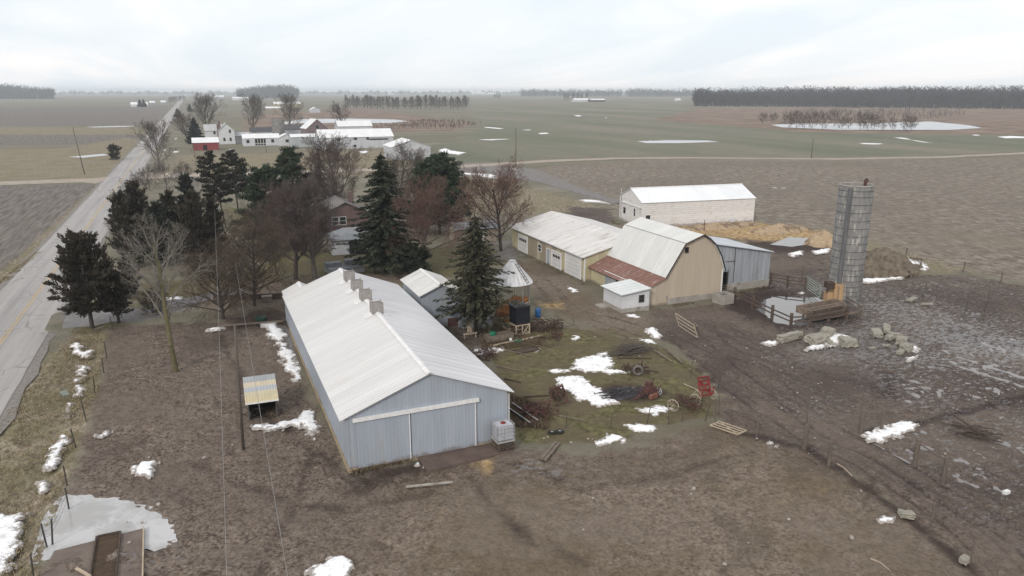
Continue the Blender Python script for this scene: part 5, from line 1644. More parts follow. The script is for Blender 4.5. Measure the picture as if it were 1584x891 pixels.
# spruces
p, h = on(597, 420, 238)
spruce(p, 61, h, 4.2, M_spruce, 'tallest dark spruce in the middle of the farmstead', dens=1.25, prof=.6, size=.56, droop=.42, start=.13, r0=.24, ragged=.25)
p, h = on(737, 515, 333)
spruce(p, 62, h, 3.1, M_spruce_olive, 'olive green spruce standing behind the round corn crib', dens=1.15, prof=.62, size=.46, droop=.38, start=.2, r0=.22, gap=.14, ragged=.3)
p, h = on(498, 330, 228)
spruce(p, 63, h, 1.9, M_spruce_blue, 'sparse grey blue spruce with a narrow spire behind the maroon tree', dens=.75, prof=.9, size=.4, droop=.2, start=.1, r0=.16, gap=.15)
p, h = on(640, 425, 385)
pine(p, 64, 3.6, 1.9, M_spruce, 'low dark yew bush under the red budded tree', 'yew_bush', base=.1, nl=22, per=36, clump=.5, r0=.1)
p, h = on(727, 366, 330)
pine(p, 65, 2.2, 1.2, M_spruce_olive, 'small green bush beside the stone shed', 'evergreen_bush', base=.1, nl=14, per=30, clump=.4, r0=.06)

# leafless trees
p, h = on(272, 572, 340)
bare_tree(p, 71, h, 4.6, 'dead', 'pale dead tree standing alone in the muddy paddock', 'dead_tree', bark=M_bark_moss, n1=15, n2=8, n3=6, n4=3, first=.34, up=.8, r0=.25, twig=.013, kinks=.24, biglev=0)
p, h = on(457, 432, 300)
bare_tree(p, 72, h, 5.6, 'maroon', 'wide purple brown bare tree at the far corner of the barn', bark=M_bark_dark, n1=24, n2=12, n3=8, n4=6, first=.22, up=.3, r0=.30, twig=.012)
p, h = on(487, 430, 296)
bare_tree(p, 73, h, 4.8, 'grey', 'thick trunked grey bare tree touching the barn ridge', bark=M_bark_grey, n1=22, n2=12, n3=9, n4=6, first=.2, up=.4, r0=.36, twig=.013)
p, h = on(653, 421, 306)
bare_tree(p, 74, h, 6.2, 'red', 'spreading red budded tree beside the wooden platform', bark=M_bark_grey, n1=22, n2=11, n3=8, n4=6, first=.27, up=.25, r0=.25, twig=.013)
p, h = on(775, 388, 276)
bare_tree(p, 75, h, 6.6, 'red', 'rounded russet bare tree beside the yellow garage', bark=M_bark_dark, n1=22, n2=11, n3=8, n4=6, first=.18, up=.3, r0=.26, twig=.013)
p, h = on(530, 345, 226)
bare_tree(p, 76, h, 7.2, 'maroon', 'large maroon budded tree behind the brick house', bark=M_bark_grey, n1=22, n2=11, n3=8, n4=6, first=.15, up=.35, r0=.3, twig=.016)
p, h = on(617, 345, 240)
bare_tree(p, 77, h, 6.4, 'grey', 'fine grey bare tree behind the tallest spruce', bark=M_bark_grey, n1=22, n2=11, n3=8, n4=5, first=.15, up=.45, r0=.26, twig=.015)
p, h = on(345, 492, 398)
bare_tree(p, 78, h, 4.4, 'brown', 'drooping brown pin oak in front of the cedar clump', bark=M_bark_dark, n1=32, n2=9, n3=7, n4=5, first=.12, up=.25, r0=.19, twig=.011, droop=.8)
p, h = on(394, 472, 352)
bare_tree(p, 79, h, 5.0, 'brown', 'drooping brown pin oak with a dark trunk near the barn', bark=M_bark_dark, n1=34, n2=9, n3=7, n4=5, first=.12, up=.25, r0=.2, twig=.011, droop=.75)
p, h = on(580, 424, 372)
bare_tree(p, 80, h, 1.6, 'grey', 'thin young bare tree left of the tallest spruce trunk', bark=M_bark_dark, n1=10, n2=6, n3=4, n4=2, first=.3, up=.6, r0=.09)
p, h = on(356, 386, 330)
bare_tree(p, 81, h, 3.0, 'brown', 'small forked bare tree right of the transformer pole', bark=M_bark_dark, n1=12, n2=7, n3=6, n4=3, first=.25, up=.6, r0=.13)
p, h = on(505, 345, 270)
bare_tree(p, 82, h, 4.6, 'maroon', 'smaller maroon bare tree leaning over the brick house roof', bark=M_bark_grey, n1=16, n2=9, n3=7, n4=4, first=.2, up=.55, r0=.18)
p, h = on(430, 425, 330)
bare_tree(p, 83, h, 4.0, 'brown', 'slender brown bare tree below the broad white pine', bark=M_bark_dark, n1=16, n2=8, n3=6, n4=4, first=.2, up=.5, r0=.14)
p, h = on(304, 262, 218)
bare_tree(p, 84, h, 1.6, 'red', 'small slim russet sapling on the lawn by the side lane', 'sapling', bark=M_bark_dark, n1=12, n2=6, n3=4, n4=0, first=.15, up=.9, r0=.07)
p, h = on(236, 486, 432)
bare_tree((p[0], p[1], 0), 85, 2.2, 1.6, 'brown', 'round brown twiggy bush on the lawn by the driveway', 'bare_bush', bark=M_bark_dark, n1=22, n2=9, n3=7, n4=4, first=.03, up=.3, r0=.06)
# roadside thicket, each a bush of its own
thick = bare_tree((0, 0, -40), 86, 3.0, 2.4, 'grey', '', 'bare_bush', bark=M_bark_grey, n1=16, n2=7, n3=6, n4=3, first=.05, up=.55, r0=.07)
TH = [((184, 372), 1.1, 'grey twiggy bush leaning over the road beside the cedar clump'), ((196, 342), 1.2, 'grey twiggy bush at the road edge above the first'), ((210, 312), 1.25, 'grey twiggy bush at the far road edge of the thicket'),
      ((232, 296), 1.2, 'grey bush behind the brown cedar near the side lane'), ((258, 290), 1.3, 'wide grey bush in the middle of the lane side thicket'), ((284, 288), 1.2, 'grey bush behind the tallest cedar at the lane'), ((330, 300), .9, 'low grey bush between the cedars and the pines')]
for i, (b, s, lab) in enumerate(TH):
    p = at(*b)
    if i == 0: thick.location = (p[0], p[1], 0); thick['label'] = lab; thick['group'] = 'thicket bushes along the road'
    else: copy_tree(thick, (p[0], p[1], 0), i * 1.9, s * 1.25, lab, 'thicket bushes along the road')

# the neighbouring farm and beyond: fewer, coarser twigs
far_a = bare_tree((0, 0, -60), 91, 14, 9.0, 'grey', '', n1=18, n2=10, n3=8, n4=4, first=.18, up=.75, r0=.42, twig=.019)
far_b = bare_tree((0, 0, -60), 92, 14, 7.2, 'maroon', '', n1=18, n2=10, n3=8, n4=4, first=.2, up=.7, r0=.36, twig=.019)
FB = [((246, 262), 202, far_a, 'lone bare tree at the edge of the road before the red shed'), ((291, 222), 178, far_b, 'maroon bare tree left of the dark spruce at the far farm'), ((322, 212), 158, far_a, 'tall bare tree left of the white farmhouse'),
      ((392, 206), 158, far_a, 'wide bare tree behind the low white house'), ((448, 208), 158, far_a, 'wide bare tree beside the stub silo of the far farm'), ((530, 200), 163, far_b, 'bare tree behind the long white poultry barn')]
used = set()
for i, (b, tp, src, lab) in enumerate(FB):
    p = at(*b); h = tall(p, tp); s = h / 14
    if id(src) not in used:
        used.add(id(src)); src.location = (p[0], p[1], 0); src.scale = (s, s, s); src['label'] = lab; src.rotation_euler.z = i
    else: copy_tree(src, (p[0], p[1], 0), i * 1.3, s, lab)
p, h = on(303, 222, 182)
spruce(p, 66, h, 4.0, M_spruce_blue, 'dark spruce beside the white farmhouse of the far farm', dens=.8, prof=.8, size=.95, start=.06, r0=.3)
p = at(178, 247)
cedar((p[0], p[1], 0), 67, 4.2, 2.4, M_cedar, 'round dark bush standing alone in the field left of the road', 'round_bush', base=.0, n=60, prof=lambda q: math.sin(math.pi * (.25 + .72 * q)) ** .6 * .8)
p = at(294, 173); spruce((p[0], p[1], 0), 68, 9, 3.0, M_spruce, 'small dark spruce right of the distant road', dens=.5, size=1.2)
p = at(275, 181); spruce((p[0], p[1], 0), 69, 7.5, 3.4, M_cedar, 'low dark evergreen at the right edge of the distant road', dens=.5, size=1.2)
for i, (x, y, lab) in enumerate(((217, 165.5, 'first dark spruce before the distant white barn'), (223, 165.5, 'second dark spruce before the distant white barn'))):
    p = at(x, y); spruce((p[0], p[1], 0), 168 + i, 11, 4, M_spruce, lab, dens=.4, size=1.6)
# windbreak rows
row = bare_tree((0, 0, -60), 93, 17, 5.4, 'grey', '', 'windbreak_tree', n1=22, n2=8, n3=6, n4=0, first=.1, up=1.0, r0=.38, twig=.06)
row2 = bare_tree((0, 0, -60), 94, 17, 6.4, 'grey', '', 'windbreak_tree', n1=22, n2=8, n3=6, n4=0, first=.12, up=.9, r0=.42, twig=.06)
rnd = random.Random(5)
xs = [534 + k * 3.3 + rnd.uniform(-2.6, 2.6) for k in range(58)]
for k, x in enumerate(xs):
    p = at(x, 167.5 + rnd.uniform(-1.2, 1.2)); s = tall(p, 149.0 + rnd.uniform(-1.5, 4.0)) / 17
    src = (row, row2)[k % 2]
    lab = 'bare grey tree in the long windbreak row across the far fields'
    if k < 2: src.location = (p[0], p[1], 0); src.scale = (s, s, s); src['label'] = lab; src['group'] = 'windbreak trees in the far row'
    else: copy_tree(src, (p[0], p[1], 0), k * 1.1, (s * rnd.uniform(.8, 1.5), s * rnd.uniform(.8, 1.5), s), lab, 'windbreak trees in the far row')
rnd = random.Random(6)
for k in range(9):
    p = at(262 + k * 3.0 + rnd.uniform(-1, 1), 160 - k * .6); s = 11 / 17
    copy_tree(row2, (p[0], p[1], 0), k, s, 'bare grey tree in the short row beside the distant road', 'trees in the row beside the distant road')
for k in range(6):
    p = at(872 + k * 7 + rnd.uniform(-2, 2), 156.5); s = tall(p, 144) / 17
    copy_tree(row2, (p[0], p[1], 0), k, s, 'bare tree around the remote farm below the horizon', 'trees around the remote farm below the horizon')
for k in range(3):
    p = at(765 + k * 4, 153.5); s = tall(p, 145.5) / 17
    copy_tree(row2, (p[0], p[1], 0), k, s, 'bare tree in the lone clump of three below the horizon', 'trees in the lone clump below the horizon')
# willow scrub by the right hand lake
wil = bare_tree((0, 0, -60), 95, 6.0, 4.6, 'brown', '', 'willow_bush', n1=18, n2=8, n3=6, n4=0, first=.06, up=.6, r0=.12, twig=.035)
WX = [(1180, 192), (1196, 190), (1220, 198), (1232, 198), (1244, 198), (1256, 199), (1272, 200), (1290, 196), (1302, 200), (1312, 199), (1330, 201), (1342, 201), (1352, 200), (1364, 202), (1380, 201), (1402, 203), (1410, 202)]
for k, (x, y) in enumerate(WX):
    p = at(x, y); s = rnd.uniform(.75, 1.35)
    lab = 'leafless willow standing at the edge of the right hand lake'
    if k == 0: wil.location = (p[0], p[1], 0); wil['label'] = lab; wil['group'] = 'willows along the right hand lake'
    else: copy_tree(wil, (p[0], p[1], 0), k * 1.7, (s, s, s * 1.05), lab, 'willows along the right hand lake')


# ------------------------------------------------------------------ woods and the far tree line
def wood(name, label, outline, n, h, mat, seed, sides=11, rr=.09):
    """A far wood that reads as one mass: trunks with raised limbs."""
    rnd = random.Random(seed)
    P0, P1, R0, R1 = [], [], [], []
    xs = [p[0] for p in outline]; ys = [p[1] for p in outline]
    pts = np.array([[rnd.uniform(min(xs), max(xs)), rnd.uniform(min(ys), max(ys))] for _ in range(n * 6)])
    ins = sdist(outline, pts[:, 0], pts[:, 1]) > 0
    pts = pts[ins][:n]
    for x, y in pts:
        H = h * rnd.uniform(.55, 1.02) * (1 + .22 * math.sin(x * .021 + seed) + .17 * math.sin(y * .047 + x * .05))
        P0.append((x, y, -.3)); P1.append((x, y, H * .9)); R0.append(rr * 3.2); R1.append(rr)
        for k in range(sides):
            z = H * rnd.uniform(.22, .85); a = rnd.uniform(0, 6.283); L = H * rnd.uniform(.14, .3)
            b = (x + math.cos(a) * L, y + math.sin(a) * L, min(z + L * rnd.uniform(.6, 1.3), H))
            P0.append((x, y, z)); P1.append(b); R0.append(rr * 1.6); R1.append(rr * .7)
            for q in range(2):
                a2 = a + rnd.uniform(-1, 1); f = rnd.uniform(.3, .9); L2 = L * .6
                c = (x + math.cos(a) * L * f, y + math.sin(a) * L * f, z + (b[2] - z) * f)
                P0.append(c); P1.append((c[0] + math.cos(a2) * L2, c[1] + math.sin(a2) * L2, min(c[2] + L2 * .9, H * 1.03))); R0.append(rr); R1.append(rr * .6)
    mb = MB(); mb.segs(P0, P1, R0, R1, 3)
    o = mb.build(name, mat); tag(o, label, 'wood', kind='stuff')
    return o


M_wood_far = leafy('far_wood_twigs', [(.1, (.036, .037, .04)), (.5, (.058, .057, .059)), (.9, (.085, .08, .08))])
def zone(px0, px1, py_near, depth):
    a, b = at(px0, py_near), at(px1, py_near)
    k = lambda p, d: (p[0] * (1 + d / dist(p)), p[1] * (1 + d / dist(p)))
    return [a[:2], b[:2], k(b, depth), k(a, depth)]
wood('woods', 'dense leafless wood along the right side of the horizon', [at(1070, 164.5)[:2], at(1300, 166.5)[:2], at(1600, 169)[:2], at(1900, 170)[:2], at(1900, 160)[:2], at(1600, 160)[:2], at(1300, 159)[:2], at(1075, 159)[:2]], 5200, 23, M_wood_far, 201, 13, .19)
wood('woods', 'dense leafless wood at the far left of the horizon', zone(-160, 84, 153.5, 600), 1500, 36, M_wood_far, 202, 8, .3)
wood('woods', 'block of leafless wood beyond the neighbouring farm', zone(368, 462, 152.0, 500), 700, 34, M_wood_far, 203, 8, .3)
wood('woods', 'thin wood below the horizon in the middle of the fields', zone(806, 962, 149.5, 700), 700, 26, M_wood_far, 204, 8, .3)
wood('woods', 'thin wood below the horizon left of the dense right hand one', zone(968, 1075, 150, 700), 500, 28, M_wood_far, 205, 8, .3)
wood('scrub', 'russet willow scrub between the right hand lake and the wood', [at(1180, 187)[:2], at(1440, 186)[:2], at(1500, 178)[:2], at(1380, 172)[:2], at(1240, 173)[:2]], 420, 5.5, M_twig['maroon'], 206, 9, .035)
wood('scrub', 'russet brush around the marsh by the neighbouring farm', [at(560, 199)[:2], at(700, 200)[:2], at(745, 192)[:2], at(690, 186)[:2], at(640, 189)[:2]], 260, 2.2, M_twig['maroon'], 207, 7, .04)
# the last belt of trees all round the horizon
def belt():
    rnd = random.Random(9)
    P0, P1, R0, R1 = [], [], [], []
    for az in np.arange(-75, 75, .022):
        a = math.radians(az) + YAW
        d = 6300 + 500 * math.sin(az * 7) + 350 * math.sin(az * 23) + rnd.uniform(-350, 350)
        h = (21 + 5 * math.sin(az * 2.9) + 5 * math.sin(az * 11.3 + 1)) * rnd.uniform(.6, 1.1)
        x, y = d * math.sin(a), d * math.cos(a)
        P0.append((x, y, -1)); P1.append((x, y, max(h, 6))); R0.append(3.2); R1.append(1.4)
    mb = MB(); mb.segs(P0, P1, R0, R1, 5)
    o = mb.build('treeline', M_wood_far); tag(o, 'last pale line of trees along the whole horizon', 'tree line', kind='stuff')
belt()
# ------------------------------------------------------------------ poles and wires
def pole(b, top, label, r=.13, lean=(0, 0), name='utility_pole', arm=None):
    p = at(*b); h = tall(p, top) if top < 890 else top
    t = thing(name, label, 'pole', (p[0], p[1], 0))
    m = MB(); m.tube([(0, 0, -.3), (lean[0], lean[1], h)], [r, r * .72], 8); m.build('post', M_pole, t, True)
    if arm:
        m = MB(); m.bar((lean[0] - arm, lean[1], h - .5), (lean[0] + arm, lean[1], h - .5), .1, .12)
        m.build('crossarm', M_pole, t)
    return t, p, h


pl, p1, h1 = pole((376, 693), 503, 'tall bare wooden pole in front of the little hut', .10, lean=(.25, 0))
tp, p2, h2 = pole((343, 402), 306, 'wooden pole with a grey transformer beside the cedars', .14, arm=.5)
m = MB(); m.lathe([(0, -.5), (.24, -.48), (.27, -.4), (.27, .35), (.2, .45), (0, .47)], (-.05, -.42, h2 - 1.4), 14); m.build('transformer', M_galv, tp, True)
m = MB(); m.tube([(-.05, -.42, h2 - .95), (-.05, -.42, h2 - .75)], .05, 6); m.build('insulator', M_steel_dark, tp)
far_poles = [((131, 269), 197, 'leaning utility pole in the field left of the road', .12, (-1.2, 0)), ((798, 259), 198, 'thin utility pole beside the farm lane junction', .14, (0, 0)), ((1255, 245), 213, 'utility pole standing by the sandy lane on the right', .14, (0, 0)),
             ((1247, 690), 600, 'slim tall steel pole beside the braced fence posts', .045, (.15, .5))]
for b, tpy, lab, r, ln in far_poles: pole(b, tpy, lab, r, ln)
pole((412, 236), 222, 'short yard pole in front of the neighbouring farm', .12, name='yard_pole')
pole((420, 222), 206, 'yard light pole beside the low white house', .12, name='yard_pole')


def wire(label, a, b, sag, r=.012):
    n = 40
    pts = []
    for i in range(n + 1):
        t = i / n
        pts.append((a[0] + (b[0] - a[0]) * t, a[1] + (b[1] - a[1]) * t, a[2] + (b[2] - a[2]) * t - 4 * sag * t * (1 - t)))
    m = MB(); m.tube(pts, r, 4, False)
    o = m.build('power_wire', M_wire); tag(o, label, 'wire')


q1 = at(349, 860, 7.2); q2 = at(440, 850, 7.2)
def ext(a, q, y):
    k = (y - a[1]) / (q[1] - a[1]); return (a[0] + (q[0] - a[0]) * k, y, q[2])
a1 = (p2[0] - .2, p2[1] - .1, h2 - .9)
wire('left overhead wire running from the transformer pole over the paddock', a1, ext(a1, q1, 8.0), .55)
a2 = at(362, 392, 5.6)
wire('right overhead wire running past the small forked tree and over the paddock', a2, ext(a2, q2, 8.0), .45)


# ------------------------------------------------------------------ fences: posts are parts, wires and rails are parts
def wire_fence(label, bases, h, r, mat, wires=(), sag=.05, lean=.08, seed=1, name='wire_fence', wr=.008):
    rnd = random.Random(seed)
    P = [at(*b) for b in bases]
    t = thing(name, label, 'fence', (P[0][0], P[0][1], 0))
    o = Vector((P[0][0], P[0][1], 0)); tops = []
    for p in P:
        m = MB(); q = Vector((p[0], p[1], 0)) - o; hh = h * rnd.uniform(.88, 1.1)
        e = q + Vector((rnd.gauss(0, lean), rnd.gauss(0, lean), hh))
        m.tube([q - Vector((0, 0, .3)), e], [r, r * .9], 6); m.build('post', mat, t)
        tops.append((q, e))
    if wires:
        m = MB()
        for f in wires:
            for (q, e), (q2_, e2) in zip(tops[:-1], tops[1:]):
                a = q.lerp(e, f); b = q2_.lerp(e2, f)
                m.tube([a, a.lerp(b, .5) - Vector((0, 0, sag)), b], wr, 3, False)
        m.build('wire', M_steel_dark, t)
    return t


M_tpost = plain('dull_steel_post', (.075, .07, .065), (.045, .04, .036), 3, .8, .01)
M_fpost = plain('weathered_post', (.15, .125, .105), (.09, .075, .065), 3, .9, .02, (3, 3, .5))
wire_fence('leaning wire fence between the roadside ditch and the muddy paddock', [(174, 508), (165, 552), (160, 574), (146, 607), (133, 648), (117, 688), (104, 750), (106, 783), (80, 838), (72, 842), (52, 895)], 1.3, .045, M_tpost, (.35, .65, .95), seed=3)
wire_fence('thin wire fence of bent rods round the machinery yard', [(875, 662), (944, 663), (1000, 654), (1035, 656), (1055, 652), (1090, 650), (1112, 640), (1110, 600), (1068, 584)], 1.2, .03, M_tpost, (.5, .95), seed=4, lean=.16)
wire_fence('wooden post fence along the upper edge of the wet lot', [(1240, 426), (1400, 398), (1425, 412), (1490, 420), (1549, 437), (1640, 462)], 1.25, .08, M_fpost, (.4, .7, .95), seed=5)
wire_fence('sparse thin stakes across the middle of the wet lot', [(1426, 463), (1490, 493), (1523, 480)], 1.9, .035, M_tpost, (), seed=6, lean=.2)
wire_fence('wire fence along the ditch across the right hand lot', [(1331, 668), (1362, 664), (1425, 654), (1500, 632), (1545, 622), (1640, 600)], 1.2, .05, M_fpost, (.5, .95), seed=7)
wire_fence('wire fence on the bank beside the tan paddock', [(1105, 655), (1170, 676), (1245, 691), (1282, 717), (1352, 756), (1440, 812), (1500, 870), (1545, 905)], 1.25, .045, M_fpost, (.5, .92), seed=8)
wire_fence('wire fence between the two wet lots on the right', [(1416, 714), (1460, 742), (1550, 798), (1640, 850)], 1.2, .05, M_fpost, (.5, .92), seed=9)
wire_fence('wire fence beside the driveway and the lawn', [(230, 478), (262, 470), (300, 463), (335, 456)], 1.0, .03, M_tpost, (.9,), seed=10)


def brace(label, b0, b1, h=1.55):
    """Two stout posts with a top rail."""
    a, b = at(*b0), at(*b1)
    t = thing('braced_posts', label, 'fence', (a[0], a[1], 0))
    d = (b[0] - a[0], b[1] - a[1])
    m = MB(); m.tube([(0, 0, -.3), (0.05, 0, h)], .14, 8); m.build('post', M_fpost, t)
    m = MB(); m.tube([(d[0], d[1], -.3), (d[0], d[1], h * .95)], .12, 8); m.build('post', M_fpost, t)
    m = MB(); m.tube([(.05, 0, h * .85), (d[0], d[1], h * .8)], .05, 6); m.build('rail', M_fpost, t)


brace('braced pair of stout posts at the head of the snow patch', (1331, 668), (1363, 664))
brace('braced pair of stout posts at the foot of the slim steel pole', (1244, 692), (1282, 717))
brace('braced pair of stout posts in the lower right wet lot', (1415, 716), (1459, 742))


def rail_fence(name, label, cat, bases, h, mat, rails, r=.09, rw=.05, rh=.14):
    P = [at(*b) for b in bases]
    t = thing(name, label, cat, (P[0][0], P[0][1], 0))
    Q = [Vector((p[0] - P[0][0], p[1] - P[0][1], 0)) for p in P]
    for q in Q:
        m = MB(); m.box(q.x - r, q.x + r, q.y - r, q.y + r, -.3, h); m.build('post', mat, t)
    for z in rails:
        for a, b in zip(Q[:-1], Q[1:]):
            m = MB(); s = (b - a).normalized(); off = Vector((s.y, -s.x, 0)) * (r + rw / 2 + .004)
            m.bar(a + off + Vector((0, 0, z)), b + off + Vector((0, 0, z)), rw, rh); m.build('rail', mat, t)
    return t


M_lot = plain('dark_lot_timber', (.115, .085, .068), (.065, .048, .04), 2, .9, .02)
rail_fence('timber_fence', 'dark timber rail fence curving round the barnyard pool', 'fence', [(1136, 463), (1164, 477), (1194, 492), (1223, 505), (1253, 504), (1281, 498), (1309, 493)], 1.35, M_lot, (.55, .98), .11)
rail_fence('timber_fence', 'short pale rail fence from the bunk to the silo foot', 'fence', [(1333, 490), (1290, 463)], 1.1, M_wood, (.55, .95), .06)
rail_fence('timber_fence', 'dark board fence between the tin lean-to and the silo gate', 'fence', [(1192, 438), (1218, 443), (1246, 446)], 1.3, M_lot, (.4, .8, 1.15), .09)


def gate(label, a, b, h, mat, lie=0.0, bars=5, name='farm_gate', brace_=True, z=0.1):
    pa, pb_ = at(*a), at(*b)
    d = Vector((pb_[0] - pa[0], pb_[1] - pa[1], 0)); L = d.length
    t = thing(name, label, 'gate', (pa[0], pa[1], z), math.atan2(d.y, d.x))
    R = Matrix.Rotation(lie, 3, 'X')
    f = lambda x, zz: tuple(R @ Vector((x, 0, zz)))
    m = MB()
    for x in (0, L): m.bar(f(x, 0), f(x, h), .07)
    if brace_: m.bar(f(0, 0), f(L, h), .05)
    m.build('frame', mat, t)
    for k in range(bars):
        zz = h * k / (bars - 1)
        m = MB(); m.bar(f(0, zz), f(L, zz), .05, .07); m.build('bar', mat, t)
    return t


gate('green and white tube gate beside the silo', (1246, 446), (1268, 462), 1.35, plain('pale_green_gate', (.22, .30, .25), (.32, .34, .32), 3, .6, .01), 0, 6)
gate('four bar pale wooden gate leaning in the mud near the milk house', (1050, 505), (1079, 524), 1.35, M_wood_pale, .35, 4, brace_=False)
gate('fallen white gate lying on the mud below the red machine', (1113, 654), (1155, 668), 1.3, M_wood_pale, 1.45, 4)
gate('short wooden gate panel leaning at the dark lean-to doorway', (1118, 456), (1140, 464), 1.2, M_wood, .3, 5)
gate('grey wooden sill gate lying behind the bare oak near the barn', (338, 505), (438, 497), .9, M_wood, 1.4, 3)

# concrete water tank by the barn corner
p = at(1121, 468)
wt = thing('water_tank', 'square open concrete water tank at the corner of the tan barn', 'tank', (p[0], p[1] + .3, 0), .1)
m = MB()
m.box(-.85, .85, -.75, -.62, -.1, .95); m.box(-.85, .85, .62, .75, -.1, .95); m.box(-.85, -.72, -.62, .62, -.1, .95); m.box(.72, .85, -.62, .62, -.1, .95)
m.build('wall', M_conc, wt)
rect('water', M_dark, wt, -.72, .72, -.62, .62, .6, .72)

# feed bunk: nested timber frames
a, b, c = at(1207, 488), at(1240, 498), at(1290, 476)
bk = thing('feed_bunk', 'large dark timber feed bunk standing in the barnyard pool', 'feed bunk', (57.3, 53.6, 0), .08)
def frame_box(mb, x0, x1, y0, y1, z0, z1, w=.09):
    mb.box(x0, x1, y0, y0 + w, z0, z1); mb.box(x0, x1, y1 - w, y1, z0, z1); mb.box(x0, x0 + w, y0 + w, y1 - w, z0, z1); mb.box(x1 - w, x1, y0 + w, y1 - w, z0, z1)
M_plank = plain('worn_bunk_plank', (.21, .165, .13), (.13, .10, .08), 2.5, .9, .02)
m = MB(); frame_box(m, -2.5, 3.1, .15, 1.5, .25, .95, .14); m.build('rear_trough', M_plank, bk)
m = MB(); frame_box(m, -2.75, 2.2, -1.15, -.1, .05, .68, .13); m.build('front_trough', M_lot, bk)
m = MB(); m.box(-2.36, 2.96, .29, 1.36, .2, .42); m.build('rear_floor', M_wood_dark, bk)
m = MB(); m.box(-2.62, 2.07, -1.02, -.23, .0, .2); m.build('front_floor', M_wood_dark, bk)
m = MB(); m.bar((-2.3, -.02, .74), (2.6, .02, .72), .2, .06); m.build('walk_plank', M_wood, bk)
for x in (-2.4, -.6, 1.2, 3.0):
    m = MB(); m.box(x - .08, x + .08, .5, .66, -.2, .25); m.build('leg', M_wood_dark, bk)
m = MB(); m.bar((-1.4, -1.5, .3), (2.9, -1.55, .3), .09, .2); m.build('front_rail', M_plank, bk)

# ------------------------------------------------------------------ black feed bin on a white stand
p = at(807, 516)
fb_ = thing('feed_bin', 'black square feed bin raised on a pale timber stand', 'feed bin', (p[0] - .05, p[1] + .4, 0), .1)
m = MB()
for x in (-.72, .72):
    for y in (-.62, .62): m.box(x - .05, x + .05, y - .05, y + .05, -.1, .95)
for y in (-.62, .62):
    m.bar((-.72, y, .05), (.72, y, .05), .09); m.bar((-.72, y, .9), (.72, y, .9), .09); m.bar((.05, y, .05), (.7, y, .88), .07); m.bar((-.05, y, .05), (-.05, y, .9), .07)
for x in (-.72, .72): m.bar((x, -.62, .05), (x, .62, .05), .09); m.bar((x, -.62, .9), (x, .62, .9), .09)
m.build('stand', M_wood_pale, fb_)
M_black = plain('black_painted_steel', (.014, .015, .022), (.009, .01, .014), 2, .5, .004)
m = MB()
v = [(-.3, -.3, .7), (.3, -.3, .7), (.3, .3, .7), (-.3, .3, .7), (-.74, -.66, 1.05), (.74, -.66, 1.05), (.74, .66, 1.05), (-.74, .66, 1.05), (-.74, -.66, 2.65), (.74, -.66, 2.65), (.74, .66, 2.65), (-.74, .66, 2.65)]
f = [(3, 2, 1, 0)] + [(i, (i + 1) % 4, 4 + (i + 1) % 4, 4 + i) for i in range(4)] + [(4 + i, 4 + (i + 1) % 4, 8 + (i + 1) % 4, 8 + i) for i in range(4)] + [(8, 9, 10, 11)]
m.add(v, f); m.build('body', M_black, fb_)
m = MB()
m.prism([(-.82, 2.66), (.82, 2.66), (.82, 2.72), (.0, 2.98), (-.82, 2.72)], -.74, .74, 'y'); m.build('lid', plain('dull_black_lid', (.05, .05, .058), (.032, .032, .038), 2, .6, .01), fb_)
rect('label_plate', M_glass, fb_, .1, .4, -.68, -.665, 1.75, 1.95)

# ------------------------------------------------------------------ barrels, buckets, totes round the crib
def barrel(px, py, label, mat, r=.29, h=.88, name='barrel', cat='barrel', dz=0):
    p = at(px, py); t = thing(name, label, cat, (p[0], p[1], dz))
    m = MB(); m.lathe([(r * .93, 0), (r, .04), (r, h * .33), (r * 1.03, h * .35), (r, h * .37), (r, h * .64), (r * 1.03, h * .66), (r, h * .68), (r, h * .96), (r * .93, h)], n=20, cap0=True); m.build('drum', mat, t, True)
    m = MB(); m.lathe([(r * .9, h - .03), (r * .2, h - .02), (0, h - .02)], n=20); m.build('lid', mat, t)
    return t


M_blue = plain('blue_plastic', (.025, .12, .33), (.02, .09, .25), 2, .45, .003)
M_green = plain('green_plastic', (.012, .20, .115), (.01, .15, .085), 2, .5, .003)
barrel(832, 490, 'bright blue plastic barrel beside the corn crib', M_blue)
barrel(762, 524, 'green plastic bucket standing upright below the spruce', M_green, .30, .62, 'bucket', 'bucket', .1)
p = at(801, 529); t = thing('round_tub', 'green round tub lying low on the grass by the bin stand', 'tub', (p[0], p[1], 0))
m = MB(); m.lathe([(.3, 0), (.36, .12), (.36, .16), (.3, .14), (.0, .1)], n=20, cap0=True); m.build('shell', M_green, t)
barrel(790, 529, 'small white pail beside the green tub', M_trim, .13, .36, 'pail', 'pail')
for (x, y, lab, s) in ((722, 508, 'open grey crate tote against the steel shed', 1.0), (752, 508, 'caged white tote standing behind the green bucket', 1.0)):
    p = at(x, y); t = thing('crate_tote', lab, 'tank', (p[0], p[1] + .3, 0), .15)
    m = MB(); m.box(-.5, .5, -.45, .45, .1, 1.0); m.build('bottle', plain('grey_plastic', (.28, .30, .32), (.2, .215, .23), 3, .5, .01) if x < 740 else plain('milky_grey_plastic', (.40, .42, .45), (.28, .295, .315), 3, .5, .01), t)
    m = MB()
    for z in (.12, .42, .72, 1.03): frame_box(m, -.54, .54, -.49, .49, z, z + .03, .03)
    for k in range(5):
        for y_ in (-.52, .49): m.box(-.54 + k * .26, -.51 + k * .26, y_, y_ + .03, .0, 1.06)
    m.build('cage', M_galv, t)
p = at(726, 523); t = thing('sawhorse', 'pale wooden stand of boards below the open grey tote', 'stand', (p[0], p[1], 0), .1)
m = MB(); m.bar((-.6, 0, .45), (.75, -.1, .45), .12); m.bar((-.5, 0, 0), (-.5, 0, .42), .08); m.bar((.6, -.1, 0), (.6, -.1, .42), .08); m.build('beam', M_wood_pale, t)
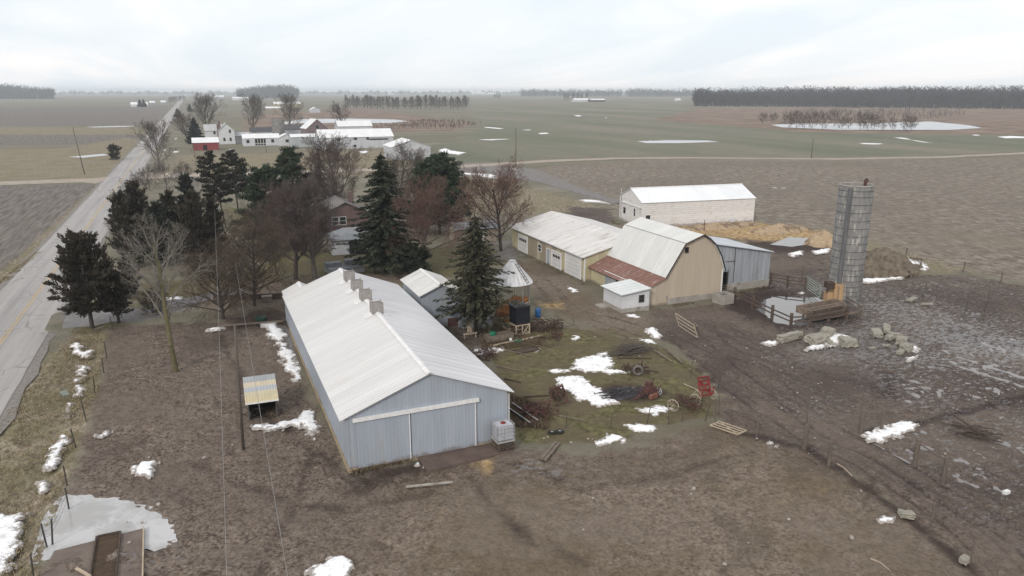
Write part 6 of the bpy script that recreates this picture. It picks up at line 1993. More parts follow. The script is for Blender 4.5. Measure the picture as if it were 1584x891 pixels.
m = MB(); m.bar((-.05, .15, .5), (.1, .45, 1.5), .11); m.bar((.15, .15, .5), (.25, .45, 1.55), .11); m.bar((.3, .12, .5), (.32, .42, 1.5), .1); m.build('board', M_wood_pale, t)
p = at(775, 528); t = thing('hay_bunk', 'low weathered timber bunk behind the green bucket', 'feed bunk', (p[0], p[1] + .5, 0), .08)
m = MB(); frame_box(m, -1.3, 1.3, -.45, .45, .0, .6, .07); m.build('frame', M_wood, t)
rect('floor', M_wood_dark, t, -1.2, 1.2, -.38, .38, .0, .2)

# ------------------------------------------------------------------ poles, planks and logs lying about
LIE = [  # name, label, from, to, thickness, material
 ('log', 'pale log lying left of the green tub', (763, 536), (799, 528), .2, M_wood_pale), ('log', 'pale log lying right of the green tub', (808, 527), (839, 520), .2, M_wood_pale),
 ('plank', 'bent pale plank sloping down from the crib to the bin', (765, 494), (783, 510), .16, M_wood_pale), ('plank', 'pale plank between the crib and the bin stand', (783, 510), (800, 510), .14, M_wood_pale),
 ('plank', 'plank leaning from the blue barrel to the junk heap', (838, 492), (850, 502), .14, M_wood_pale),
 ('pole', 'long thin pole on the grass right of the wheel heap', (775, 541), (822, 551), .09, M_wood), ('pole', 'long thin pole on the grass level with the barn eave', (765, 566), (812, 576), .09, M_wood), ('pole', 'brown pole sticking out from the barn corner', (780, 586), (806, 592), .1, M_steel_dark),
 ('rail', 'straight brown rail lying east of the barn corner', (800, 615), (848, 612), .12, M_steel_dark), ('pole', 'thin brown pole lying right of the harrow heap', (862, 643), (908, 652), .1, M_wood),
 ('pole', 'pale stick lying left of the red machine', (1058, 594), (1085, 607), .07, M_wood_pale), ('log', 'weathered grey log nearest the brush pile', (1012, 543), (1040, 561), .2, M_wood), ('log', 'weathered grey log right of the other log', (1034, 544), (1056, 563), .22, M_wood),
 ('pole', 'long straight pole lying below the brush pile', (955, 554), (1008, 555), .12, M_wood_dark),
 ('plank', 'left one of the two grey planks on the mud right of the tote', (838, 711), (860, 685), .2, M_wood), ('plank', 'right one of the two grey planks on the mud right of the tote', (843, 713), (865, 687), .2, M_wood),
 ('plank', 'pale strip of frozen board in the mud below the barn doors', (628, 754), (700, 747), .16, M_conc),
 ('stick', 'thin stick on the tan paddock near the bottom edge', (1346, 864), (1378, 884), .05, M_wood_pale), ('stick', 'pale stick on the bank above the pale track', (1295, 718), (1318, 737), .08, M_wood_pale), ('stick', 'dark stick beside the braced post on the bank', (1244, 708), (1264, 719), .09, M_wood_dark),
 ('branch', 'fallen pale branch right of the dead tree foot', (255, 583), (284, 590), .09, M_wood), ('branch', 'fallen pale branch left of the dead tree foot', (212, 586), (236, 590), .07, M_wood), ('branch', 'short fallen branch near the hut side of the dead tree', (310, 592), (322, 600), .06, M_wood),
 ('plank', 'broken plank lying in the near feed trough', (118, 880), (140, 893), .14, M_wood_pale),
]
for nm, lab, a, b, th, mt in LIE:
    pa, pb_ = at(*a), at(*b)
    t_ = MB(); off = Vector((pa[0], pa[1], 0))
    A = Vector((0, 0, th * .3)); B = Vector((pb_[0], pb_[1], 0)) - off + Vector((0, 0, th * .35))
    if nm in ('log', 'pole', 'branch', 'stick'):
        mid_ = A.lerp(B, .5) + Vector((0, 0, .02)) + (Vector((.08, .1, .03)) if nm in ('branch', 'stick') else Vector((0, 0, 0)))
        t_.tube([A, mid_, B], [th / 2, th * .47, th * .36], 7)
    else: t_.bar(A, B, th, th * .45)
    o = t_.build(nm, mt, loc=tuple(off)); tag(o, lab, nm)


# ------------------------------------------------------------------ old farm machinery
def wheel(parent, c, R, axis, mat_rim=M_rim, spokes=8, tyre=None, w=.05, name='wheel'):
    m = MB(); ax = Vector(axis).normalized(); c = Vector(c)
    a = ax.orthogonal().normalized(); b = ax.cross(a)
    m.ring(c, R - w, w * .75, axis, 24, 6)
    for k in range(spokes):
        t = 2 * math.pi * k / spokes; m.tube([c, c + (a * math.cos(t) + b * math.sin(t)) * (R - w)], .018, 4)
    m.tube([c - ax * .09, c + ax * .09], .07, 8)
    o = m.build(name, mat_rim, parent)
    if tyre:
        m = MB(); m.ring(c, R - w * .3, w * 1.6, axis, 24, 8); m.build('tyre', tyre, o, True)
    return o


def junk(seed, n, sx, sy, sz, r=.03):
    """Bent bars and straps heaped together."""
    rnd = random.Random(seed); m = MB()
    for k in range(n):
        a = Vector((rnd.uniform(-sx, sx), rnd.uniform(-sy, sy), rnd.uniform(.02, sz)))
        b = Vector((max(-sx, min(sx, a.x + rnd.gauss(0, sx * .6))), max(-sy, min(sy, a.y + rnd.gauss(0, sy * .6))), max(.02, min(sz, a.z + rnd.gauss(0, sz * .5)))))
        m.tube([a, a.lerp(b, .5) + Vector((0, 0, rnd.uniform(-.05, .12))), b], rnd.uniform(.6, 1.3) * r, 5)
    return m


p = at(1068, 637)
mo = thing('side_rake', 'old rusty side delivery rake with cream spoked wheels', 'farm machine', (p[0], p[1] + .3, 0), .1)
wheel(mo, (-1.1, .35, .47), .47, (1, .45, 0)); wheel(mo, (.95, .35, .47), .47, (1, .45, 0))
m = MB(); m.bar((-1.1, .35, .6), (.95, .35, .6), .09); m.bar((-.3, .35, .65), (.25, -1.0, .55), .1); m.bar((-.1, .35, .6), (-.1, 1.1, .85), .08); m.build('frame', M_rust, mo)
m = MB()
for k in range(7):
    c_ = Vector((.35 - .12 * k, -.85 + .28 * k, .62)); m.ring(c_, .42, .022, (.5, 1, 0), 14, 4)
    for q in range(6):
        a_ = q * 1.047 + k * .3; m.tube([c_, c_ + Vector((math.cos(a_) * .48, -math.cos(a_) * .2, math.sin(a_) * .5))], .014, 3)
m.build('tine_reel', M_steel_dark, mo)
m = junk(7, 26, .6, .7, 1.0, .028); m.build('linkage', M_rust, mo)

p = at(1093, 622)
rd = thing('red_implement', 'bright red upright implement frame on two spoked wheels', 'farm machine', (p[0] + .1, p[1] + .3, 0), -.1); rd.scale = (.82, .82, .82)
wheel(rd, (.75, 0, .5), .5, (1, .2, 0)); wheel(rd, (-.75, .1, .5), .5, (1, .2, 0))
m = MB()
for x in (-.55, .55): m.bar((x, 0, .5), (x * .9, .6, 2.0), .11)
for z, y in ((.95, .2), (1.35, .35), (1.7, .48), (2.0, .6)): m.bar((-.58, y, z), (.58, y, z), .09, .14)
m.bar((-.5, 0, .5), (.5, .45, 1.6), .08); m.bar((.5, 0, .5), (-.5, .45, 1.6), .08); m.box(-.5, -.1, .38, .44, 1.4, 1.7); m.box(.1, .55, .2, .3, .75, .95)
m.bar((.7, 0, .5), (.85, .1, 1.2), .12); m.bar((-.7, 0, .5), (.7, 0, .5), .12); m.build('frame', M_red, rd)
m = MB(); m.tube([(.5, .3, 1.2), (.95, .5, 1.9), (1.0, .5, 2.1)], .03, 5); m.build('lever', M_steel_dark, rd)

p = at(1010, 615)
pr = thing('rusty_plough', 'squat rusty red plough with a flat share on the burnt patch', 'farm machine', (p[0], p[1] + .35, 0), .2)
m = MB(); m.box(-.55, .35, -.25, .3, .35, .75); m.bar((-1.8, -.15, .2), (.6, .1, .55), .09); m.bar((.1, 0, .7), (.35, .1, 1.35), .06); m.bar((-.2, .1, .7), (-.35, .15, 1.25), .06); m.box(-.3, .15, -.1, .25, .75, 1.1); m.build('frame', M_rust, pr)
m = MB(); m.prism([(-.5, 0), (.2, 0), (.25, .35), (-.45, .3)], -.55, -.3, 'y'); m.build('share', plain('rust_orange_share', (.22, .10, .07), (.14, .06, .045), 3, .8, .01), pr)
wheel(pr, (.6, -.25, .3), .3, (1, .3, 0), M_galv, 6); wheel(pr, (-.65, .25, .35), .35, (1, .3, 0), M_rust, 6)
junk(12, 22, .6, .45, 1.0, .03).build('linkage', M_rust, pr)

p = at(988, 580)
ax_ = thing('cart_axle', 'dark iron cart chassis with one grey rubber tyre', 'farm machine', (p[0], p[1] + .4, 0), -.25)
wheel(ax_, (0, -.45, .42), .36, (.15, 1, 0), M_steel_dark, 8, plain('grey_tyre', (.17, .16, .15), (.11, .10, .095), 3, .85, .01), .07)
m = MB(); m.bar((-.9, .3, .45), (1.7, -.5, .2), .1); m.bar((-.9, -.2, .5), (1.0, -.1, .5), .1); m.bar((0, -.45, .42), (0, .7, .42), .1); m.bar((-.6, -.2, .5), (-.75, -.1, 1.0), .07); m.bar((.5, .2, .5), (.6, .3, 1.0), .06); m.build('frame', M_steel_dark, ax_)
junk(9, 34, 1.0, .6, .75, .03).build('linkage', M_steel_dark, ax_)
wheel(ax_, (-.8, .5, .3), .3, (.15, 1, 0), M_steel_dark, 6)

p = at(868, 622)
gr_ = thing('spiked_harrow', 'dark rusty rotary harrow with a drawbar at the snow edge', 'farm machine', (p[0], p[1] + .3, 0), .15)
m = MB()
for k in range(5):
    y = -.1 + k * .2
    m.ring((0, y, .5), .42, .025, (0, 1, 0), 14, 4)
    for q in range(8): m.tube([(0, y, .5), (math.cos(q * .785 + k) * .6, y, .5 + math.sin(q * .785 + k) * .5)], .016, 3)
m.build('tine_reel', M_steel_dark, gr_)
m = MB(); m.bar((-.55, .3, .95), (.55, .3, .95), .08); m.bar((-.5, .3, .95), (0, -1.2, .3), .07); m.bar((.5, .3, .95), (0, -1.2, .3), .07); m.bar((-.9, -.75, .1), (.2, -.8, .2), .07); m.bar((-.55, .1, .2), (-.55, .5, 1.05), .08); m.bar((.55, .1, .2), (.55, .5, 1.05), .08); m.build('frame', M_rust, gr_)
junk(21, 30, .55, .5, .95, .025).build('linkage', M_steel_dark, gr_)

p = at(838, 648)
hp = thing('harrow_heap', 'heap of tangled rusty harrow sections beside the iron trough', 'scrap heap', (p[0], p[1] + .5, 0))
junk(31, 90, 1.15, .8, .85, .03).build('bar', M_rust, hp)['kind'] = 'stuff'
m = MB(); m.ring((-.35, -.1, .45), .4, .03, (.3, 1, .2), 16, 5); m.ring((.5, .2, .4), .38, .03, (.5, 1, .1), 16, 5); m.build('ring', M_steel_dark, hp)

a, b = at(786, 632), at(826, 660)
tr_ = thing('iron_trough', 'long dark half round iron trough lying against the barn corner', 'trough', (a[0], a[1], 0), math.atan2(b[1] - a[1], b[0] - a[0]))
L = math.hypot(b[0] - a[0], b[1] - a[1])
m = MB(); pf = [(.34 * math.cos(math.pi + math.pi * k / 10), .36 + .34 * math.sin(math.pi + math.pi * k / 10)) for k in range(11)] + [(.30 * math.cos(2 * math.pi - math.pi * k / 10), .37 + .30 * math.sin(2 * math.pi - math.pi * k / 10)) for k in range(11)]
m.prism(pf, 0, L, 'x'); m.build('shell', M_steel_dark, tr_)
m = MB(); m.tube([(0, -.33, .4), (L, -.33, .4)], .035, 5); m.tube([(0, .33, .4), (L, .33, .4)], .035, 5); m.build('rim', M_galv, tr_)
rect('end_plate', M_steel_dark, tr_, L - .06, L, -.3, .3, .05, .38); rect('divider', M_steel_dark, tr_, L * .5 - .03, L * .5 + .03, -.3, .3, .05, .36)

p = at(748, 556)
wl_ = thing('wheel_heap', 'heap of old spoked iron wheels beside the barn', 'scrap heap', (p[0], p[1] + .5, 0))
rnd = random.Random(3)
for k in range(7):
    wheel(wl_, (rnd.uniform(-.8, .9), rnd.uniform(-1.0, 1.0), rnd.uniform(.3, .55)), rnd.uniform(.38, .55), (rnd.uniform(-1, 1), rnd.uniform(-1, 1), rnd.uniform(.2, .8)), M_steel_dark if k % 3 else M_wood, 8, None, .04)
junk(41, 40, 1.0, 1.1, .6, .03).build('bar', M_rust, wl_)
p = at(853, 512)
jh = thing('junk_heap', 'brown heap of bent machinery parts right of the blue barrel', 'scrap heap', (p[0] - .3, p[1] + .5, 0), -.4)
junk(51, 95, 1.6, .8, .9, .035).build('bar', M_steel_dark, jh)
m = MB(); m.ring((.9, -.3, .4), .45, .03, (1, .4, .2), 16, 5); m.ring((.2, .1, .5), .5, .03, (1, -.3, .2), 16, 5); m.build('ring', M_wood_dark, jh)
p = at(863, 522); t = thing('rust_lump', 'small dark red machine part at the end of the junk heap', 'scrap heap', (p[0], p[1], 0)); junk(52, 26, .4, .35, .45, .04).build('bar', M_rust, t)

p = at(826, 541)
sp_ = thing('screen_frame', 'flat wire framed screen lying on the grass near the tub', 'frame', (p[0] - .6, p[1] + .1, .03), .1)
m = MB(); m.bar((-1.1, -.45, 0), (.9, -.5, .02), .06); m.bar((.9, -.5, .02), (1.1, .45, .02), .06); m.bar((1.1, .45, .02), (-1.3, .5, 0), .06); m.bar((-1.3, .5, 0), (-1.1, -.45, 0), .06); m.build('rim', M_steel_dark, sp_)
m = MB(); m.box(-1.0, .9, -.42, .42, -.02, .005); m.build('mesh', M_wood_dark, sp_)
t = thing('wire_hoop', 'loop of bent wire fencing lying right of the flat screen', 'wire', (p[0] + 1.6, p[1] + .5, .05)); m = MB(); m.ring((0, 0, .2), .6, .02, (.3, -.5, 1), 18, 4); m.ring((.5, .2, .25), .65, .02, (-.3, -.6, 1), 18, 4); m.bar((-1.3, -.2, .1), (.4, -.4, .15), .04); m.build('wire', M_steel_dark, t)
p = at(958, 607)
ah = thing('ash_heap', 'charred heap of burnt sticks and ash on the blackened patch', 'ash heap', (p[0], p[1], 0))
M_char = plain('charred_wood', (.06, .056, .06), (.026, .025, .029), 4, .9, .02, stain=(.19, .185, .19), stain_at=(.56, .66), stain_scale=2.5)
m = junk(61, 70, 2.0, .75, .18, .022); m.build('sticks', M_char, ah)['kind'] = 'stuff'
m = MB(); v = []; f = []
for i in range(17):
    for j in range(13):
        x_, y_ = -2.3 + 4.6 * i / 16, -1.0 + 2.0 * j / 12
        q_ = 1 - (x_ / 2.3) ** 2 - (y_ / 1.0) ** 2 + .5 * (math.sin(5 * x_) * math.cos(7 * y_))
        v.append((x_, y_, -.12 + max(0, q_) * .13))
for i in range(16):
    for j in range(12): f.append((i * 13 + j, (i + 1) * 13 + j, (i + 1) * 13 + j + 1, i * 13 + j + 1))
m.add(v, f); m.build('ash', M_char, ah, True)
# brush pile
p = at(980, 546)
bp = thing('brush_pile', 'long pile of dead brush beside the tyred cart chassis', 'brush pile', (p[0], p[1] + .3, 0), .03)
rnd = random.Random(77); P0, P1, R0, R1 = [], [], [], []
for k in range(300):
    x = rnd.gauss(0, .95); z = abs(rnd.gauss(0, .34)) * math.exp(-(x / 1.8) ** 2) + .03
    y = rnd.gauss(0, .45); a = rnd.gauss(0, .5); l = rnd.uniform(.3, 1.1)
    P0.append((x - math.cos(a) * l, y - math.sin(a) * l * .6, z)); P1.append((x + math.cos(a) * l, y + math.sin(a) * l * .6, z + rnd.gauss(.05, .14))); r = rnd.uniform(.008, .032); R0.append(r); R1.append(r * .6)
m = MB(); m.segs(P0, P1, R0, R1, 3); m.build('branches', M_twig['grey'], bp)['kind'] = 'stuff'
p = at(1508, 676)
bp = thing('pole_pile', 'dark fallen pile of poles and boards in the far right lot', 'timber pile', (p[0], p[1] + .2, 0), -.75)
rnd = random.Random(404)
for k in range(13):
    a_ = rnd.gauss(0, .38); L_ = rnd.uniform(.7, 1.7); c_ = Vector((rnd.gauss(0, .35), rnd.gauss(0, .45), .08 + .035 * k))
    d_ = Vector((math.cos(a_) * L_, math.sin(a_) * L_, rnd.gauss(0, .1)))
    m = MB(); m.bar(c_ - d_, c_ + d_, rnd.uniform(.08, .16), .06); m.build('board', M_wood if k % 5 == 3 else M_wood_dark, bp)

# ------------------------------------------------------------------ broken concrete lumps
M_lump = plain('mossy_concrete', (.34, .32, .275), (.22, .205, .172), 1.6, .95, .06, stain=(.10, .085, .055), stain_at=(.55, .7), stain_scale=1.4)
LUMP = [((1221, 524), (2.3, .6, .75), .05, 'long squared concrete block at the left end of the left rubble row'), ((1264, 528), (1.9, 1.2, .85), .12, 'biggest rounded concrete lump in the left rubble row'), ((1280, 518), (1.1, 1.0, .9), .5, 'rough concrete lump behind the biggest one in the left rubble row'),
        ((1284, 532), (.5, .45, .4), .9, 'small concrete lump in the snow of the left rubble row'), ((1312, 533), (1.2, .95, .75), -.2, 'wedge shaped concrete lump at the right end of the left rubble row'), ((1303, 526), (.7, .6, .5), .3, 'low concrete lump touching the wedge shaped one'),
        ((1356, 517), (1.5, .8, .5), .9, 'flat slab at the upper left of the right rubble row'), ((1371, 511), (1.9, .6, .6), .75, 'long upright tilted block at the top of the right rubble row'), ((1383, 521), (1.0, .6, .5), -.3, 'rounded block in the middle of the right rubble row'),
        ((1376, 524), (.8, .5, .45), .2, 'small block wedged in the middle of the right rubble row'), ((1394, 530), (1.0, .8, .7), .6, 'block below the middle of the right rubble row'), ((1402, 540), (1.2, .8, .7), .4, 'large block near the lower end of the right rubble row'),
        ((1392, 546), (.6, .4, .3), .2, 'small flat piece at the lower end of the right rubble row'), ((1371, 535), (.6, .25, .2), -.7, 'thin splinter of concrete below the right rubble row'), ((1349, 539), (.45, .3, .2), .1, 'small stone on the mud between the two rubble rows'),
        ((1410, 464), (1.6, .5, .25), .3, 'low heap of stone in the middle of the wet lot'), ((1434, 471), (1.2, .35, .2), -.3, 'flat stone right of the low heap in the wet lot'),
        ((1402, 798), (.7, .42, .36), -.5, 'grey boulder at the edge of the tan paddock'), ((1492, 868), (.45, .35, .3), .2, 'small boulder on the bank near the lower right corner')]
for i, (b, s, rz, lab) in enumerate(LUMP):
    s = (s[0] * 1.08, s[1] * 1.05, s[2] * .85); p = at(*b); m = MB(); m.rock((0, 0, s[2] * .32), s, 300 + i, rz, .06 * (i % 3 - 1), (1.0, .86, .95, .78)[i % 4])
    o = m.build('concrete_lump', M_lump, loc=(p[0], p[1], 0), smooth=False); tag(o, lab, 'rubble', 'lumps of broken concrete')

# loose pale stones and litter trodden into the mud
rnd = random.Random(88); m = MB()
AREA = [(1010, 490, 1180, 560, 16), (1130, 560, 1560, 720, 22), (880, 740, 1400, 880, 9), (160, 560, 380, 860, 9), (840, 660, 960, 690, 6), (1200, 545, 1584, 640, 16), (800, 520, 1000, 640, 10)]
for x0, y0, x1, y1, n in AREA:
    for k in range(n):
        p = at(rnd.uniform(x0, x1), rnd.uniform(y0, y1)); s = rnd.uniform(.06, .17) if rnd.random() > .08 else rnd.uniform(.17, .28)
        m.rock((p[0], p[1], -.02), (s, s * .8, s * .55), int(rnd.random() * 1e6), rnd.uniform(0, 3))
o = m.build('stones', plain('pale_field_stone', (.36, .33, .30), (.24, .215, .195), 3, .9, .01)); tag(o, 'small pale stones trodden into the muddy lots', 'stones', kind='stuff')

# ------------------------------------------------------------------ heaps
def heap(name, label, cat, c, rx, ry, h, mat, seed, n=46, rough=.16):
    p = at(*c); rnd = random.Random(seed); v = []; f = []
    for i in range(n + 1):
        for j in range(n + 1):
            x = -1.1 + 2.2 * i / n; y = -1.1 + 2.2 * j / n
            X, Y = np.array([x * rx]), np.array([y * ry])
            nz = float(fbm(X, Y, .55, seed, 4)[0] - .5); nb_ = float(fbm(X, Y, 2.4, seed + 9, 2)[0] - .5)
            q = 1 - min(1, (x * x + y * y) ** .5 * (1 + nz * .5))
            z = h * (q ** .8) * (1 + nz * .9) + (nb_ * rough if q > 0 else 0)
            v.append((x * rx, y * ry, z if q > .01 else -.25))
    for i in range(n):
        for j in range(n): f.append((i * (n + 1) + j, (i + 1) * (n + 1) + j, (i + 1) * (n + 1) + j + 1, i * (n + 1) + j + 1))
    mb = MB(); mb.add(v, f); o = mb.build(name, mat, loc=(p[0], p[1], 0), smooth=True); tag(o, label, cat)


M_saw = plain('orange_bedding', (.40, .31, .205), (.29, .215, .14), 2.2, .95, .05, stain=(.17, .12, .08), stain_at=(.48, .6), stain_scale=.45)
M_hay = plain('rotting_hay', (.20, .165, .125), (.10, .082, .06), 1.4, .95, .15, (1, 1, .4), stain=(.055, .042, .03), stain_at=(.55, .7), stain_scale=1.0)
heap('bedding_pile', 'orange pile of bedding left of the silo', 'pile', (1274, 376), 3.0, 2.8, 1.9, M_saw, 5)
heap('bedding_pile', 'long low orange bedding spread in front of the white machine shed', 'pile', (1110, 350), 8.0, 2.6, .55, M_saw, 6, rough=.35)
heap('bedding_pile', 'ragged orange bedding heap between the machine shed and the silo', 'pile', (1204, 356), 5.0, 2.6, .9, M_saw, 7, rough=.35)
heap('hay_stack', 'broad grey brown rotting hay stack behind the silo', 'hay stack', (1362, 416), 5.2, 4.0, 3.3, M_hay, 8, 70, .6)

# odds and ends by the roadside and paddock
p = at(100, 610); t = thing('culvert_marker', 'grey green plastic culvert panel lying in the ditch grass', 'panel', (p[0], p[1], 0), .4); m = MB(); m.box(-.22, .22, -.55, .55, .02, .12); m.build('sheet', plain('grey_green_plastic', (.19, .215, .19), (.14, .16, .14), 3, .7, .005), t)
p = at(404, 496); t = thing('green_tub', 'round dark green tub by the snow at the far barn end', 'tub', (p[0], p[1], 0)); m = MB(); m.lathe([(.5, 0), (.58, .35), (.52, .35), (.45, .06), (0, .06)], n=20, cap0=True); m.build('shell', plain('dark_green_rubber', (.035, .07, .055), (.025, .05, .04), 3, .6, .005), t)
p = at(413, 466); t = thing('white_crate', 'small pale box standing behind the drooping pin oak', 'box', (p[0], p[1], 0)); m = MB(); m.box(-.5, .5, -.3, .3, -.05, .55); m.build('side', M_wood, t); m = MB(); m.box(-.55, .55, -.35, .35, .55, .62); m.build('top', M_conc, t)
a, b = at(300, 466), at(436, 461); t = thing('old_board_wall', 'low dark board wall under the pin oaks at the barn end', 'wall', (a[0], a[1], 0), math.atan2(b[1] - a[1], b[0] - a[0])); m = MB(); m.box(2, math.hypot(b[0] - a[0], b[1] - a[1]), -.06, .06, -.1, .55); m.build('board', M_lot, t)
p = at(576, 437); t = thing('iron_post', 'rusty iron stake in front of the white machine shed', 'post', (at(1089, 356)[0], at(1089, 356)[1], 0)); m = MB(); m.tube([(0, 0, -.2), (0, 0, 1.7)], .06, 6); m.build('shaft', M_rust, t)
for (x, y, lab) in ((883, 413, 'black bollard between the two left doors of the yellow garage'), (845, 398, 'black bollard nearest the bare russet tree')):
    p = at(x, y); t = thing('bollard', lab, 'bollard', (p[0] - .6, p[1], 0), 0, 'bollards before the yellow garage'); m = MB(); m.tube([(0, 0, -.2), (0, 0, 1.15)], .1, 10); m.lathe([(.1, 1.15), (.07, 1.2), (0, 1.22)], n=10); m.build('shaft', M_black, t)
p = at(1480, 762); t = thing('salt_block_post', 'steel stake with a white insulator box in the lower right lot', 'post', (at(1550, 797)[0], at(1550, 797)[1], 0)); m = MB(); m.tube([(0, 0, -.2), (0, 0, 1.3)], .035, 6); m.build('shaft', M_tpost, t); m = MB(); m.box(-.18, .18, -.1, .1, 1.3, 1.48); m.build('box', M_trim, t)
p = at(718, 431); t = thing('white_tub', 'small white tub on the lawn left of the spruce trunk', 'tub', (at(577, 407)[0], at(577, 407)[1], 0)); m = MB(); m.lathe([(.3, 0), (.42, .3), (.36, .3), (.28, .05), (0, .05)], n=16, cap0=True); m.build('shell', M_trim, t)
for k, (x, y) in enumerate(((854, 670), (866, 669))):
    p = at(x, y); t = thing('tyre', ['left one of two small tyres half sunk in the yard edge', 'right one of two small tyres half sunk in the yard edge'][k], 'tyre', (p[0], p[1], 0)); m = MB(); m.ring((0, 0, .08), .22, .09, (.1, .2, 1), 16, 6); m.build('casing', M_tyre, t)
    m = MB(); m.lathe([(.12, .1), (0, .1)], n=12); m.build('hub', M_trim, t)

# ------------------------------------------------------------------ dead grass along the verge and ditch
def tufts(name, label, regions, n, hgt, mat, seed, cat='grass'):
    rnd = np.random.RandomState(seed)
    C = []; U = []; Wd = []
    for pp in regions:
        poly = px_poly(pp); P = np.array([q[:2] for q in poly])
        pts = rnd.rand(n * 3, 2) * np.ptp(P, 0) + P.min(0)
        pts = pts[sdist(poly, pts[:, 0], pts[:, 1]) > .1]
        pts = pts[fbm(pts[:, 0], pts[:, 1], .5, seed, 3) > .42][:n]
        for x, y in pts:
            for k in range(7):
                a = rnd.rand() * 6.28; l = hgt * (.5 + rnd.rand()); ln = .5 + rnd.rand()
                u = np.array([math.cos(a) * ln, math.sin(a) * ln, 1.0]); u = u / np.linalg.norm(u) * l / 2
                C.append((x + rnd.normal(0, .1), y + rnd.normal(0, .1), -.08 + u[2])); U.append(u); Wd.append(np.array([-math.sin(a), math.cos(a), 0]) * .018)
    m = MB(); m.quads(C, U, Wd); o = m.build(name, mat); tag(o, label, cat, kind='stuff')


M_straw_blade = leafy('bleached_grass_blades', [(.1, (.12, .09, .05)), (.5, (.22, .18, .105)), (.9, (.33, .285, .185))], .85)
tufts('dry_grass', 'bleached tussocks of dead grass along the road verge and ditch', [[(-60, 720), (0, 650), (110, 522), (165, 512), (155, 600), (115, 690), (80, 835), (30, 930), (-90, 930)], [(-60, 500), (-60, 480), (60, 385), (66, 390)]], 2300, .17, M_straw_blade, 3)
M_weed = leafy('dead_weed_stems', [(.1, (.07, .05, .035)), (.5, (.12, .09, .06)), (.9, (.19, .15, .10))], .9)
tufts('weeds', 'dead brown weeds standing along fences and building feet', [[(740, 500), (860, 500), (870, 530), (745, 545)], [(785, 610), (850, 630), (850, 665), (790, 660)], [(1300, 395), (1430, 400), (1420, 430), (1300, 425)]], 700, .42, M_weed, 4, 'weeds')
tufts('base_weeds', 'low dead weeds growing along the feet of the barns and sheds', [[(1002, 478), (1112, 458), (1113, 463), (1004, 483)], [(812, 392), (908, 438), (905, 443), (808, 397)], [(946, 341), (998, 353), (998, 358), (945, 346)], [(1000, 354), (1167, 344), (1167, 349), (1000, 359)], [(542, 728), (640, 706), (641, 711), (544, 734)], [(1118, 456), (1188, 440), (1190, 445), (1120, 461)]], 170, .2, M_weed, 5, 'weeds')
# ------------------------------------------------------------------ the neighbouring farm, 240 to 350 m away
def far_shed(name, label, cat, c, hw, hl, eave, ridge, wall, roof, axis='x', rz=0.0, over=.3, dz=0):
    p = at(*c); t = thing(name, label, cat, (p[0], p[1], 0), rz)
    gable_parts(t, hw, hl, eave, ridge, wall, roof, over, None, axis=axis)
    return t


# red shed
t = far_shed('red_shed', 'small red shed with a white roof beside the road', 'shed', (319, 231.5), 3.2, 4.6, 3.0, 4.6, M_barn_red, M_far_roof, 'x', .0)
rect('door', M_darkhole, t, -1.0, .4, -3.23, -3.205, 0, 2.0)
# farmhouse: cross gable
p = at(352, 222.5)
fh = thing('farmhouse', 'two storey white farmhouse with a tall brick chimney', 'house', (p[0], p[1] + 3, 0), 0)
m = MB(); m.prism([(-3.2, -.1), (3.2, -.1), (3.2, 5.6), (0, 8.6), (-3.2, 5.6)], -4.5, 5.5, 'y'); m.box(-8.6, -3.2, .0, 5.5, -.1, 5.6); m.prism([(0, 5.6), (5.5, 5.6), (2.75, 8.0)], -8.6, -3.2, 'x'); m.build('wall', M_house_white, fh)
m = MB()
M_fr = plain('grey_metal_roof', (.42, .43, .44), (.34, .345, .35), 1, .6, .01)
for sg in (-1, 1): slab(m, (0, -4.8, 8.75), (0, 5.8, 8.75), (sg * 3.55, 5.8, 5.4), (sg * 3.55, -4.8, 5.4), .1)
slab(m, (-8.9, 2.75, 8.15), (-.5, 2.75, 8.15), (-.5, -.3, 5.45), (-8.9, -.3, 5.45), .1); slab(m, (-8.9, 2.75, 8.15), (-.5, 2.75, 8.15), (-.5, 5.8, 5.45), (-8.9, 5.8, 5.45), .1)
ro = m.build('roof', M_fr, fh)
m = MB(); m.box(-2.9, -2.1, -1.2, -.4, 5.0, 9.6); m.box(-3.6, -2.9, -.9, -.1, -.1, 8.2); m.build('chimney', M_brick, ro)
for (x, z) in ((.9, 4.6), (.9, 1.2), (-1.6, 1.2)): window(fh, 's', x, x + .9, z, z + 1.5, -4.5, M_trim, bars=0)
for (x, z) in ((-5.2, 4.0), (-5.2, 1.0)): window(fh, 's', x, x + .9, z, z + 1.5, 0, M_trim, bars=0)
m = MB(); m.box(3.2, 7.4, 0, 4.5, -.1, 4.4); m.build('wing', M_house_white, fh)
m = MB(); slab(m, (3.1, -1.8, 3.2), (9.6, -1.8, 3.2), (9.6, 2.0, 4.6), (3.1, 2.0, 4.6), .1); slab(m, (3.1, 5.0, 3.9), (7.6, 5.0, 3.9), (7.6, 2.0, 4.9), (3.1, 2.0, 4.9), .1); m.build('wing_roof', M_fr, fh)
m = MB()
for x in (4.2, 6.6, 9.3): m.box(x, x + .18, -1.6, -1.42, -.1, 3.1)
m.build('porch_post', M_trim, fh)
# low white house
t = far_shed('cottage', 'low white cottage with a recessed porch and white roof', 'house', (404, 224.5), 4.0, 7.2, 3.2, 4.7, M_house_white, M_far_roof, 'x')
rect('porch', M_darkhole, t, -2.6, 1.6, -4.04, -4.005, .2, 2.9)  # flat near-black sheet stands for the shaded recess
m = MB()
for x in (-1.6, -.5, .6): m.box(x, x + .16, -4.12, -4.045, .2, 2.9)
m.box(-2.6, 1.6, -4.1, -4.05, .9, 1.05); m.build('porch_rail', M_trim, t)
for x in (-6.0, 3.8): window(t, 's', x, x + 1.2, 1.2, 2.6, -4.0, M_trim, bars=0)
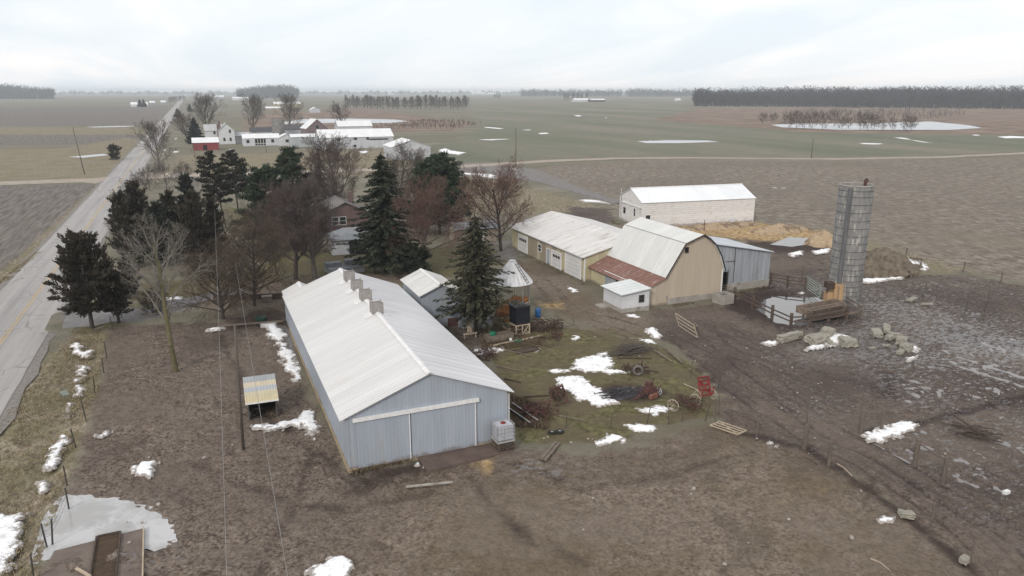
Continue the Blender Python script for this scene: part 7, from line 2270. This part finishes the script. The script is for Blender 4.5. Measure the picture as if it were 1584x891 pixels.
# stub silo
p = at(432, 214); t = thing('stub_silo', 'short grey stub silo behind the cottage', 'silo', (p[0], p[1], 0)); m = MB(); m.lathe([(3.0, -.1), (3.0, tall(p, 184)), (2.8, tall(p, 184)), (2.8, 1)], n=28); m.build('wall', M_stave, t, True)
m = MB()
for k in range(10): m.ring((0, 0, .8 + k * .95), 3.02, .04, n=28, m=4)
m.build('hoop', M_steel_dark, t)
# little white shed and green-grey shed with dark roofs
t = far_shed('wash_house', 'small white shed with one dark window right of the cottage', 'shed', (443, 224.5), 3.4, 3.4, 3.2, 4.8, M_house_white, M_far_roof, 'y'); window(t, 's', -.6, .7, 1.4, 2.6, -3.4, M_trim, bars=0)
t = far_shed('grey_barn', 'pale grey green barn with a dark gable behind it', 'barn', (476, 226), 4.0, 6.8, 4.0, 5.0, panel('pale_grey_green_steel', (.40, .44, .45), (.34, .375, .385), .4, 'h', .01, .25, .6), M_far_roof, 'x')
t = far_shed('gabled_barn', 'dark roofed gabled barn standing between the silo and the long barn', 'barn', (487, 214), 5.2, 5.0, 5.0, 9.2, plain('plum_gable_board', (.20, .155, .16), (.15, .115, .12), 1, .85, .01), M_far_roof, 'y', .15); window(t, 's', -.6, .6, 5.0, 6.2, -5.0, M_darkhole, bars=0)
t = far_shed('dark_barn', 'low dark roofed barn left of the gabled barn', 'barn', (458, 211), 4.5, 6.5, 3.6, 5.6, M_house_white, plain('charcoal_roof', (.085, .085, .095), (.06, .06, .066), 1, .7, .01), 'x')
t = far_shed('dark_roof_shed', 'small dark roofed shed behind the cottage', 'shed', (408, 212), 3.2, 6.0, 2.8, 4.8, M_house_white, plain('slate_black_roof', (.07, .072, .08), (.05, .052, .058), 1, .7, .01), 'x')
# long white poultry barn
t = far_shed('poultry_barn', 'very long white poultry barn with a bright white roof', 'barn', (549, 227.5), 6.2, 14.6, 4.4, 7.2, M_steel_white, M_far_roof, 'x', -.02)
for x, z in ((-8.0, 3.0), (-1.2, 3.2), (3.6, 3.2), (-1.6, .4), (12.0, .6)): rect('hatch', M_darkhole, t, x, x + 1.1, -6.24, -6.205, z, z + .95)
rect('open_bay', M_darkhole, t, 4.8, 12.5, -6.24, -6.205, 3.05, 3.6)
t = far_shed('poultry_barn', 'white roofed barn half hidden behind the very long one', 'barn', (547, 206), 6, 9, 4.0, 6.6, M_steel_white, M_far_roof, 'x')
# white garage with a sliding door
p = at(635, 245.5); t = thing('metal_garage', 'white metal garage with a wide sliding door at the farm lane', 'garage', (p[0], p[1] + 4.5, 0), -.03)
gable_parts(t, 6.6, 6.5, 4.1, 6.3, M_steel_white, M_far_roof, .3, None, axis='y')
rect('sliding_door', M_steel_white, t, -3.4, 4.1, -6.6, -6.52, .1, 3.2); m = MB(); m.box(-3.6, 4.4, -6.7, -6.505, 3.22, 3.5); m.build('door_track', M_trim, t)
m = MB(); m.box(2.9, 2.98, -6.63, -6.605, .1, 2.3); m.box(4.02, 4.1, -6.63, -6.605, .1, 2.3); m.box(2.9, 4.1, -6.63, -6.605, 2.3, 2.4); m.build('entry_door_frame', M_galv, t)

# ------------------------------------------------------------------ buildings farther out
FAR = [('distant_barn', 'distant long white barn left of the road', (216, 165), 7, 14, 4, 8, M_house_white, 'x'), ('distant_shed', 'distant grey shed right of the two spruces', (236, 162.5), 6, 5, 5, 8, M_grey_tin, 'x'), ('distant_shed', 'distant grey shed nearer the road', (253, 161.5), 6, 5, 5, 8, M_grey_tin, 'x'),
       ('distant_barn', 'distant barn with a white roof behind the bare trees', (444, 166.5), 9, 22, 6, 10, M_yellow, 'x'), ('distant_barn', 'distant low tan barn left of the white roofed one', (424, 173), 7, 11, 5, 7, M_drab, 'x'), ('distant_shed', 'distant small grey white shed right of the white roofed barn', (487, 174), 6, 8, 4, 7, M_steel_white, 'y'),
       ('distant_barn', 'remote white barn beyond the middle wood', (898, 157.5), 8, 22, 5, 9, M_house_white, 'x'), ('distant_barn', 'remote dark barn beside the remote white one', (923, 157.5), 8, 22, 5, 8, M_wood_dark, 'x'), ('distant_shed', 'remote white shed at the edge of the dense wood', (1048, 156), 5, 8, 4, 7, M_house_white, 'x'),
       ('distant_barn', 'remote white roofed barn on the horizon over the fields', (740, 146.2), 20, 60, 10, 18, M_house_white, 'x'), ('distant_barn', 'remote pale barn on the horizon right of the first', (760, 146.6), 18, 34, 9, 16, M_house_white, 'x'), ('distant_house', 'remote white house on the horizon above the windbreak', (605, 147), 16, 24, 9, 16, M_house_white, 'y'),
       ('distant_house', 'remote white house beside the far end of the road', (305, 150), 9, 14, 7, 12, M_house_white, 'y'), ('distant_house', 'remote grey house left of the far end of the road', (340, 152), 9, 16, 6, 11, M_steel_white, 'x'), ('distant_barn', 'remote barn right of the far road and its houses', (372, 155), 9, 24, 6, 10, M_house_white, 'x'),
       ('distant_house', 'remote white farmhouse in the open fields by the far woods', (905, 147.5), 12, 20, 10, 16, M_house_white, 'x')]
for nm, lab, c, hw_, hl_, e_, r_, wm, ax in FAR:
    far_shed(nm, lab, nm.split('_')[1], c, hw_ * .8, hl_ * .8, e_ * .8, r_ * .8, wm, M_far_roof, ax)

# ------------------------------------------------------------------ moist winter air
m = MB(); m.box(-9600, 9600, -9600, 9600, -2.0, 41.0)
hz = m.build('haze', M_glass); hz.data.materials.clear()
hm = bpy.data.materials.new('moist_air'); hm.use_nodes = True
hn, hl_ = hm.node_tree.nodes, hm.node_tree.links
hn.remove(hn['Principled BSDF'])
pv = hn.new('ShaderNodeVolumePrincipled')
pv.inputs['Color'].default_value = (.86, .93, 1.0, 1)
pv.inputs['Density'].default_value = .0002
pv.inputs['Anisotropy'].default_value = .2
hl_.new(pv.outputs[0], hn['Material Output'].inputs['Volume'])
hz.data.materials.append(hm)
hz['kind'] = 'stuff'
